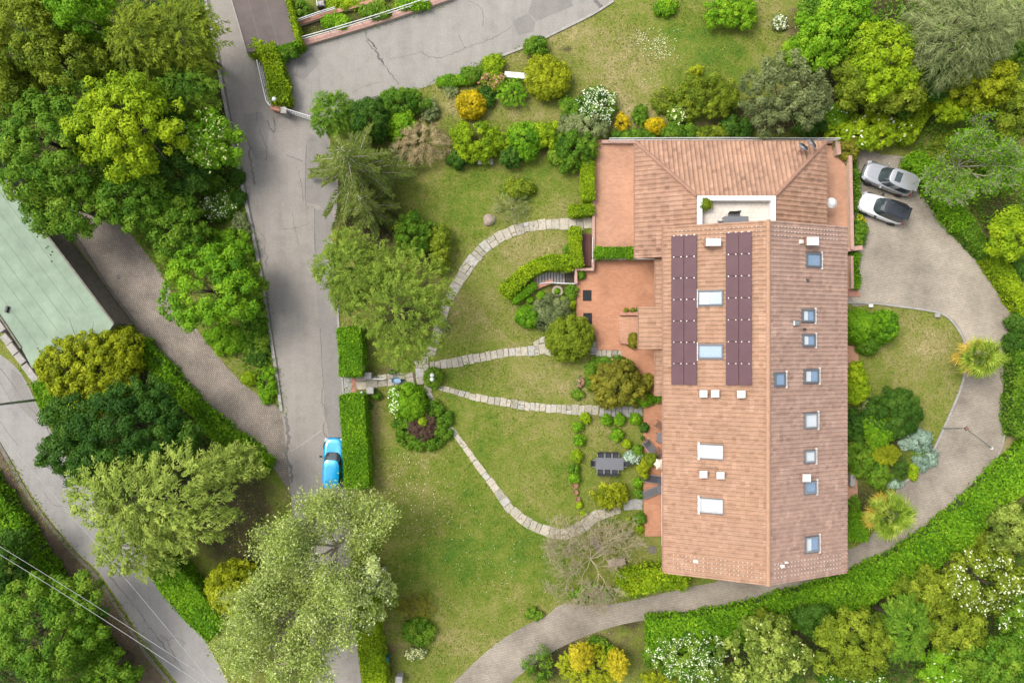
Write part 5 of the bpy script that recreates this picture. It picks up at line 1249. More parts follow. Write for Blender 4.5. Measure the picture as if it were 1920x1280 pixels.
hedge('drive_hedge', 'lime hedge along the forecourt near the right edge', [(1862,476),(1885,510),(1912,552),(1935,590)], 1.35, 1.3, 'lime', leaf=0.13, lump=0.15)
T('broadleaf_tree', 'lime-green tree at the right edge beside lime hedge', 1898, 440, 42, 44, 5, 'lime', clump=0.55, leaf=0.20)
T('garden_shrub', 'dark shrub at the right edge under lime-green tree', 1912, 505, 18, 24, 1.6, 'dark')
T('round_shrub', 'dark round shrub at right edge of the driveway, upper', 1910, 605, 20, 16, 1.5, 'dark')
T('round_shrub', 'dark round shrub at right edge of the driveway, lower', 1905, 642, 20, 18, 1.5, 'dark')
hedge('laurel_hedge', 'dark laurel hedge down the right edge of the driveway', [(1926,660),(1922,720),(1919,780),(1924,815)], 1.5, 1.6, 'mid', leaf=0.17, lump=0.2, rough=0.1)
hedge('great_hedge', 'broad bright green hedge sweeping along the driveway at lower right', [(1218,1192),(1302,1188),(1394,1172),(1486,1147),(1568,1123),(1650,1091),(1732,1046),(1804,992),(1876,924),(1956,846)], 2.85, 1.4, 'bright', leaf=0.17, lump=0.2, rough=0.08, dens=0.9)
# lower right wood
T('blossom_shrub', 'white blossom shrub at the bottom edge below the great hedge', 1290, 1232, 74, 48, 3.2, 'mid', fl=('white', 1100, 0.10), leaf=0.16)
T('broadleaf_tree', 'pale green tree at bottom edge right of white blossom shrub', 1440, 1225, 82, 66, 6, 'feather', fl=('cream', 120, 0.13), leaf=0.24)
T('broadleaf_tree', 'yellowish green tree at the bottom edge in the middle of lower wood', 1605, 1208, 78, 68, 7, 'olive', clump=0.55, leaf=0.20)
T('broadleaf_tree', 'blue-green tree leaning right of the yellowish green tree', 1700, 1180, 48, 66, 7, 'mid', 'spray', slen=0.9, cov=2.0)
T('broadleaf_tree', 'dark small tree in the gap below the great hedge', 1530, 1165, 38, 28, 4, 'dark')
T('broadleaf_tree', 'green tree against the great hedge above the blue-green tree', 1742, 1112, 62, 46, 5, 'olive')
T('blossom_tree', 'green tree covered with white clusters in the lower right', 1842, 1090, 82, 60, 6, 'olive', fl=('white', 520, 0.12), leaf=0.22, clump=0.6)
T('blossom_tree', 'white flowered tree at the right edge in the lower wood', 1905, 1150, 36, 52, 5, 'mid', fl=('white', 160, 0.13), leaf=0.22)
T('broadleaf_tree', 'light green thicket between white cluster tree and bottom edge', 1790, 1180, 62, 42, 5, 'olive')
T('broadleaf_tree', 'dark green tree in the lower right corner', 1868, 1245, 72, 54, 6, 'mid')
T('blossom_tree', 'shrub with white clusters at the bottom edge left of corner tree', 1775, 1250, 50, 36, 4, 'bright', fl=('white', 120, 0.12), leaf=0.2)
T('broadleaf_tree', 'green tree at the right edge beyond the great hedge', 1905, 995, 44, 50, 4, 'feather')
T('garden_shrub', 'lime shrub between great hedge and right edge tree', 1845, 1022, 32, 26, 2.2, 'olive')
T('blossom_shrub', 'white flowering spray at the bottom edge under pale trees', 1600, 1275, 60, 14, 2.4, 'mid', fl=('white', 140, 0.14))
T('broadleaf_tree', 'olive tree at great hedge foot above the pale tree', 1440, 1172, 42, 22, 3.6, 'olive', leaf=0.2)
T('golden_cypress', 'golden yellow cypress clump at the bottom edge', 1112, 1252, 64, 42, 3.4, 'gold', 'spray', slen=0.6, leaf=0.2, cov=1.6)
T('golden_cypress', 'golden yellow shrub cut by bottom edge left of white blossom', 1235, 1278, 36, 16, 2.2, 'gold', 'spray', slen=0.5, leaf=0.18, cov=1.4)
T('golden_cypress', 'tall bright yellow cypress tip in golden clump', 1090, 1232, 22, 24, 4.2, 'ygold', 'spray', slen=0.5, leaf=0.2, cov=1.4, h0=0.4)
T('golden_cypress', 'yellow cypress tip at the right of the golden clump', 1158, 1248, 22, 24, 4.0, 'ygold', 'spray', slen=0.5, leaf=0.2, cov=1.3, h0=0.4)
T('garden_shrub', 'dark green shrub on dry ground below the driveway', 1120, 1206, 19, 13, 1.0, 'mid')
T('garden_shrub', 'thin green sapling at driveway edge left of the golden clump', 1010, 1248, 28, 36, 2.2, 'mid', dens=0.35, ccov=0.7)
T('garden_shrub', 'small green bush behind golden clump', 1145, 1228, 18, 14, 1.4, 'bright')
# south lawn
bare_tree('bare_tree', 'leafless tree with lichen-yellow branches on the south lawn', 1112, 1062, 120, 4.2, M_BARKY, 5, 37, None, thick=0.075, nmain=9, flat=0.30, rmin=0.011, jit=0.45)
hedge('boundary_hedge', 'lime green bushy hedge between the leafless tree and villa corner', [(1165,1098),(1210,1090),(1250,1086),(1288,1088)], 1.7, 1.5, 'lime', leaf=0.15, lump=0.35, rough=0.14)
T('garden_shrub', 'green weeds under the leafless tree at the driveway', 1110, 1115, 40, 18, 0.9, 'bright', dens=0.6)
T('garden_shrub', 'dark green shrub on lawn edge at the driveway bend', 1002, 1150, 16, 12, 0.8, 'mid')
T('garden_shrub', 'brown-green dry grassy shrub beside slim poplar limb', 775, 1140, 40, 24, 1.4, 'rust', 'spray', slen=0.6, leaf=0.28, wr=0.1, cov=0.9)
T('garden_shrub', 'green shrub ring round a grey stone near the slim poplar', 785, 1185, 32, 26, 1.2, 'mid')
T('blossom_shrub', 'cream flower clump below the green shrub ring', 778, 1224, 20, 12, 0.6, 'sage', fl=('cream', 200, 0.11))
# round bed by the entrance
T('ground_cover', 'dark round bed of ground cover on the west lawn', 788, 796, 55, 46, 0.7, 'mid', leaf=0.13, clump=0.3)
T('round_shrub', 'clipped round bush with white flowers on one side, in the round bed', 762, 752, 31, 31, 2.0, 'bright', leaf=0.13, fl=('white', 150, 0.11, (-1, 0, 0.55)))
T('round_shrub', 'low purple-brown shrub in the middle of the round bed', 792, 798, 24, 22, 1.1, 'purple', leaf=0.13)
T('round_shrub', 'small lime plant growing out of the purple-brown shrub', 793, 790, 8, 8, 1.5, 'lime', leaf=0.11)
T('round_shrub', 'small dark bush round the twin white globe lamp', 813, 709, 17, 17, 0.9, 'mid', leaf=0.11)
T('garden_shrub', 'small green shrub behind hedge, nearest the entrance pier', 704, 741, 10, 9, 0.7, 'mid')
T('garden_shrub', 'small dark shrub behind the south entrance hedge', 686, 760, 11, 9, 0.7, 'dark')
# stairs bed and terrace front
hedge('box_hedge', 'curved green hedge over the cellar stairs, north side', [(1072,494),(1040,491),(1010,497),(988,510),(965,530),(945,548)], 1.15, 1.2, 'lime', leaf=0.14, lump=0.15, rough=0.08)
hedge('box_hedge', 'small straight green hedge south of the stair approach', [(1003,533),(985,548),(962,564)], 0.62, 0.8, 'bright', leaf=0.10)
hedge('box_hedge', 'narrow clipped hedge west of the dark red hatch', [(1080,426),(1080,460),(1085,498)], 0.95, 1.3, 'lime', leaf=0.11)
hedge('box_hedge', 'tall narrow clipped hedge on the upper terrace edge', [(1103,304),(1103,340),(1105,372)], 1.0, 1.5, 'lime', leaf=0.11)
hedge('box_hedge', 'short clipped hedge turning the corner above the curved path', [(1070,394),(1092,393),(1112,391)], 0.9, 1.2, 'lime', leaf=0.11)
hedge('box_hedge', 'clipped hedge along the edge between upper and lower terraces', [(1118,473),(1155,473),(1190,473)], 0.85, 1.5, 'bright', leaf=0.11)
T('round_shrub', 'pale speckled shrub left of round olive bush by terrace', 1037, 588, 32, 32, 1.5, 'sage', leaf=0.13)
T('round_shrub', 'large round yellow-grey bush over the stepping stones by terrace', 1066, 633, 41, 40, 2.6, 'olive', leaf=0.14)
T('round_shrub', 'small round speckled bush left of the pale shrub', 991, 594, 20, 19, 1.2, 'bright', leaf=0.12)
T('garden_shrub', 'little green bush south of the straight hedge', 993, 562, 7, 7, 0.5, 'bright')
T('garden_shrub', 'green herbs left of the round stone planter', 1014, 554, 9, 8, 0.5, 'bright')
T('garden_shrub', 'green bush between stone planter and terrace wall', 1070, 548, 13, 16, 0.9, 'mid')
T('garden_shrub', 'bright bush below stone planter at the terrace wall', 1060, 572, 18, 14, 1.0, 'lime')
T('garden_shrub', 'agave leaves at the foot of narrow clipped hedge', 1066, 467, 11, 12, 0.7, 'mid', 'spray', slen=0.4)
T('garden_shrub', 'small plant at the terrace corner above cellar stairs', 1090, 515, 7, 8, 1.0, 'mid')
T('maple_shrub', 'large russet-green maple bush in front of the terrace', 1158, 722, 52, 48, 3.3, 'rust', leaf=0.15, clump=0.4)
T('garden_shrub', 'russet bush touching the lean-to roof right of the maple bush', 1214, 718, 14, 16, 1.6, 'rust')
T('flowering_shrub', 'dark shrub with pink blossom above the maple bush', 1150, 682, 34, 12, 1.4, 'mid', fl=('pink', 90, 0.12))
T('garden_shrub', 'green edging shrubs on left flank of the maple bush', 1108, 700, 10, 34, 0.9, 'mid')
T('garden_shrub', 'bright trailing shrub along lower right of the maple bush', 1205, 748, 32, 10, 0.9, 'bright')
T('garden_shrub', 'green climber beside the porch low wall', 1188, 638, 11, 14, 1.3, 'rust')
T('flowering_shrub', 'small coral flowering plant on the lawn left of the maple bush', 1088, 716, 9, 11, 0.4, 'sage', fl=('pink', 60, 0.10))
T('garden_shrub', 'small green plant at stepping stone path left of maple bush', 1083, 740, 13, 9, 0.5, 'mid')
# rows of small shrubs round the garden table
for px, py, r, pl, lb in [(1098,783,10,'lime','small lime bush at the end of the middle stone path'),(1084,800,10,'bright','first small bush in the row running down from middle path'),(1086,826,11,'bright','second small bush in the row below middle path'),(1082,856,12,'lime','third small bush in the row left of the garden table'),(1076,880,11,'mid','fourth small bush in the row left of garden table'),(1077,895,11,'bright','last small bush in the row above three empty ring pots'),
        (1138,788,11,'bright','left bush of three under the maple bush'),(1162,786,11,'bright','middle bush of three under maple bush'),(1192,786,11,'bright','right bush of three beside the patio edge'),(1158,815,12,'bright','rounded green bush above the garden table'),(1208,802,9,'dark','dark round bush on the patio edge above black pot'),(1176,832,8,'lime','small yellow-green plant right above garden table'),(1196,845,12,'mid','green bush at patio edge right of garden table'),
        (1087,946,6,'lime','small lime ball below the empty ring pots'),(1095,962,5,'lime','tiny lime ball by the curved stone path'),(1178,975,5,'lime','tiny green ball below slab path'),(1200,972,11,'mid','green bush on the patio edge under slab path'),(1200,992,7,'lime','lime plant in pot on the patio edge'),(1197,925,9,'mid','green bush with red buds on patio edge by loungers'),(1196,905,9,'bright','slim green bush on patio edge by loungers'),(1172,1000,7,'bright','tiny bush on the lawn above patio corner')]:
    T('small_shrub', lb, px, py, r, r*0.95, max(0.45, r*0.08), pl, leaf=0.10)
T('lavender', 'silvery blue flowering bush right of the garden table', 1184, 858, 16, 12, 0.9, 'blue', fl=('white', 60, 0.09))
T('flowering_shrub', 'yellow-green shrub beside cream parasol on the patio edge', 1208, 880, 11, 20, 1.3, 'gold')
T('garden_shrub', 'olive rose bush on the patio edge beside parasol', 1222, 862, 13, 12, 1.4, 'olive')
T('acacia_shrub', 'spreading golden green shrub over slab path by the loungers', 1142, 930, 34, 28, 2.0, 'gold', leaf=0.13, dens=0.6, ccov=0.9)
# east garden
T('round_shrub', 'fresh green round shrub against the villa east wall', 1612, 612, 28, 27, 2.4, 'bright', leaf=0.14)
T('round_shrub', 'fresh green round shrub on the lawn side of its twin', 1657, 612, 24, 28, 2.2, 'bright', leaf=0.14)
T('round_shrub', 'darker green shrub below the fresh green twins', 1627, 645, 19, 18, 1.4, 'mid', leaf=0.13)
T('garden_shrub', 'yellow-lime shrub at the east wall by the terracotta step', 1607, 722, 26, 42, 2.4, 'lime', leaf=0.15, clump=0.3)
T('garden_shrub', 'grey-green wispy plant right of yellow-lime shrub', 1624, 752, 12, 26, 1.2, 'sage', 'spray', slen=0.4)
T('ball_shrub', 'large dark green clipped dome on the east lawn', 1680, 775, 45, 42, 2.6, 'dark', leaf=0.12)
T('garden_shrub', 'yellowish green bush below dark clipped dome', 1652, 806, 36, 36, 2.6, 'bright', 'spray', slen=0.5, leaf=0.16, cov=2.2)
T('golden_cypress', 'golden conifer lying between yellowish bush and blue conifer', 1664, 852, 32, 19, 2.0, 'gold', 'spray', slen=0.4, leaf=0.14, cov=2.2)
T('garden_shrub', 'shaded dark green shrubs at the east wall, upper clump', 1604, 800, 18, 36, 1.6, 'dark')
T('garden_shrub', 'green shrub clump at the east wall below golden conifer', 1612, 862, 26, 32, 1.6, 'mid')
T('garden_shrub', 'green shrubs between planter box and grassy clump', 1648, 892, 24, 24, 1.3, 'mid')
T('garden_shrub', 'dark grassy clump right of the green shrubs', 1690, 880, 20, 22, 1.0, 'dark', 'spray', slen=0.6, leaf=0.3, wr=0.1)
T('round_shrub', 'little lime cushion at the driveway edge below blue agave', 1713, 884, 9, 14, 0.6, 'lime', leaf=0.10)
T('blue_conifer', 'pale blue prostrate conifer beside the driveway', 1722, 826, 27, 24, 1.1, 'blue', leaf=0.15, lump=0.4)
T('blue_conifer', 'pale blue ring of foliage round the agave at driveway edge', 1734, 858, 22, 22, 0.7, 'blue', leaf=0.13, lump=0.4)
T('yucca', 'dark green agave in the blue ring', 1724, 848, 14, 14, 1.0, 'mid', 'spray', slen=0.5, leaf=0.26, wr=0.1)
T('sage_shrub', 'grey-blue low plant at bed tip below the grassy clump', 1678, 906, 15, 9, 0.5, 'blue')
palm('fan_palm', 'fan palm with yellowing fronds leaning over the driveway at right', 1840, 670, 50, 3.6, 4)
palm('fan_palm', 'fan palm beside the villa at the lower driveway', 1666, 966, 56, 3.4, 8)
hedge('box_hedge', 'square clipped hedge block at the villa east wall below palm', [(1590,990),(1628,990)], 2.2, 1.4, 'bright', leaf=0.12)
T('garden_shrub', 'small plants round the patch of terracotta by the lower palm', 1604, 950, 12, 20, 0.7, 'mid')
T('garden_shrub', 'green shrub on terracotta wall behind the white car', 1612, 436, 14, 24, 1.3, 'mid')
T('flowering_shrub', 'yellow flowering shrub in front of the white car', 1613, 412, 9, 9, 0.9, 'mid', fl=('yellow', 60, 0.12))
hedge('border_strip', 'narrow green border between parapet and parked cars', [(1603,300),(1606,345),(1609,395)], 0.5, 0.5, 'mid', leaf=0.13, lump=0.2, rough=0.12)
hedge('border_strip', 'narrow green border under low east walk wall', [(1606,474),(1607,505),(1608,540)], 0.5, 0.5, 'bright', leaf=0.13, lump=0.2, rough=0.12)
T('lawn_grass_shrub', 'thin grey-green wispy shrub beside boulder on the curved path', 960, 390, 44, 34, 1.2, 'sage', 'spray', slen=0.6, leaf=0.3, wr=0.06, cov=0.55, dens=0.8, cat='shrub')
T('garden_shrub', 'olive-green bush behind the wispy shrub on lawn', 975, 352, 28, 18, 1.0, 'olive', dens=0.7)

# grass blades and daisies: nobody could count them
def grass():
    rg = np.random.RandomState(11); n = 260000
    X = rg.uniform(-43.5, 43.5, n); Y = rg.uniform(-29, 29, n)
    bad = (X > STX0) & (X < STX1) & (Y > STY0) & (Y < STY1)
    for p in HARD: bad |= in_poly(X, Y, p)
    bad |= (X > 11.5) & (X < 25.5) & (Y < 15.5) & (Y > -17.5)
    clus = np.sin(X*0.9+np.sin(Y*0.7)*2)+np.sin(Y*1.1+np.sin(X*0.5)*2)
    bad |= rg.rand(n) > 0.55+0.25*clus
    X, Y = X[~bad], Y[~bad]; n = len(X); P = np.stack([X, Y, rg.uniform(0.02, 0.06, n)], 1)
    t = 0.45 + 0.13*np.sin(X*0.5+np.sin(Y*0.4)*1.5) + rg.normal(0, 0.2, n); l = 0.16*rg.uniform(.6, 1.4, n)
    tag(leaf_mesh('grass', P, rdir(rg, n)*0.8+np.array([0, 0, .6]), rdir(rg, n), l, l*0.35, t, PAL['grass'], None), 'short grass blades covering the lawns round the villa', 'grass', kind='stuff')
    xs = []
    for px, py, r, k in [(780,925,70,120),(830,980,80,90),(1235,92,28,160),(1200,75,20,60),(1240,80,40,60),(760,880,50,60),(700,930,20,30),(900,1060,80,40),(1220,150,30,30),(960,1080,60,25),(430,960,40,40),(540,600,30,20),(1130,1240,60,20),(820,210,8,8)]:
        for _ in range(k): xs.append(G(px+rg.normal(0, r*0.6), py+rg.normal(0, r*0.5)))
    P = np.array([(p.x, p.y, 0.08) for p in xs]); n = len(P); bad = np.zeros(n, bool)
    for p in HARD: bad |= in_poly(P[:, 0], P[:, 1], p)
    P = P[~bad]; n = len(P); l = 0.062*rg.uniform(.5, 1.3, n)
    tag(leaf_mesh('daisies', P, np.tile([0, 0, 1.0], (n, 1))+rdir(rg, n)*0.3, rdir(rg, n), l, l, rg.uniform(0, 1, n), PAL['white'], None, True), 'tiny white daisies scattered over the lawns', 'flowers', kind='stuff')
    # fallen leaves and weeds along road edges
    Q = []
    for pts, k in [([(404,90),(440,285),(466,400),(487,500),(503,600),(520,700),(530,770)], 500), ([(1000,85),(900,124),(790,168),(700,196)], 260), ([(640,560),(648,740),(655,900)], 120), ([(20,868),(66,945),(140,1038),(233,1150),(300,1250)], 700), ([(570,84),(700,48),(830,8)], 160), ([(1690,300),(1790,400),(1900,560)], 200), ([(1870,860),(1740,984),(1590,1080),(1300,1152)], 260)]:
        S = smooth(GP(pts), 12)
        for _ in range(k):
            p = random.choice(S); Q.append((p.x+rg.normal(0, .22), p.y+rg.normal(0, .22), 0.05+rg.uniform(0, .05)))
    P = np.array(Q); n = len(P); l = 0.13*rg.uniform(.5, 1.5, n)
    tag(leaf_mesh('weeds', P, rdir(rg, n)*0.6+np.array([0, 0, .8]), rdir(rg, n), l, l*0.6, rg.uniform(0, 1, n), PAL['grass'], None), 'weeds and fallen leaves along the road edges', 'weeds', kind='stuff')
grass()
def undergrowth(label, poly, pal, dens, seed):
    rg = np.random.RandomState(seed); P = GP(poly); xs = [p.x for p in P]; ys = [p.y for p in P]
    area = (max(xs)-min(xs))*(max(ys)-min(ys)); n = int(area*dens); X = rg.uniform(min(xs), max(xs), n); Y = rg.uniform(min(ys), max(ys), n)
    ok = in_poly(X, Y, P)
    for h in HARD: ok &= ~in_poly(X, Y, h)
    f = np.sin(X*1.3+2*np.sin(Y*0.6))+np.sin(Y*1.5+2*np.sin(X*0.7)); ok &= rg.rand(n) < 0.7+0.3*f
    X, Y, f = X[ok], Y[ok], f[ok]; n = len(X); l = 0.22*rg.uniform(.6, 1.4, n)
    tag(leaf_mesh('undergrowth', np.stack([X, Y, 0.08+rg.uniform(0, 1, n)*(0.35+0.2*f)], 1), rdir(rg, n)*0.7+np.array([0, 0, .9]), rdir(rg, n), l, l*0.6, 0.45+0.1*f+rg.normal(0, .16, n), PAL[pal], None), label, 'undergrowth', kind='stuff')
undergrowth('ivy and weeds under the wood at upper left', [(0,0),(385,0),(440,300),(485,500),(525,760),(330,560),(230,430),(120,395),(-20,310),(-40,0)], 'mid', 60, 1)
undergrowth('weeds under the trees at the lower left corner', [(-40,870),(140,1105),(265,1290),(-40,1290)], 'dark', 60, 2)
undergrowth('ground plants under the dark tree beside lower road', [(60,720),(290,650),(520,880),(440,885),(330,960),(300,1050),(200,960)], 'dark', 50, 3)
undergrowth('weeds and brambles under the lower right wood', [(1240,1225),(1460,1190),(1720,1100),(1940,920),(1960,1300),(1300,1300)], 'dark', 55, 4)
undergrowth('weeds under the trees at upper right', [(1540,0),(1950,0),(1950,480),(1870,460),(1740,300),(1690,260),(1560,235),(1600,120)], 'mid', 50, 5)
# ------------------------------------------------------------------ flat roofed outbuildings
def garage_green():
    h = 2.9
    pts = [(-170,95),(0,322),(86,436),(214,606),(190,640),(60,690),(40,652),(0,592),(-140,400),(-260,240)]
    P = GP(pts, h); c = P[3]
    b = empty('green_roof_garage', (c.x, c.y, 0), 0, 'long flat-roofed garage with pale green felt roof at the left edge', 'garage')
    MB().prism(P, 0, h-0.12).build('wall', M_CONCD, b, True)
    MB().prism(P, h-0.118, h).build('roof', M_FELTG, b, True)
    e = [(P[i].x, P[i].y) for i in (0, 1, 2, 3)]
    MB().ribbon(e, 0.14, h-0.10, h+0.09).build('roof_edge', M_CONCD, b, True)
    MB().ribbon([(P[i].x, P[i].y) for i in (6, 7, 8)], 0.14, h-0.10, h+0.09).build('roof_edge', M_CONCD, b, True)
    d = (P[3]-P[1]).normalized(); nrm = Vector((-d.y, d.x, 0))
    for k in range(1, 7):           # felt seams
        a = P[1] - nrm*(-k*1.05) if False else P[1] + Vector((d.y, -d.x, 0))*(k*1.0)
        s0 = a - d*4; s1 = a + d*13
        q = MB(); n = 18
        pts2 = [s0.lerp(s1, i/n) for i in range(n+1)]
        keep = [p for p in pts2 if in_poly(np.array([p.x]), np.array([p.y]), P)[0]]
        if len(keep) > 2: q.ribbon([(p.x, p.y) for p in keep], 0.035, h+0.001, h+0.008).build('felt_seam', M_FELTGD, b, True)
    v = G(15, 580, h); MB().rbox((v.x, v.y, h+0.11), (0.2, 0.5, 0.22), R(-15), 0.03).build('roof_vent', M_BLACK, b, True)
    for x, y in ((70,444),(87,465),(98,472),(95,478),(97,490),(90,462)):
        p = G(x, y, h); MB().lathe([(0.07, 0), (0.06, 0.03), (0.0, 0.035)], 7, (p.x, p.y, h+0.001)).build('moss_tuft', M_CORE, b, True)
garage_green()
# concrete blocks along the garage's road side
for i, (x, y) in enumerate([(2,612),(14,636),(26,654),(40,672),(54,692),(66,708)]):
    p = G(x, y, 0.6); o = MB().rbox((0, 0, 0.4), (0.62, 0.95, 0.8), 0, 0.04).build('concrete_block', M_CONC)
    o.location = (p.x, p.y, 0); o.rotation_euler = (0, 0, R(38)+random.uniform(-.05, .05))
    tag(o, ['topmost concrete block, at the left edge beside the green roof', 'second concrete block from the left edge beside the green roof', 'third concrete block down beside the green roof', 'fourth concrete block down, by the golden bush', 'fifth concrete block down the road side, by the golden bush', 'lowest concrete block, next to the lamp pole hedge'][i], 'block', 'concrete blocks along the garage')

def garage_brown():
    h = 1.35; pts = [(426,-40),(434,0),(463,99),(519,89),(558,78),(537,0),(527,-40)]
    P = GP(pts, h); c = P[2]
    b = empty('brown_roof_garage', (c.x, c.y, 0), 0, 'garage with dark brown flat felt roof at the top edge', 'garage')
    MB().prism(P, 0, h-0.14).build('wall', M_CONC, b, True)
    MB().prism(P, h-0.138, h).build('roof', M_FELTB, b, True)
    for k in (0.3, 0.62):
        a = P[1].lerp(P[5], k); e = P[2].lerp(P[4], k); MB().ribbon([(a.x, a.y), (e.x, e.y)], 0.05, h+0.001, h+0.008).build('felt_seam', M_TAR, b, True)
    MB().ribbon([(P[i].x, P[i].y) for i in (1, 2)], 0.08, h-0.1, h+0.05).build('roof_edge', M_CONC, b, True)
garage_brown()

# ------------------------------------------------------------------ stone paths, slab by slab
def stone_path(name, pts, widths, mat=M_SLAB, smin=0.42, smax=0.85, split=0.15, seed=1, jag=0.07):
    rr = random.Random(seed); P = smooth(GP(pts), 8); P = [Vector((p.x, p.y)) for p in P]
    cum = [0.0]
    for a, b in zip(P[:-1], P[1:]): cum.append(cum[-1]+(b-a).length)
    L = cum[-1]; W = [w_*H/F for w_ in widths]; m = len(W)
    def at(s):
        s = max(0, min(L, s)); i = 0
        while i < len(cum)-2 and cum[i+1] < s: i += 1
        t = (s-cum[i])/max(1e-6, cum[i+1]-cum[i]); p = P[i].lerp(P[i+1], t); d = (P[min(i+2, len(P)-1)]-P[max(i-1, 0)]).normalized()
        f = s/L*(m-1); j = min(int(f), m-2) if m > 1 else 0
        w_ = W[j]*(1-(f-j))+W[j+1]*(f-j) if m > 1 else W[0]
        return p, Vector((-d.y, d.x)), w_
    # the joints: packed soil under the slabs
    bed = MB().ribbon([(p.x, p.y) for p in P], min(W)*0.9, 0.0, 0.012).build(name, M_CORE if False else MATS['earth']); tag(bed, kind='structure')
    s = 0.0
    while s < L-0.15:
        ln = min(rr.uniform(smin, smax), L-s)
        (p0, n0, w0), (p1, n1, w1) = at(s+0.018), at(s+ln-0.018); z = rr.uniform(0.035, 0.055)
        def quad(f0, f1):
            a, b, c, d = p0+n0*(w0*f0), p0+n0*(w0*f1), p1+n1*(w1*f1), p1+n1*(w1*f0)
            out = []
            for q in (a, b, c, d): out.append((q.x+rr.uniform(-.02, .02), q.y+rr.uniform(-.02, .02)))
            cx = sum(q[0] for q in out)/4; cy = sum(q[1] for q in out)/4
            mb = MB(); vs = [(x, y, 0.006) for x, y in out] + [(x, y, z-0.012) for x, y in out] + [(cx+(x-cx)*0.955, cy+(y-cy)*0.955, z) for x, y in out]
            ar = sum(out[i][0]*out[(i+1) % 4][1]-out[(i+1) % 4][0]*out[i][1] for i in range(4))
            fs = [(8, 9, 10, 11)] + [(r0+i, r0+(i+1) % 4, r0+4+(i+1) % 4, r0+4+i) for r0 in (0, 4) for i in range(4)]
            if ar < 0: fs = [f[::-1] for f in fs]
            mb.add(vs, fs).build('slab', mat, bed)
        ja, jb = 0.5+rr.uniform(-jag, jag), -0.5+rr.uniform(-jag, jag)
        if rr.random() < split:
            k = rr.uniform(-.15, .2); quad(jb, k-0.02); quad(k+0.02, ja)
        else: quad(jb, ja)
        s += ln
    return bed
stone_path('curved_path', [(1112,418),(1075,420),(1040,420),(1005,423),(970,430),(935,446),(905,467),(880,497),(860,527),(843,557),(830,592),(818,630),(803,668)], [22,21,19,20,21,22,22,19,16,18,18], seed=2)
stone_path('middle_path', [(806,686),(850,680),(900,670),(950,661),(1000,657),(1055,655)], [16,17,17,16,17,16], smin=0.36, smax=0.6, seed=3)
stone_path('lower_path', [(822,726),(850,733),(880,742),(910,748),(950,755),(1000,762),(1060,767),(1100,768),(1122,769)], [8,11,13,15,15,15,16,18,18], smin=0.36, smax=0.62, seed=4, split=0.08)
stone_path('south_path', [(802,734),(812,752),(830,780),(855,815),(880,850),(905,885),(930,915),(950,945),(975,970),(1000,985),(1030,997),(1060,1000),(1090,987),(1120,966),(1150,955),(1165,952)], [9,6,9,10,11,12,13,15,17,18,19,20,21,21,20,18], seed=5)
stone_path('entrance_path', [(668,717),(700,716),(730,713),(760,710),(779,707)], [25,24,22,21,24], seed=6, smin=0.5, smax=1.0, split=0.6)
stone_path('crossing_path', [(785,675),(787,700),(790,722)], [14,16,15], seed=7, smin=0.5, smax=0.9)
stone_path('crossing_path', [(797,668),(799,700),(804,734)], [14,13,12], seed=8, smin=0.5, smax=1.1)
stone_path('terrace_steps', [(1116,640),(1116,665)], [16,16], M_GREYSLAB, 0.4, 0.55, 0, 9)
stone_path('porch_slabs', [(1118,662),(1168,663)], [14,14], M_SLAB, 0.4, 0.5, 0, 10, 0.02)
stone_path('patio_slabs', [(1124,769),(1160,772),(1204,770)], [20,20,18], M_GREYSLAB, 0.35, 0.6, 0, 11, 0.03)
stone_path('patio_slabs', [(1168,948),(1184,945),(1205,945)], [16,19,20], M_GREYSLAB, 0.8, 1.0, 0, 12, 0.02)
sp = stone_path('stepping_stones', [(1000,648),(1022,648),(1060,650)], [13,40,12], M_SLAB, 0.45, 0.6, 0.7, 13, 0.1)

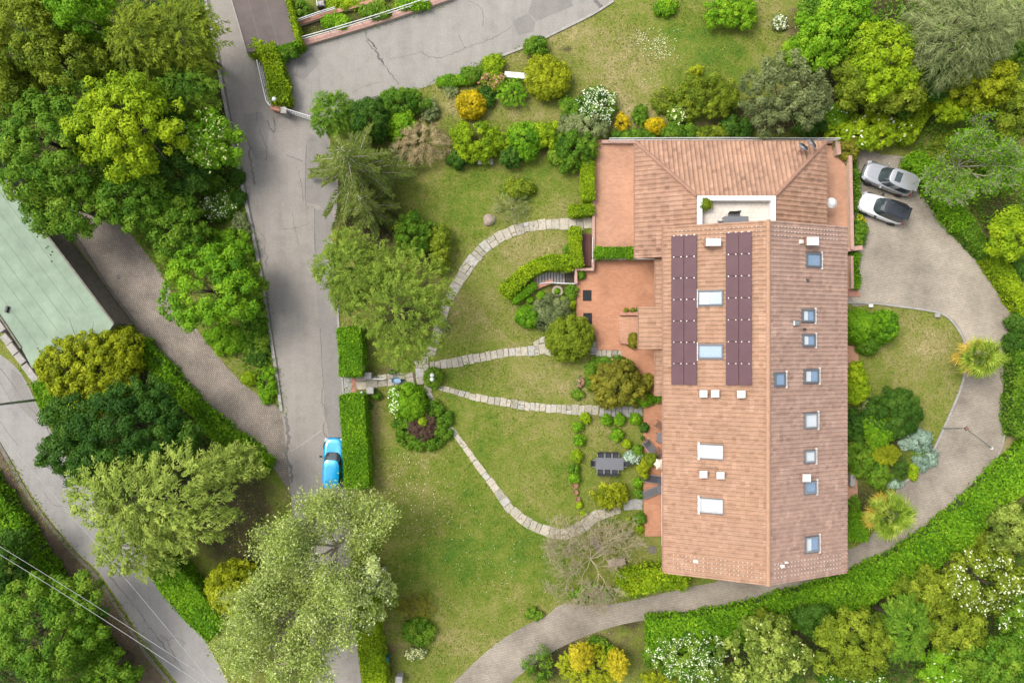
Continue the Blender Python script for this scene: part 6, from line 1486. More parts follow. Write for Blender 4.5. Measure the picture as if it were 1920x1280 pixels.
# ------------------------------------------------------------------ vehicles
def sring(n, xc, a, b, z, e=3.2, front=1.0):
    out = []
    for i in range(n):
        t = 2*math.pi*i/n; c, s_ = math.cos(t), math.sin(t)
        x = a*math.copysign(abs(c)**(2/e), c); y = b*math.copysign(abs(s_)**(2/e), s_)
        out.append(Vector((xc+x, y*(1-0.06*max(0, x/a)), z)))
    return out
def loft(rings, cap=True):
    m = MB(); n = len(rings[0]); vs = [v for r in rings for v in r]; fs = []
    for j in range(len(rings)-1):
        for i in range(n): fs.append((j*n+i, j*n+(i+1) % n, (j+1)*n+(i+1) % n, (j+1)*n+i))
    if cap: fs.append(tuple(range((len(rings)-1)*n, len(rings)*n)))
    return m.add(vs, fs)
def car(label, px, py, ang, L, W, Hc, paint, roofm, sunroof=False, cladding=False, rails=False):
    c = G(px, py, 0.9); o = empty('parked_car', (c.x, c.y, 0.012), ang, label, 'car')
    n = 40; a, b = L/2, W/2
    # body: side skirt, shoulder, belt then bonnet/deck sheet
    rings = [sring(n, 0, a*0.965, b*0.94, 0.22, 5), sring(n, 0, a, b, 0.45, 5), sring(n, 0, a*0.995, b, 0.66, 4.6), sring(n, -0.02, a*0.97, b*0.97, 0.82, 4.4)]
    top = sring(n, -0.03, a*0.92, b*0.90, 0.92, 4.0)
    for v in top: v.z = 0.86 + 0.12*max(0, min(1, (0.92-v.x/a)/0.75))
    top2 = [Vector((v.x*0.86, v.y*0.80, v.z+0.035)) for v in top]
    top3 = [Vector((v.x*0.5, v.y*0.45, v.z+0.025)) for v in top2]
    for v in rings[3]: v.z += 0.06*max(0, min(1, (0.8-v.x/a)))
    body = loft(rings+[top, top2, top3]).build('body', paint, o, False, True)
    if cladding: loft([sring(n, 0, a*0.97, b*0.965, 0.18, 5), sring(n, 0, a*1.004, b*1.006, 0.34, 5), sring(n, 0, a*1.004, b*1.006, 0.46, 5), sring(n, 0, a*0.99, b*0.99, 0.5, 5)], False).build('cladding', M_BLACK, o, False, True)
    # greenhouse
    zb, zr = 0.95, Hc-0.05
    gx, ga, gb = -0.135*L, L*0.355, b*0.90
    rx_, ra, rb = -0.175*L, L*0.258, b*0.77
    ng = 48
    g0 = sring(ng, gx, ga, gb, zb, 4.2); g1 = sring(ng, rx_, ra, rb, zr, 4.2)
    gm = [g0[i].lerp(g1[i], 0.55)+Vector((0, 0, 0.03)) for i in range(ng)]
    glass = {'windscreen': [], 'rear_window': [], 'side_window': [], 'pillar': []}
    for i in range(ng):
        t = math.degrees(2*math.pi*(i+0.5)/ng) % 360
        tt = min(t, 360-t)
        if tt < 42: k = 'windscreen'
        elif tt < 52: k = 'pillar'
        elif tt < 84: k = 'side_window'
        elif tt < 90: k = 'pillar'
        elif tt < 126: k = 'side_window'
        elif tt < 140: k = 'pillar'
        else: k = 'rear_window'
        glass[k].append((i, t))
    def band(name, lst, mat, par=o):
        if not lst: return
        m = MB()
        for i, t in lst:
            j = (i+1) % ng; m.add([g0[i], g0[j], gm[j], gm[i], g1[j], g1[i]], [(0, 1, 2, 3), (3, 2, 4, 5)])
        return m.build(name, mat, par, False, True)
    band('windscreen', glass['windscreen'], M_CGLASS); band('rear_window', glass['rear_window'], M_CGLASS)
    run = []
    for q in glass['pillar'] + [(10**6, 0)]:
        if run and q[0] != run[-1][0]+1: band('pillar', run, M_CBLACK if roofm is M_CBLACK else paint); run = []
        run.append(q)
    for lo, hi in ((0, 180), (180, 360)): band('side_window', [q for q in glass['side_window'] if lo <= q[1] < hi], M_CGLASS)
    r1 = [Vector((v.x, v.y, v.z+0.004)) for v in g1]
    r2 = [Vector((rx_+(v.x-rx_)*0.93, v.y*0.92, zr+0.035)) for v in g1]; r3 = [Vector((rx_+(v.x-rx_)*0.5, v.y*0.5, zr+0.055)) for v in g1]
    roofo = loft([r1, r2, r3]).build('roof', roofm, o, False, True)
    if sunroof: MB().rbox((rx_+ra*0.42, 0, zr+0.052), (0.52, rb*1.15, 0.03), 0, 0.01).build('sunroof', M_CGLASS, roofo)
    if rails:
        for s in (-1, 1): MB().tube((rx_-ra*0.7, s*rb*0.8, zr+0.06), (rx_+ra*0.7, s*rb*0.8, zr+0.06), 0.022, n=6).build('roof_rail', M_BLACK, roofo)
        for s in (-.33, 0, .33): MB().box((rx_-ra*0.1, s*rb, zr+0.052), (ra*1.1, 0.03, 0.02)).build('roof_rib', M_CBLACK, roofo)
    # spoiler over the rear window
    MB().rbox((rx_-ra-0.05, 0, zr-0.02), (0.22, rb*1.55, 0.05), 0, 0.015).build('spoiler', roofm, o)
    for sx in (0.31, -0.30):
        for sy in (-1, 1):
            wv = MB(); prof = [(0.20, -0.11), (0.31, -0.11), (0.335, -0.07), (0.335, 0.07), (0.31, 0.11), (0.20, 0.11)]
            wv.lathe(prof, 20); wo = wv.build('wheel', M_TYRE, o, False, True); wo.rotation_euler = (R(90), 0, 0); wo.location = (sx*L, sy*(b-0.08), 0.335)
            rm = MB().lathe([(0.21, 0.10), (0.19, 0.115), (0.05, 0.09), (0.0, 0.09)], 14); rm.lathe([(0.21, -0.10), (0.19, -0.115), (0.05, -0.09), (0.0, -0.09)], 14)
            rm.build('rim', M_RIM, wo)
    for s in (-1, 1):
        MB().rbox((L*0.125, s*(b+0.10), 1.0), (0.16, 0.22, 0.14), 0, 0.03).build('wing_mirror', M_BLACK if roofm is M_CBLACK or paint is M_CBLUE else paint, o)
        m = MB(); m.rbox((a*0.90, s*b*0.72, 0.745), (0.34, 0.30, 0.13), s*-0.5, 0.04); m.build('headlight', M_LAMPW, o)
        m = MB(); m.rbox((-a*0.955, s*b*0.74, 0.80), (0.07, 0.26, 0.12), s*0.5, 0.02); m.build('tail_light', M_LAMPR, o)
        m = MB(); m.tube((a*0.80, s*b*0.45, 0.935), (L*0.19, s*b*0.60, 1.005), 0.008, n=4); m.build('bonnet_crease', paint, o)
        m = MB(); m.tube((L*0.215, s*0.1, 1.0), (L*0.20, s*0.1+0.55*(1 if s > 0 else 1), 1.012), 0.012, n=4); m.build('wiper', M_BLACK, o)
    MB().rbox((a*0.975, 0, 0.55), (0.08, b*1.0, 0.22), 0, 0.02).build('grille', M_BLACK, o)
    MB().rbox((-a*0.975, 0, 0.48), (0.08, b*1.3, 0.2), 0, 0.02).build('rear_bumper', M_BLACK, o)
    return o
car('metallic bright blue hatchback parked on the lane against the hedge', 624, 868, R(88), 4.25, 1.78, 1.50, M_CBLUE, M_CBLUE)
car('silver crossover with dark sunroof parked on the forecourt', 1669, 334, R(180-21), 4.45, 1.86, 1.68, M_CSILV, M_CSILV, True, True)
car('white compact crossover with black roof parked beside the silver car', 1658, 390, R(180-20), 4.05, 1.80, 1.62, M_CWHITE, M_CBLACK, False, True, True)

# ------------------------------------------------------------------ garden furniture
def dining():
    c = G(1143, 869, 0.7)
    t = empty('garden_table', (c.x, c.y, 0), R(-1.5), 'long slate-grey slatted dining table on the lawn', 'table')
    for i in range(6): MB().rbox((0, -0.42+i*0.168, 0.725), (2.35, 0.160, 0.035), 0, 0.006).build('slat', M_TABLE, t)
    for sx in (-1, 1):
        for sy in (-1, 1): MB().box((sx*1.05, sy*0.38, 0.35), (0.07, 0.07, 0.70)).build('leg', M_BLACK, t)
    MB().box((0, 0, 0.68), (2.1, 0.7, 0.04)).build('frame', M_BLACK, t)
    # armchair
    ch = empty('rattan_chair', (0, 0, 0), 0, 'x', 'chair')
    MB().rbox((0, 0, 0.40), (0.50, 0.50, 0.10), 0, 0.03).build('seat', M_RATTAN, ch)
    MB().rbox((0, 0.02, 0.465), (0.44, 0.42, 0.05), 0, 0.02).build('cushion', M_CUSH, ch)
    b = MB()
    for k in range(5):
        z = 0.45+k*0.1; b.box((0, 0.25+0.03*k, z+0.05), (0.50, 0.045, 0.098))
    b.build('backrest', M_RATTAN, ch)
    for s in (-1, 1):
        m = MB(); m.rbox((s*0.27, 0.0, 0.62), (0.055, 0.50, 0.04), 0, 0.01); m.box((s*0.27, -0.22, 0.31), (0.04, 0.04, 0.60)); m.box((s*0.27, 0.22, 0.31), (0.04, 0.04, 0.60)); m.build('armrest', M_STEEL if s < 2 else M_RATTAN, ch)
    spots = [(-0.72, 0.62, 0, 'rattan chair on the upper side of garden table, left'), (-0.10, 0.62, 0, 'rattan chair on the upper side of garden table, middle'), (0.52, 0.62, 0, 'rattan chair on the upper side of garden table, right'),
             (-0.76, -0.62, 180, 'rattan chair on the lower side of garden table, left'), (-0.16, -0.62, 180, 'rattan chair on the lower side of garden table, middle'), (0.46, -0.62, 180, 'rattan chair on the lower side of garden table, right'),
             (-1.22, 0.0, 90, 'rattan chair at the left end of garden table'), (1.22, -0.02, -90, 'rattan chair at the right end of garden table by the silvery bush')]
    for i, (x, y, a, lb) in enumerate(spots):
        q = ch if i == 0 else copy_tree(ch)
        q.location = (c.x+x, c.y+y, 0); q.rotation_euler = (0, 0, R(a+random.uniform(-4, 4))); tag(q, 'dark '+lb, 'chair', 'chairs round the garden table')
dining()
def lounger(label, px, py, ang, mat):
    c = G(px, py, 0.45); o = empty('sun_lounger', (c.x, c.y, 0.12), ang, label, 'lounger', 'loungers on the patio')
    for s in (-1, 1): MB().box((0, s*0.31, 0.27), (1.9, 0.05, 0.06)).build('side_rail', M_STEEL, o)
    m = MB(); n = 9
    for i in range(n): m.rbox((-0.90+1.28*(i+.5)/n, 0, 0.30), (1.28/n-0.004, 0.56, 0.035), 0, 0.008)
    m.build('seat_sling', mat, o)
    bk = MB().rbox((0.34, 0, 0), (0.66, 0.56, 0.035), 0, 0.008).build('backrest', mat, o); bk.location = (0.38, 0, 0.31); bk.rotation_euler = (0, R(-28), 0)
    for sx in (-0.75, 0.7):
        for s in (-1, 1): MB().tube((sx, s*0.31, 0), (sx, s*0.31, 0.27), 0.025).build('leg', M_STEEL, o)
    MB().rbox((0.52, 0, 0.05), (0.24, 0.40, 0.07), 0, 0.03).build('head_cushion', mat, bk)
lounger('dark charcoal sun lounger below the cream parasol', 1224, 898, R(-8), M_CUSH)
lounger('grey sun lounger at an angle, lowest on the patio', 1224, 922, R(22), M_SLING)
lounger('short grey reclining lounger above the parasol by wooden chairs', 1222, 843, R(128), M_SLING)
def folding_chair(label, px, py, ang):
    c = G(px, py, 0.5); o = empty('wooden_chair', (c.x, c.y, 0.12), ang, label, 'chair', 'wooden chairs on the patio')
    for i in range(6): MB().rbox((0, -0.22+i*0.088, 0.43), (0.52, 0.062, 0.022), 0, 0.004).build('seat_slat', M_TEAK, o)
    for i in range(6): MB().rbox((-0.22+i*0.088, 0.33, 0.68), (0.055, 0.03, 0.46), 0, 0.004).build('back_slat', M_TEAK, o)
    for sx in (-1, 1):
        for y in (-0.24, 0.30): MB().box((sx*0.27, y, 0.22), (0.045, 0.045, 0.44 if y < 0 else 0.44)).build('leg', M_TEAK, o)
        MB().box((sx*0.27, 0.03, 0.62), (0.05, 0.55, 0.03)).build('armrest', M_TEAK, o)
folding_chair('slatted wooden chair at the top of patio', 1235, 797, R(-32))
folding_chair('slatted wooden chair below the small grey table', 1234, 847, R(-135))
def small_table():
    c = G(1238, 820, 0.5); o = empty('side_table', (c.x, c.y, 0.12), 0, 'small grey-green square table between the wooden chairs', 'table')
    MB().rbox((0, 0, 0.46), (0.62, 0.80, 0.04), 0, 0.01).build('tabletop', M_TABLE, o)
    for sx in (-1, 1):
        for sy in (-1, 1): MB().box((sx*0.26, sy*0.34, 0.22), (0.04, 0.04, 0.44)).build('leg', M_BLACK, o)
small_table()
def parasol(label, px, py, z0, h, folded, mat, r=0.6):
    c = G(px, py, h*0.8+z0); o = empty('parasol', (c.x, c.y, z0), 0, label, 'parasol')
    MB().tube((0, 0, 0), (0, 0, h), 0.025).build('pole', M_STEEL, o)
    MB().lathe([(0.28, 0), (0.28, 0.06), (0.05, 0.09)], 14).build('base', M_CONC, o)
    m = MB(); n = 12; vs = [(0, 0, h)]
    prof = [(0.5, h-0.10), (1.0, h-0.32)]
    for f, z in prof:
        for i in range(n):
            a = 2*math.pi*i/n; k = r*f*(1 if i % 2 == 0 else (0.72 if folded else 0.96)); vs.append((k*math.cos(a), k*math.sin(a), z-(0.0 if i % 2 == 0 else -0.03)))
    fs = [(0, 1+i, 1+(i+1) % n) for i in range(n)] + [(1+i, 1+n+i, 1+n+(i+1) % n, 1+(i+1) % n) for i in range(n)]
    m.add(vs, fs).build('canopy', mat, o)
parasol('half-folded cream parasol over the patio edge', 1236, 869, 0.12, 2.5, True, M_CANVAS, 0.52)
parasol('small white parasol standing on the east terrace', 1558, 381, 0.7, 2.2, False, M_WHITE, 0.44)
def bench(name, label, px, py, ang, L, W, h, mat, slats=3):
    c = G(px, py, h); o = empty(name, (c.x, c.y, 0), ang, label, 'bench')
    for i in range(slats): MB().rbox((0, -W/2+W/slats*(i+.5), h-0.03), (L, W/slats-0.012, 0.06), 0, 0.01).build('seat_plank', mat, o)
    for s in (-1, 1): MB().box((s*L*0.36, 0, (h-0.06)/2), (0.14, W*0.8, h-0.06)).build('leg', M_CONC, o)
bench('stone_bench', 'pale stone slab bench right of the leafless tree trunk', 1156, 1054, R(8), 1.5, 0.62, 0.48, M_STONE, 1)
bench('wooden_bench', 'grey wooden bench under branches of the leafless tree', 1118, 1021, R(-58), 1.35, 0.55, 0.48, M_WOOD)
bench('stone_bench', 'small stone bench in front of the yellow-green laurel mass', 910, 303, R(0), 1.3, 0.45, 0.45, M_GREYSLAB, 1)
bench('white_bench', 'white painted bench among the shrubs by upper road', 967, 141, R(-5), 1.9, 0.5, 0.45, M_WHITE, 3)
# ring pots
for i, (x, y, r) in enumerate([(1078,909,0.27),(1079,922,0.23),(1083,935,0.22)]):
    p = G(x, y, 0.2); o = MB().lathe([(r*0.75, 0), (r, 0.30), (r*1.02, 0.32), (r*0.86, 0.32), (r*0.7, 0.12), (0.0, 0.12)], 18).build('ring_pot', M_TERRA); o.location = (p.x, p.y, 0)
    tag(o, ['largest terracotta ring pot, top of the three on lawn', 'middle one of three terracotta ring pots on lawn', 'lowest one of three terracotta ring pots on lawn'][i], 'pot', 'ring pots on the lawn')
def pot_plant(label, px, py, r, z0, mat, pal, ph=0.4, pr=None):
    c = G(px, py, z0+0.3); o = empty('potted_plant', (c.x, c.y, z0), 0, label, 'potted plant')
    MB().lathe([(r*0.7, 0), (r, ph), (r*1.05, ph+0.03), (r*0.9, ph+0.03), (r*0.85, ph-0.05), (0, ph-0.05)], 14).build('pot', mat, o)
    SEED[0] += 1; rg = np.random.RandomState(SEED[0]); pr = pr or r*0.9
    leaf_mesh('foliage', *crown_clump(rg, pr, pr, pr*0.7, ph+pr*0.2, pr*0.4, 0.11), PAL[pal], o)
pot_plant('black pot with dark plant on the patio edge', 1205, 821, 0.17, 0.12, M_BLACK, 'dark', 0.3)
pot_plant('left flower pot on terracotta wall by porch', 1173, 582, 0.17, 0.15, M_TERRA, 'rust', 0.35, 0.2)
pot_plant('middle flower pot on terracotta wall by porch', 1186, 581, 0.17, 0.15, M_TERRA, 'rust', 0.35, 0.2)
pot_plant('right flower pot beside the porch roof', 1196, 581, 0.15, 0.15, M_TERRA, 'dark', 0.35, 0.18)
pot_plant('potted palm in the corner of white roof terrace', 1321, 384, 0.25, TF, M_TERRA, 'olive', 0.4, 0.5)
pot_plant('small plant pot at patio corner by lime plant', 1196, 984, 0.13, 0.02, M_TERRA, 'lime', 0.25, 0.15)
def planter():
    c = G(1045, 546, 0.5); o = empty('stone_planter', (c.x, c.y, 0), 0, 'round pale stone planter with green plant in stair bed', 'planter')
    MB().lathe([(0.36, 0), (0.44, 0.45), (0.47, 0.55), (0.30, 0.55), (0.26, 0.40), (0, 0.40)], 20).build('basin', M_STONE, o)
    rg = np.random.RandomState(3); leaf_mesh('foliage', *crown_clump(rg, 0.26, 0.26, 0.2, 0.5, 0.12, 0.10), PAL['bright'], o)
planter()
def boulder(name, label, px, py, rx, ry, h, ang, mat, seed, cat='rock'):
    rr = random.Random(seed); c = G(px, py, h*0.5); bm = bmesh.new(); bmesh.ops.create_icosphere(bm, subdivisions=3, radius=1.0)
    ph = [rr.uniform(0, 6) for _ in range(6)]
    for v in bm.verts:
        k = 1 + 0.10*math.sin(v.co.x*3+ph[0])+0.08*math.sin(v.co.y*4+ph[1])+0.05*math.sin(v.co.z*6+v.co.x*5+ph[2]); v.co = Vector((v.co.x*rx*k, v.co.y*ry*k, max(-0.1, v.co.z*k)*h))
    me = bpy.data.meshes.new(name); bm.to_mesh(me); bm.free()
    o = link_mesh(name, me, mat); o.location = (c.x, c.y, 0.02); o.rotation_euler = (0, 0, ang); tag(o, label, cat)
boulder('boulder', 'smooth brown boulder on the lawn beside the curved path', 917, 412, 0.62, 0.47, 0.38, R(35), M_STONE, 3)
boulder('grey_stone', 'grey stone in middle of the green shrub ring', 771, 1190, 0.42, 0.24, 0.7, R(10), M_GREYSLAB, 5)
# cellar light grates and the dark red hatch
for x, y, lb in [(1101,554,'upper black cellar grate set in the terrace'), (1102,597,'lower black cellar grate set in the terrace')]:
    c = G(x, y, 0.17); o = empty('cellar_grate', (c.x, c.y, 0.15), 0, lb, 'grate', 'cellar grates')
    MB().box((0, 0, 0.006), (0.74, 0.92, 0.008)).build('shaft', M_SHAFT_SHADE, o)  # flat plate, painted dark for the shade below the bars
    for i in range(7): MB().box((-0.31+i*0.104, 0, 0.025), (0.035, 0.90, 0.025)).build('bar', M_BLACK, o)
def hatch():
    c = G(1100, 468, 0.3); o = empty('red_hatch', (c.x, c.y, 0), 0, 'long dark red boarded hatch beside narrow clipped hedge', 'hatch')
    for i in range(5): MB().rbox((-0.26+i*0.13, 0, 0.24), (0.122, 2.7, 0.04), 0, 0.006).build('board', M_MAROON, o)
    MB().box((0, 0, 0.11), (0.7, 2.75, 0.2)).build('frame', M_COPE, o)
    m = MB(); 
    for y in (-1.2, -0.2, 0.9): m.tube((0.42, y, 0.0), (0.42, y, 1.0), 0.02)
    m.tube((0.42, -1.2, 1.0), (0.42, 0.9, 1.0), 0.025); m.build('handrail', M_WHITE, o)
hatch()
# roof terrace furniture
def terrace_table():
    c = G(1380, 416, TF+0.7); t = empty('terrace_table', (c.x, c.y, TF), 0, 'grey table on the white roof terrace', 'table')
    MB().rbox((0, 0, 0.72), (1.9, 0.85, 0.04), 0, 0.01).build('tabletop', M_TABLE, t)
    for sx in (-1, 1):
        for sy in (-1, 1): MB().box((sx*0.85, sy*0.36, 0.35), (0.05, 0.05, 0.70)).build('leg', M_BLACK, t)
    ch = None
    for i, (x, y, a, lb) in enumerate([(-0.30, 0.45, 0, 'left grey sling chair behind the roof terrace table'), (0.18, 0.48, 6, 'right grey sling chair behind the roof terrace table'), (-1.05, -0.1, 95, 'grey sling chair at left end of the roof terrace table')]):
        if ch is None:
            ch = empty('terrace_chair', (0, 0, 0), 0, 'x', 'chair'); q = ch
            MB().rbox((0, 0, 0.43), (0.46, 0.44, 0.03), 0, 0.006).build('seat', M_SLING, ch)
            bk = MB().rbox((0, 0, 0.22), (0.46, 0.03, 0.42), 0, 0.006).build('backrest', M_SLING, ch); bk.location = (0, 0.22, 0.46); bk.rotation_euler = (R(-16), 0, 0)
            for sx in (-1, 1):
                for y2 in (-0.2, 0.2): MB().tube((sx*0.24, y2, 0), (sx*0.24, y2, 0.44), 0.015).build('leg', M_FRAME, ch)
        else: q = copy_tree(ch)
        q.location = (c.x+x, c.y+y, TF); q.rotation_euler = (0, 0, R(a)); tag(q, lb, 'chair', 'roof terrace chairs')
terrace_table()
# satellite dishes
for x, y, a, lb in [(1505,278,60,'left grey satellite dish on the extension roof'), (1521,271,40,'right grey satellite dish on the extension roof')]:
    c = G(x, y, 4.6); o = empty('satellite_dish', (c.x, c.y, 3.75), R(a), lb, 'satellite dish', 'satellite dishes')
    MB().tube((0, 0, -0.2), (0, 0, 0.85), 0.025).build('mast', M_STEEL, o)
    n = 20; d = MB().lathe([(0.0, 0.0), (0.2, 0.02), (0.36, 0.065), (0.47, 0.12)], n).build('dish', M_DISH, o, False, True); d.location = (0.05, 0, 0.8); d.rotation_euler = (0, R(48), 0); d.scale = (1.1, 0.9, 1)
    m = MB(); m.tube((-0.4, 0, 0.05), (0, 0, 0.62), 0.012); m.tube((-0.02, 0, 0.60), (0.05, 0, 0.68), 0.04); m.build('feed_arm', M_STEEL, d)

# ------------------------------------------------------------------ lamps, gates, poles, bins
def globe_lamp(name, label, px, py, h, n):
    c = G(px, py, h); o = empty(name, (c.x, c.y, 0), 0, label, 'lamp')
    MB().tube((0, 0, 0), (0, 0, h-0.15), 0.04, n=8).build('post', M_BLACK, o)
    for i in range(n):
        y = 0 if n == 1 else (-0.17+0.34*i)
        prof = [(0.04, -0.19)] + [(0.18*math.sin(t*math.pi/9), -0.18*math.cos(t*math.pi/9)) for t in range(1, 9)] + [(0.0, 0.18)]
        MB().lathe(prof, 16, (0, y, h)).build('globe', M_GLOBE, o, False, True)
    if n > 1: MB().tube((0, -0.17, h-0.2), (0, 0.17, h-0.2), 0.025).build('arm', M_BLACK, o)
globe_lamp('globe_lamp', 'twin white globe lamp in small dark bush at path crossing', 810, 707, 1.5, 2)
globe_lamp('globe_lamp', 'white globe lamp on the gate pier by creeper hedge', 514, 186, 2.0, 1)
def gate(name, label, p0, p1, h, z0=0.05, n=9):
    a, b = G(*p0, h), G(*p1, h); L = (b-a).length; ang = math.atan2(b.y-a.y, b.x-a.x)
    o = empty(name, (a.x, a.y, 0), ang, label, 'gate')
    for z in (z0+0.1, h*0.55, h): MB().tube((0, 0, z), (L, 0, z), 0.035, n=6).build('rail', M_WHITE, o)
    for i in range(n+1): MB().tube((L*i/n, 0, z0), (L*i/n, 0, h), 0.02, n=5).build('bar', M_WHITE, o)
gate('iron_gate', 'white barred gate closing the upper road at the bushy pine', (529,202), (584,219), 1.3, n=12)
gate('iron_gate', 'white sliding gate along the lane beside creeper hedge', (481,112), (499,190), 1.3, n=14)
gate('iron_gate', 'short white gate wing joining lane gate to the gate pier', (499,190), (506,198), 1.3, n=3)
def pier(label, px, py, a, b, h, mat, capm=None, ang=0):
    c = G(px, py, h); o = empty('gate_pier', (c.x, c.y, 0), ang, label, 'pier')
    MB().box((0, 0, h/2), (a, b, h)).build('shaft', mat, o)
    MB().rbox((0, 0, h+0.045), (a+0.1, b+0.1, 0.085), 0, 0.03).build('cap', capm or M_CONC, o)
pier('brick pier with terracotta cap under the single globe lamp', 517, 202, 0.75, 0.4, 0.9, M_COPE, M_COPE, R(-16))
pier('grey concrete gate pier at end of white road gate', 532, 207, 0.4, 0.45, 1.2, M_CONC)
pier('pale stone entrance pier on the north side of the path', 689, 704, 0.55, 0.45, 0.9, M_GREYSLAB, M_GREYSLAB)
pier('pale stone entrance pier on the south side of the path', 694, 732, 0.5, 0.45, 0.8, M_GREYSLAB, M_GREYSLAB)
def entrance_gate():
    c = G(700, 710, 0.9); o = empty('garden_gate', (c.x, c.y, 0), R(-4), 'small white garden gate standing open by the north entrance pier', 'gate')
    for z in (0.15, 0.55, 0.95): MB().tube((-0.1, 0, z), (0.85, 0, z), 0.02).build('rail', M_WHITE, o)
    for i in range(7): MB().tube((-0.1+i*0.158, 0, 0.08), (-0.1+i*0.158, 0, 0.98), 0.012, n=5).build('bar', M_WHITE, o)
entrance_gate()
for x, y, lb in [(674,690,'white metal letterbox on a post behind the north entrance hedge, left'), (681,691,'white metal letterbox on a post behind north entrance hedge, right'), (678,739,'white and green letterbox behind the south entrance hedge')]:
    c = G(x, y, 1.0); o = empty('letterbox', (c.x, c.y, 0), R(-6), lb, 'letterbox')
    MB().tube((0, 0, 0), (0, 0, 0.8), 0.03).build('post', M_STEEL, o)
    MB().rbox((0, 0, 0.98), (0.16, 0.46, 0.36), 0, 0.03).build('box', M_WHITE, o)
    if y > 720: MB().rbox((-0.16, 0, 0.98), (0.14, 0.44, 0.34), 0, 0.03).build('green_box', M_GREENP, o)
brick_strip = sheet('brick_threshold', GP([(659,708),(668,708),(668,736),(659,736)]), 0.03, M_TERRD)
sheet('entrance_paving', GP([(640,706),(659,706),(659,738),(642,738)]), 0.022, M_GREYSLAB)
def barrow():
    c = G(743, 713, 0.5); o = empty('wheelbarrow', (c.x, c.y, 0.05), R(4), 'pale blue wheelbarrow on the entrance path', 'wheelbarrow')
    m = MB(); lo = sring(20, 0, 0.28, 0.18, 0.28, 3); hi = sring(20, 0, 0.40, 0.27, 0.52, 3); inn = sring(20, 0, 0.37, 0.24, 0.50, 3); fl = sring(20, 0, 0.26, 0.16, 0.31, 3)
    loft([lo, hi, inn, fl]).build('tray', M_BLUEP, o)
    wv = MB().lathe([(0.12, -0.04), (0.18, -0.035), (0.18, 0.035), (0.12, 0.04)], 14).build('wheel', M_TYRE, o); wv.rotation_euler = (R(90), 0, 0); wv.location = (0.50, 0, 0.18)
    for s in (-1, 1):
        MB().tube((0.50, s*0.06, 0.18), (-0.75, s*0.24, 0.42), 0.018).build('handle', M_STEEL, o)
        MB().tube((-0.25, s*0.18, 0.30), (-0.30, s*0.2, 0.0), 0.016).build('leg', M_STEEL, o)
barrow()
pot_plant('dark navy tub with pale top beside the wheelbarrow', 735, 697, 0.24, 0.02, plain('navy_glaze', (0.012, 0.02, 0.045), 0.4), 'dark', 0.5, 0.16)
def bin_(name, label, px, py, mat, r=0.32, h=0.95):
    c = G(px, py, h); o = empty(name, (c.x, c.y, 0), 0, label, 'bin')
    MB().lathe([(r*0.8, 0), (r, h*0.92)], 18).build('drum', mat, o); MB().lathe([(r*1.06, h*0.92), (r*1.06, h*0.96), (r*0.5, h), (0, h*1.01)], 18).build('lid', mat, o)
    for s in (-0.4, 0, 0.4): MB().box((s*r, 0, h*1.0), (0.03, r*1.3, 0.03)).build('lid_rib', mat, o)
bin_('compost_bin', 'green plastic compost bin beside lower hedge at bottom', 723, 1238, M_GREENP, 0.26)
bin_('compost_bin', 'green round bin at right edge under the trees', 1890, 106, M_GREENP, 0.38)
def locker(name, label, px, py, a, b, h, mat, ang=0, cat='box'):
    c = G(px, py, h); o = empty(name, (c.x, c.y, 0), ang, label, cat)
    MB().box((0, 0, h/2), (a, b, h)).build('cabinet', mat, o); MB().rbox((0, 0, h+0.03), (a+0.08, b+0.08, 0.055), 0, 0.02).build('lid', mat, o)
locker('utility_box', 'grey utility box at the bottom edge right of lower hedge', 748, 1276, 0.50, 0.7, 0.9, M_GREYSLAB)
locker('utility_box', 'small grey box beside the green round bin', 1873, 107, 0.35, 0.45, 0.6, M_CONC)
locker('meter_box', 'small white box on east lawn at the driveway kerb, left', 1633, 573, 0.28, 0.20, 0.18, M_WHITE)
locker('meter_box', 'small greenish box at the lawn kerb corner on the driveway', 1758, 591, 0.35, 0.25, 0.2, M_GREYSLAB)
locker('planter_box', 'grey planter trough against the villa east wall', 1599, 898, 0.35, 1.1, 0.6, M_CONC, 0, 'planter')
def barrier():
    for i, (y, mat, lb) in enumerate([(443,M_RED,'red plastic road barrier board on the lane kerb'), (463,M_WHITE,'white plastic road barrier board below the red one')]):
        c = G(622.5, y, 0.9); o = empty('road_barrier', (c.x, c.y, 0), R(88), lb, 'barrier')
        MB().rbox((0, 0, 0.7), (0.95, 0.12, 0.45), 0, 0.03).build('board', mat, o)
        for s in (-1, 1): MB().box((s*0.36, 0, 0.24), (0.10, 0.34, 0.48)).build('foot', mat, o)
barrier()
def chair_top():
    c = G(601, 7, 0.6); o = empty('garden_chair', (c.x, c.y, 0), R(6), 'grey cushioned chair on the gravel at top edge', 'chair')
    MB().rbox((0, 0, 0.42), (0.55, 0.6, 0.14), 0, 0.04).build('seat', plain('mauve_cushion', (0.42, 0.38, 0.42), 0.8), o)
    MB().rbox((0, -0.34, 0.6), (0.55, 0.12, 0.6), 0, 0.03).build('backrest', M_BLACK, o)
    for sx in (-1, 1): MB().box((sx*0.3, 0, 0.3), (0.06, 0.62, 0.6)).build('armrest', M_WHITE if sx < 0 else M_BLACK, o)
chair_top()
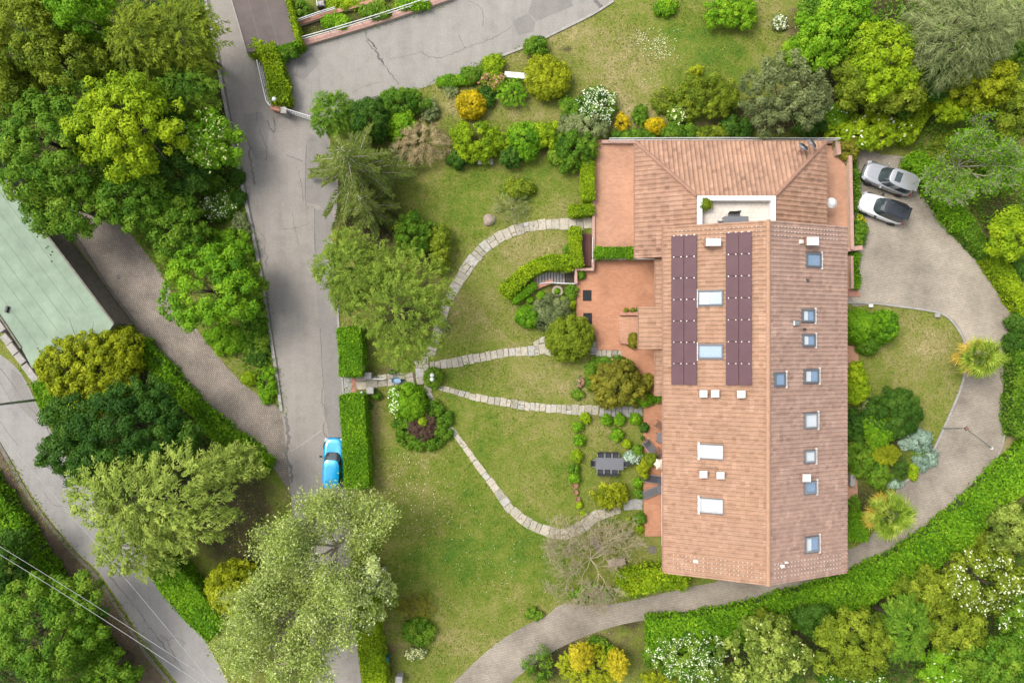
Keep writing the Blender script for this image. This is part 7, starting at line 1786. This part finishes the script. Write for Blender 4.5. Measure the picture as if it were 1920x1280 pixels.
# street lamp pole at the left and its cables
def street_pole():
    b = G(80, 748, 0); o = empty('street_pole', (b.x, b.y, 0), 0, 'tall grey steel pole leaning out of frame over the lower road', 'pole')
    MB().tube((0, 0, 0), (0, 0, 7.6), 0.12, 0.075, 12).build('shaft', M_STEEL, o)
    MB().tube((0, 0, 7.5), (-1.3, -0.3, 7.9), 0.04, 0.035, 8).build('arm', M_STEEL, o)
    MB().rbox((-1.6, -0.37, 7.88), (0.7, 0.26, 0.12), R(13), 0.03).build('lantern', M_DISH, o)
    return b
pb = street_pole()
def cable(label, p0, p1, sag, r=0.022):
    a, b = Vector(p0), Vector(p1); m = MB(); n = 22; prev = None
    c = empty('overhead_cable', (a.x, a.y, a.z), 0, label, 'cable')
    for i in range(n+1):
        t = i/n; p = a.lerp(b, t)+Vector((0, 0, -4*sag*t*(1-t)))-a
        if prev is not None: m.tube(prev, p, r, n=5, cap=False)
        prev = p
    m.build('wire', M_CABLE, c)
cable('thin overhead cable running from the steel pole along lower road', (pb.x, pb.y, 7.3), G(430, 1322, 6.8), 0.4, 0.012)
cable('upper one of two pale cables crossing the lower left corner', G(-60, 988, 7.0), G(460, 1320, 6.5), 0.3, 0.015)
cable('lower one of two pale cables crossing the lower left corner', G(-60, 1003, 7.0), G(440, 1325, 6.5), 0.3, 0.017)
# driveway lamp with its long stay
def drive_lamp():
    b = G(1768, 803, 0); top = G(1812, 803, 3.0); o = empty('drive_lamp', (b.x, b.y, 0), 0, 'lamp post with square lantern and long slanting stay over the driveway', 'lamp')
    t = top-b
    MB().tube((0, 0, 0), (t.x, t.y, 2.9), 0.055, 0.045, 8).build('post', M_STEEL, o)
    MB().rbox((t.x, t.y, 3.0), (0.26, 0.26, 0.22), R(30), 0.04).build('lantern', M_TEAK, o)
    MB().rbox((t.x, t.y, 2.88), (0.36, 0.36, 0.03), R(30), 0.01).build('lantern_plate', M_CONC, o)
    e = G(1860, 840, 0.05)-b
    MB().tube((t.x, t.y, 2.86), e, 0.04, 0.04, 8).build('stay', M_STEEL, o)
    MB().lathe([(0.12, 0), (0.12, 0.06), (0.05, 0.08)], 10, (e.x, e.y, 0.0)).build('foot', M_WHITE, o)
drive_lamp()
# manhole in the ramp, drain
for x, y, lb, a, mt in [(222,519,'small square drain cover in the ramp paving', 0.32, M_BLACK), (1018,0,'x',0,None)]:
    if mt is None: continue
    p = G(x, y); o = MB().rbox((0, 0, 0.03), (a, a, 0.03), 0, 0.006).build('drain_cover', mt); o.location = (p.x, p.y, 0.01); o.rotation_euler = (0, 0, R(35)); tag(o, lb, 'drain cover')
def man():
    p = G(1223, 1030); o = MB().lathe([(0.36, 0), (0.36, 0.03), (0.33, 0.035), (0.0, 0.035)], 22).build('manhole_cover', M_CONCD); o.location = (p.x, p.y, 0.002); tag(o, 'round weathered manhole cover in grass by villa corner', 'manhole')
man()
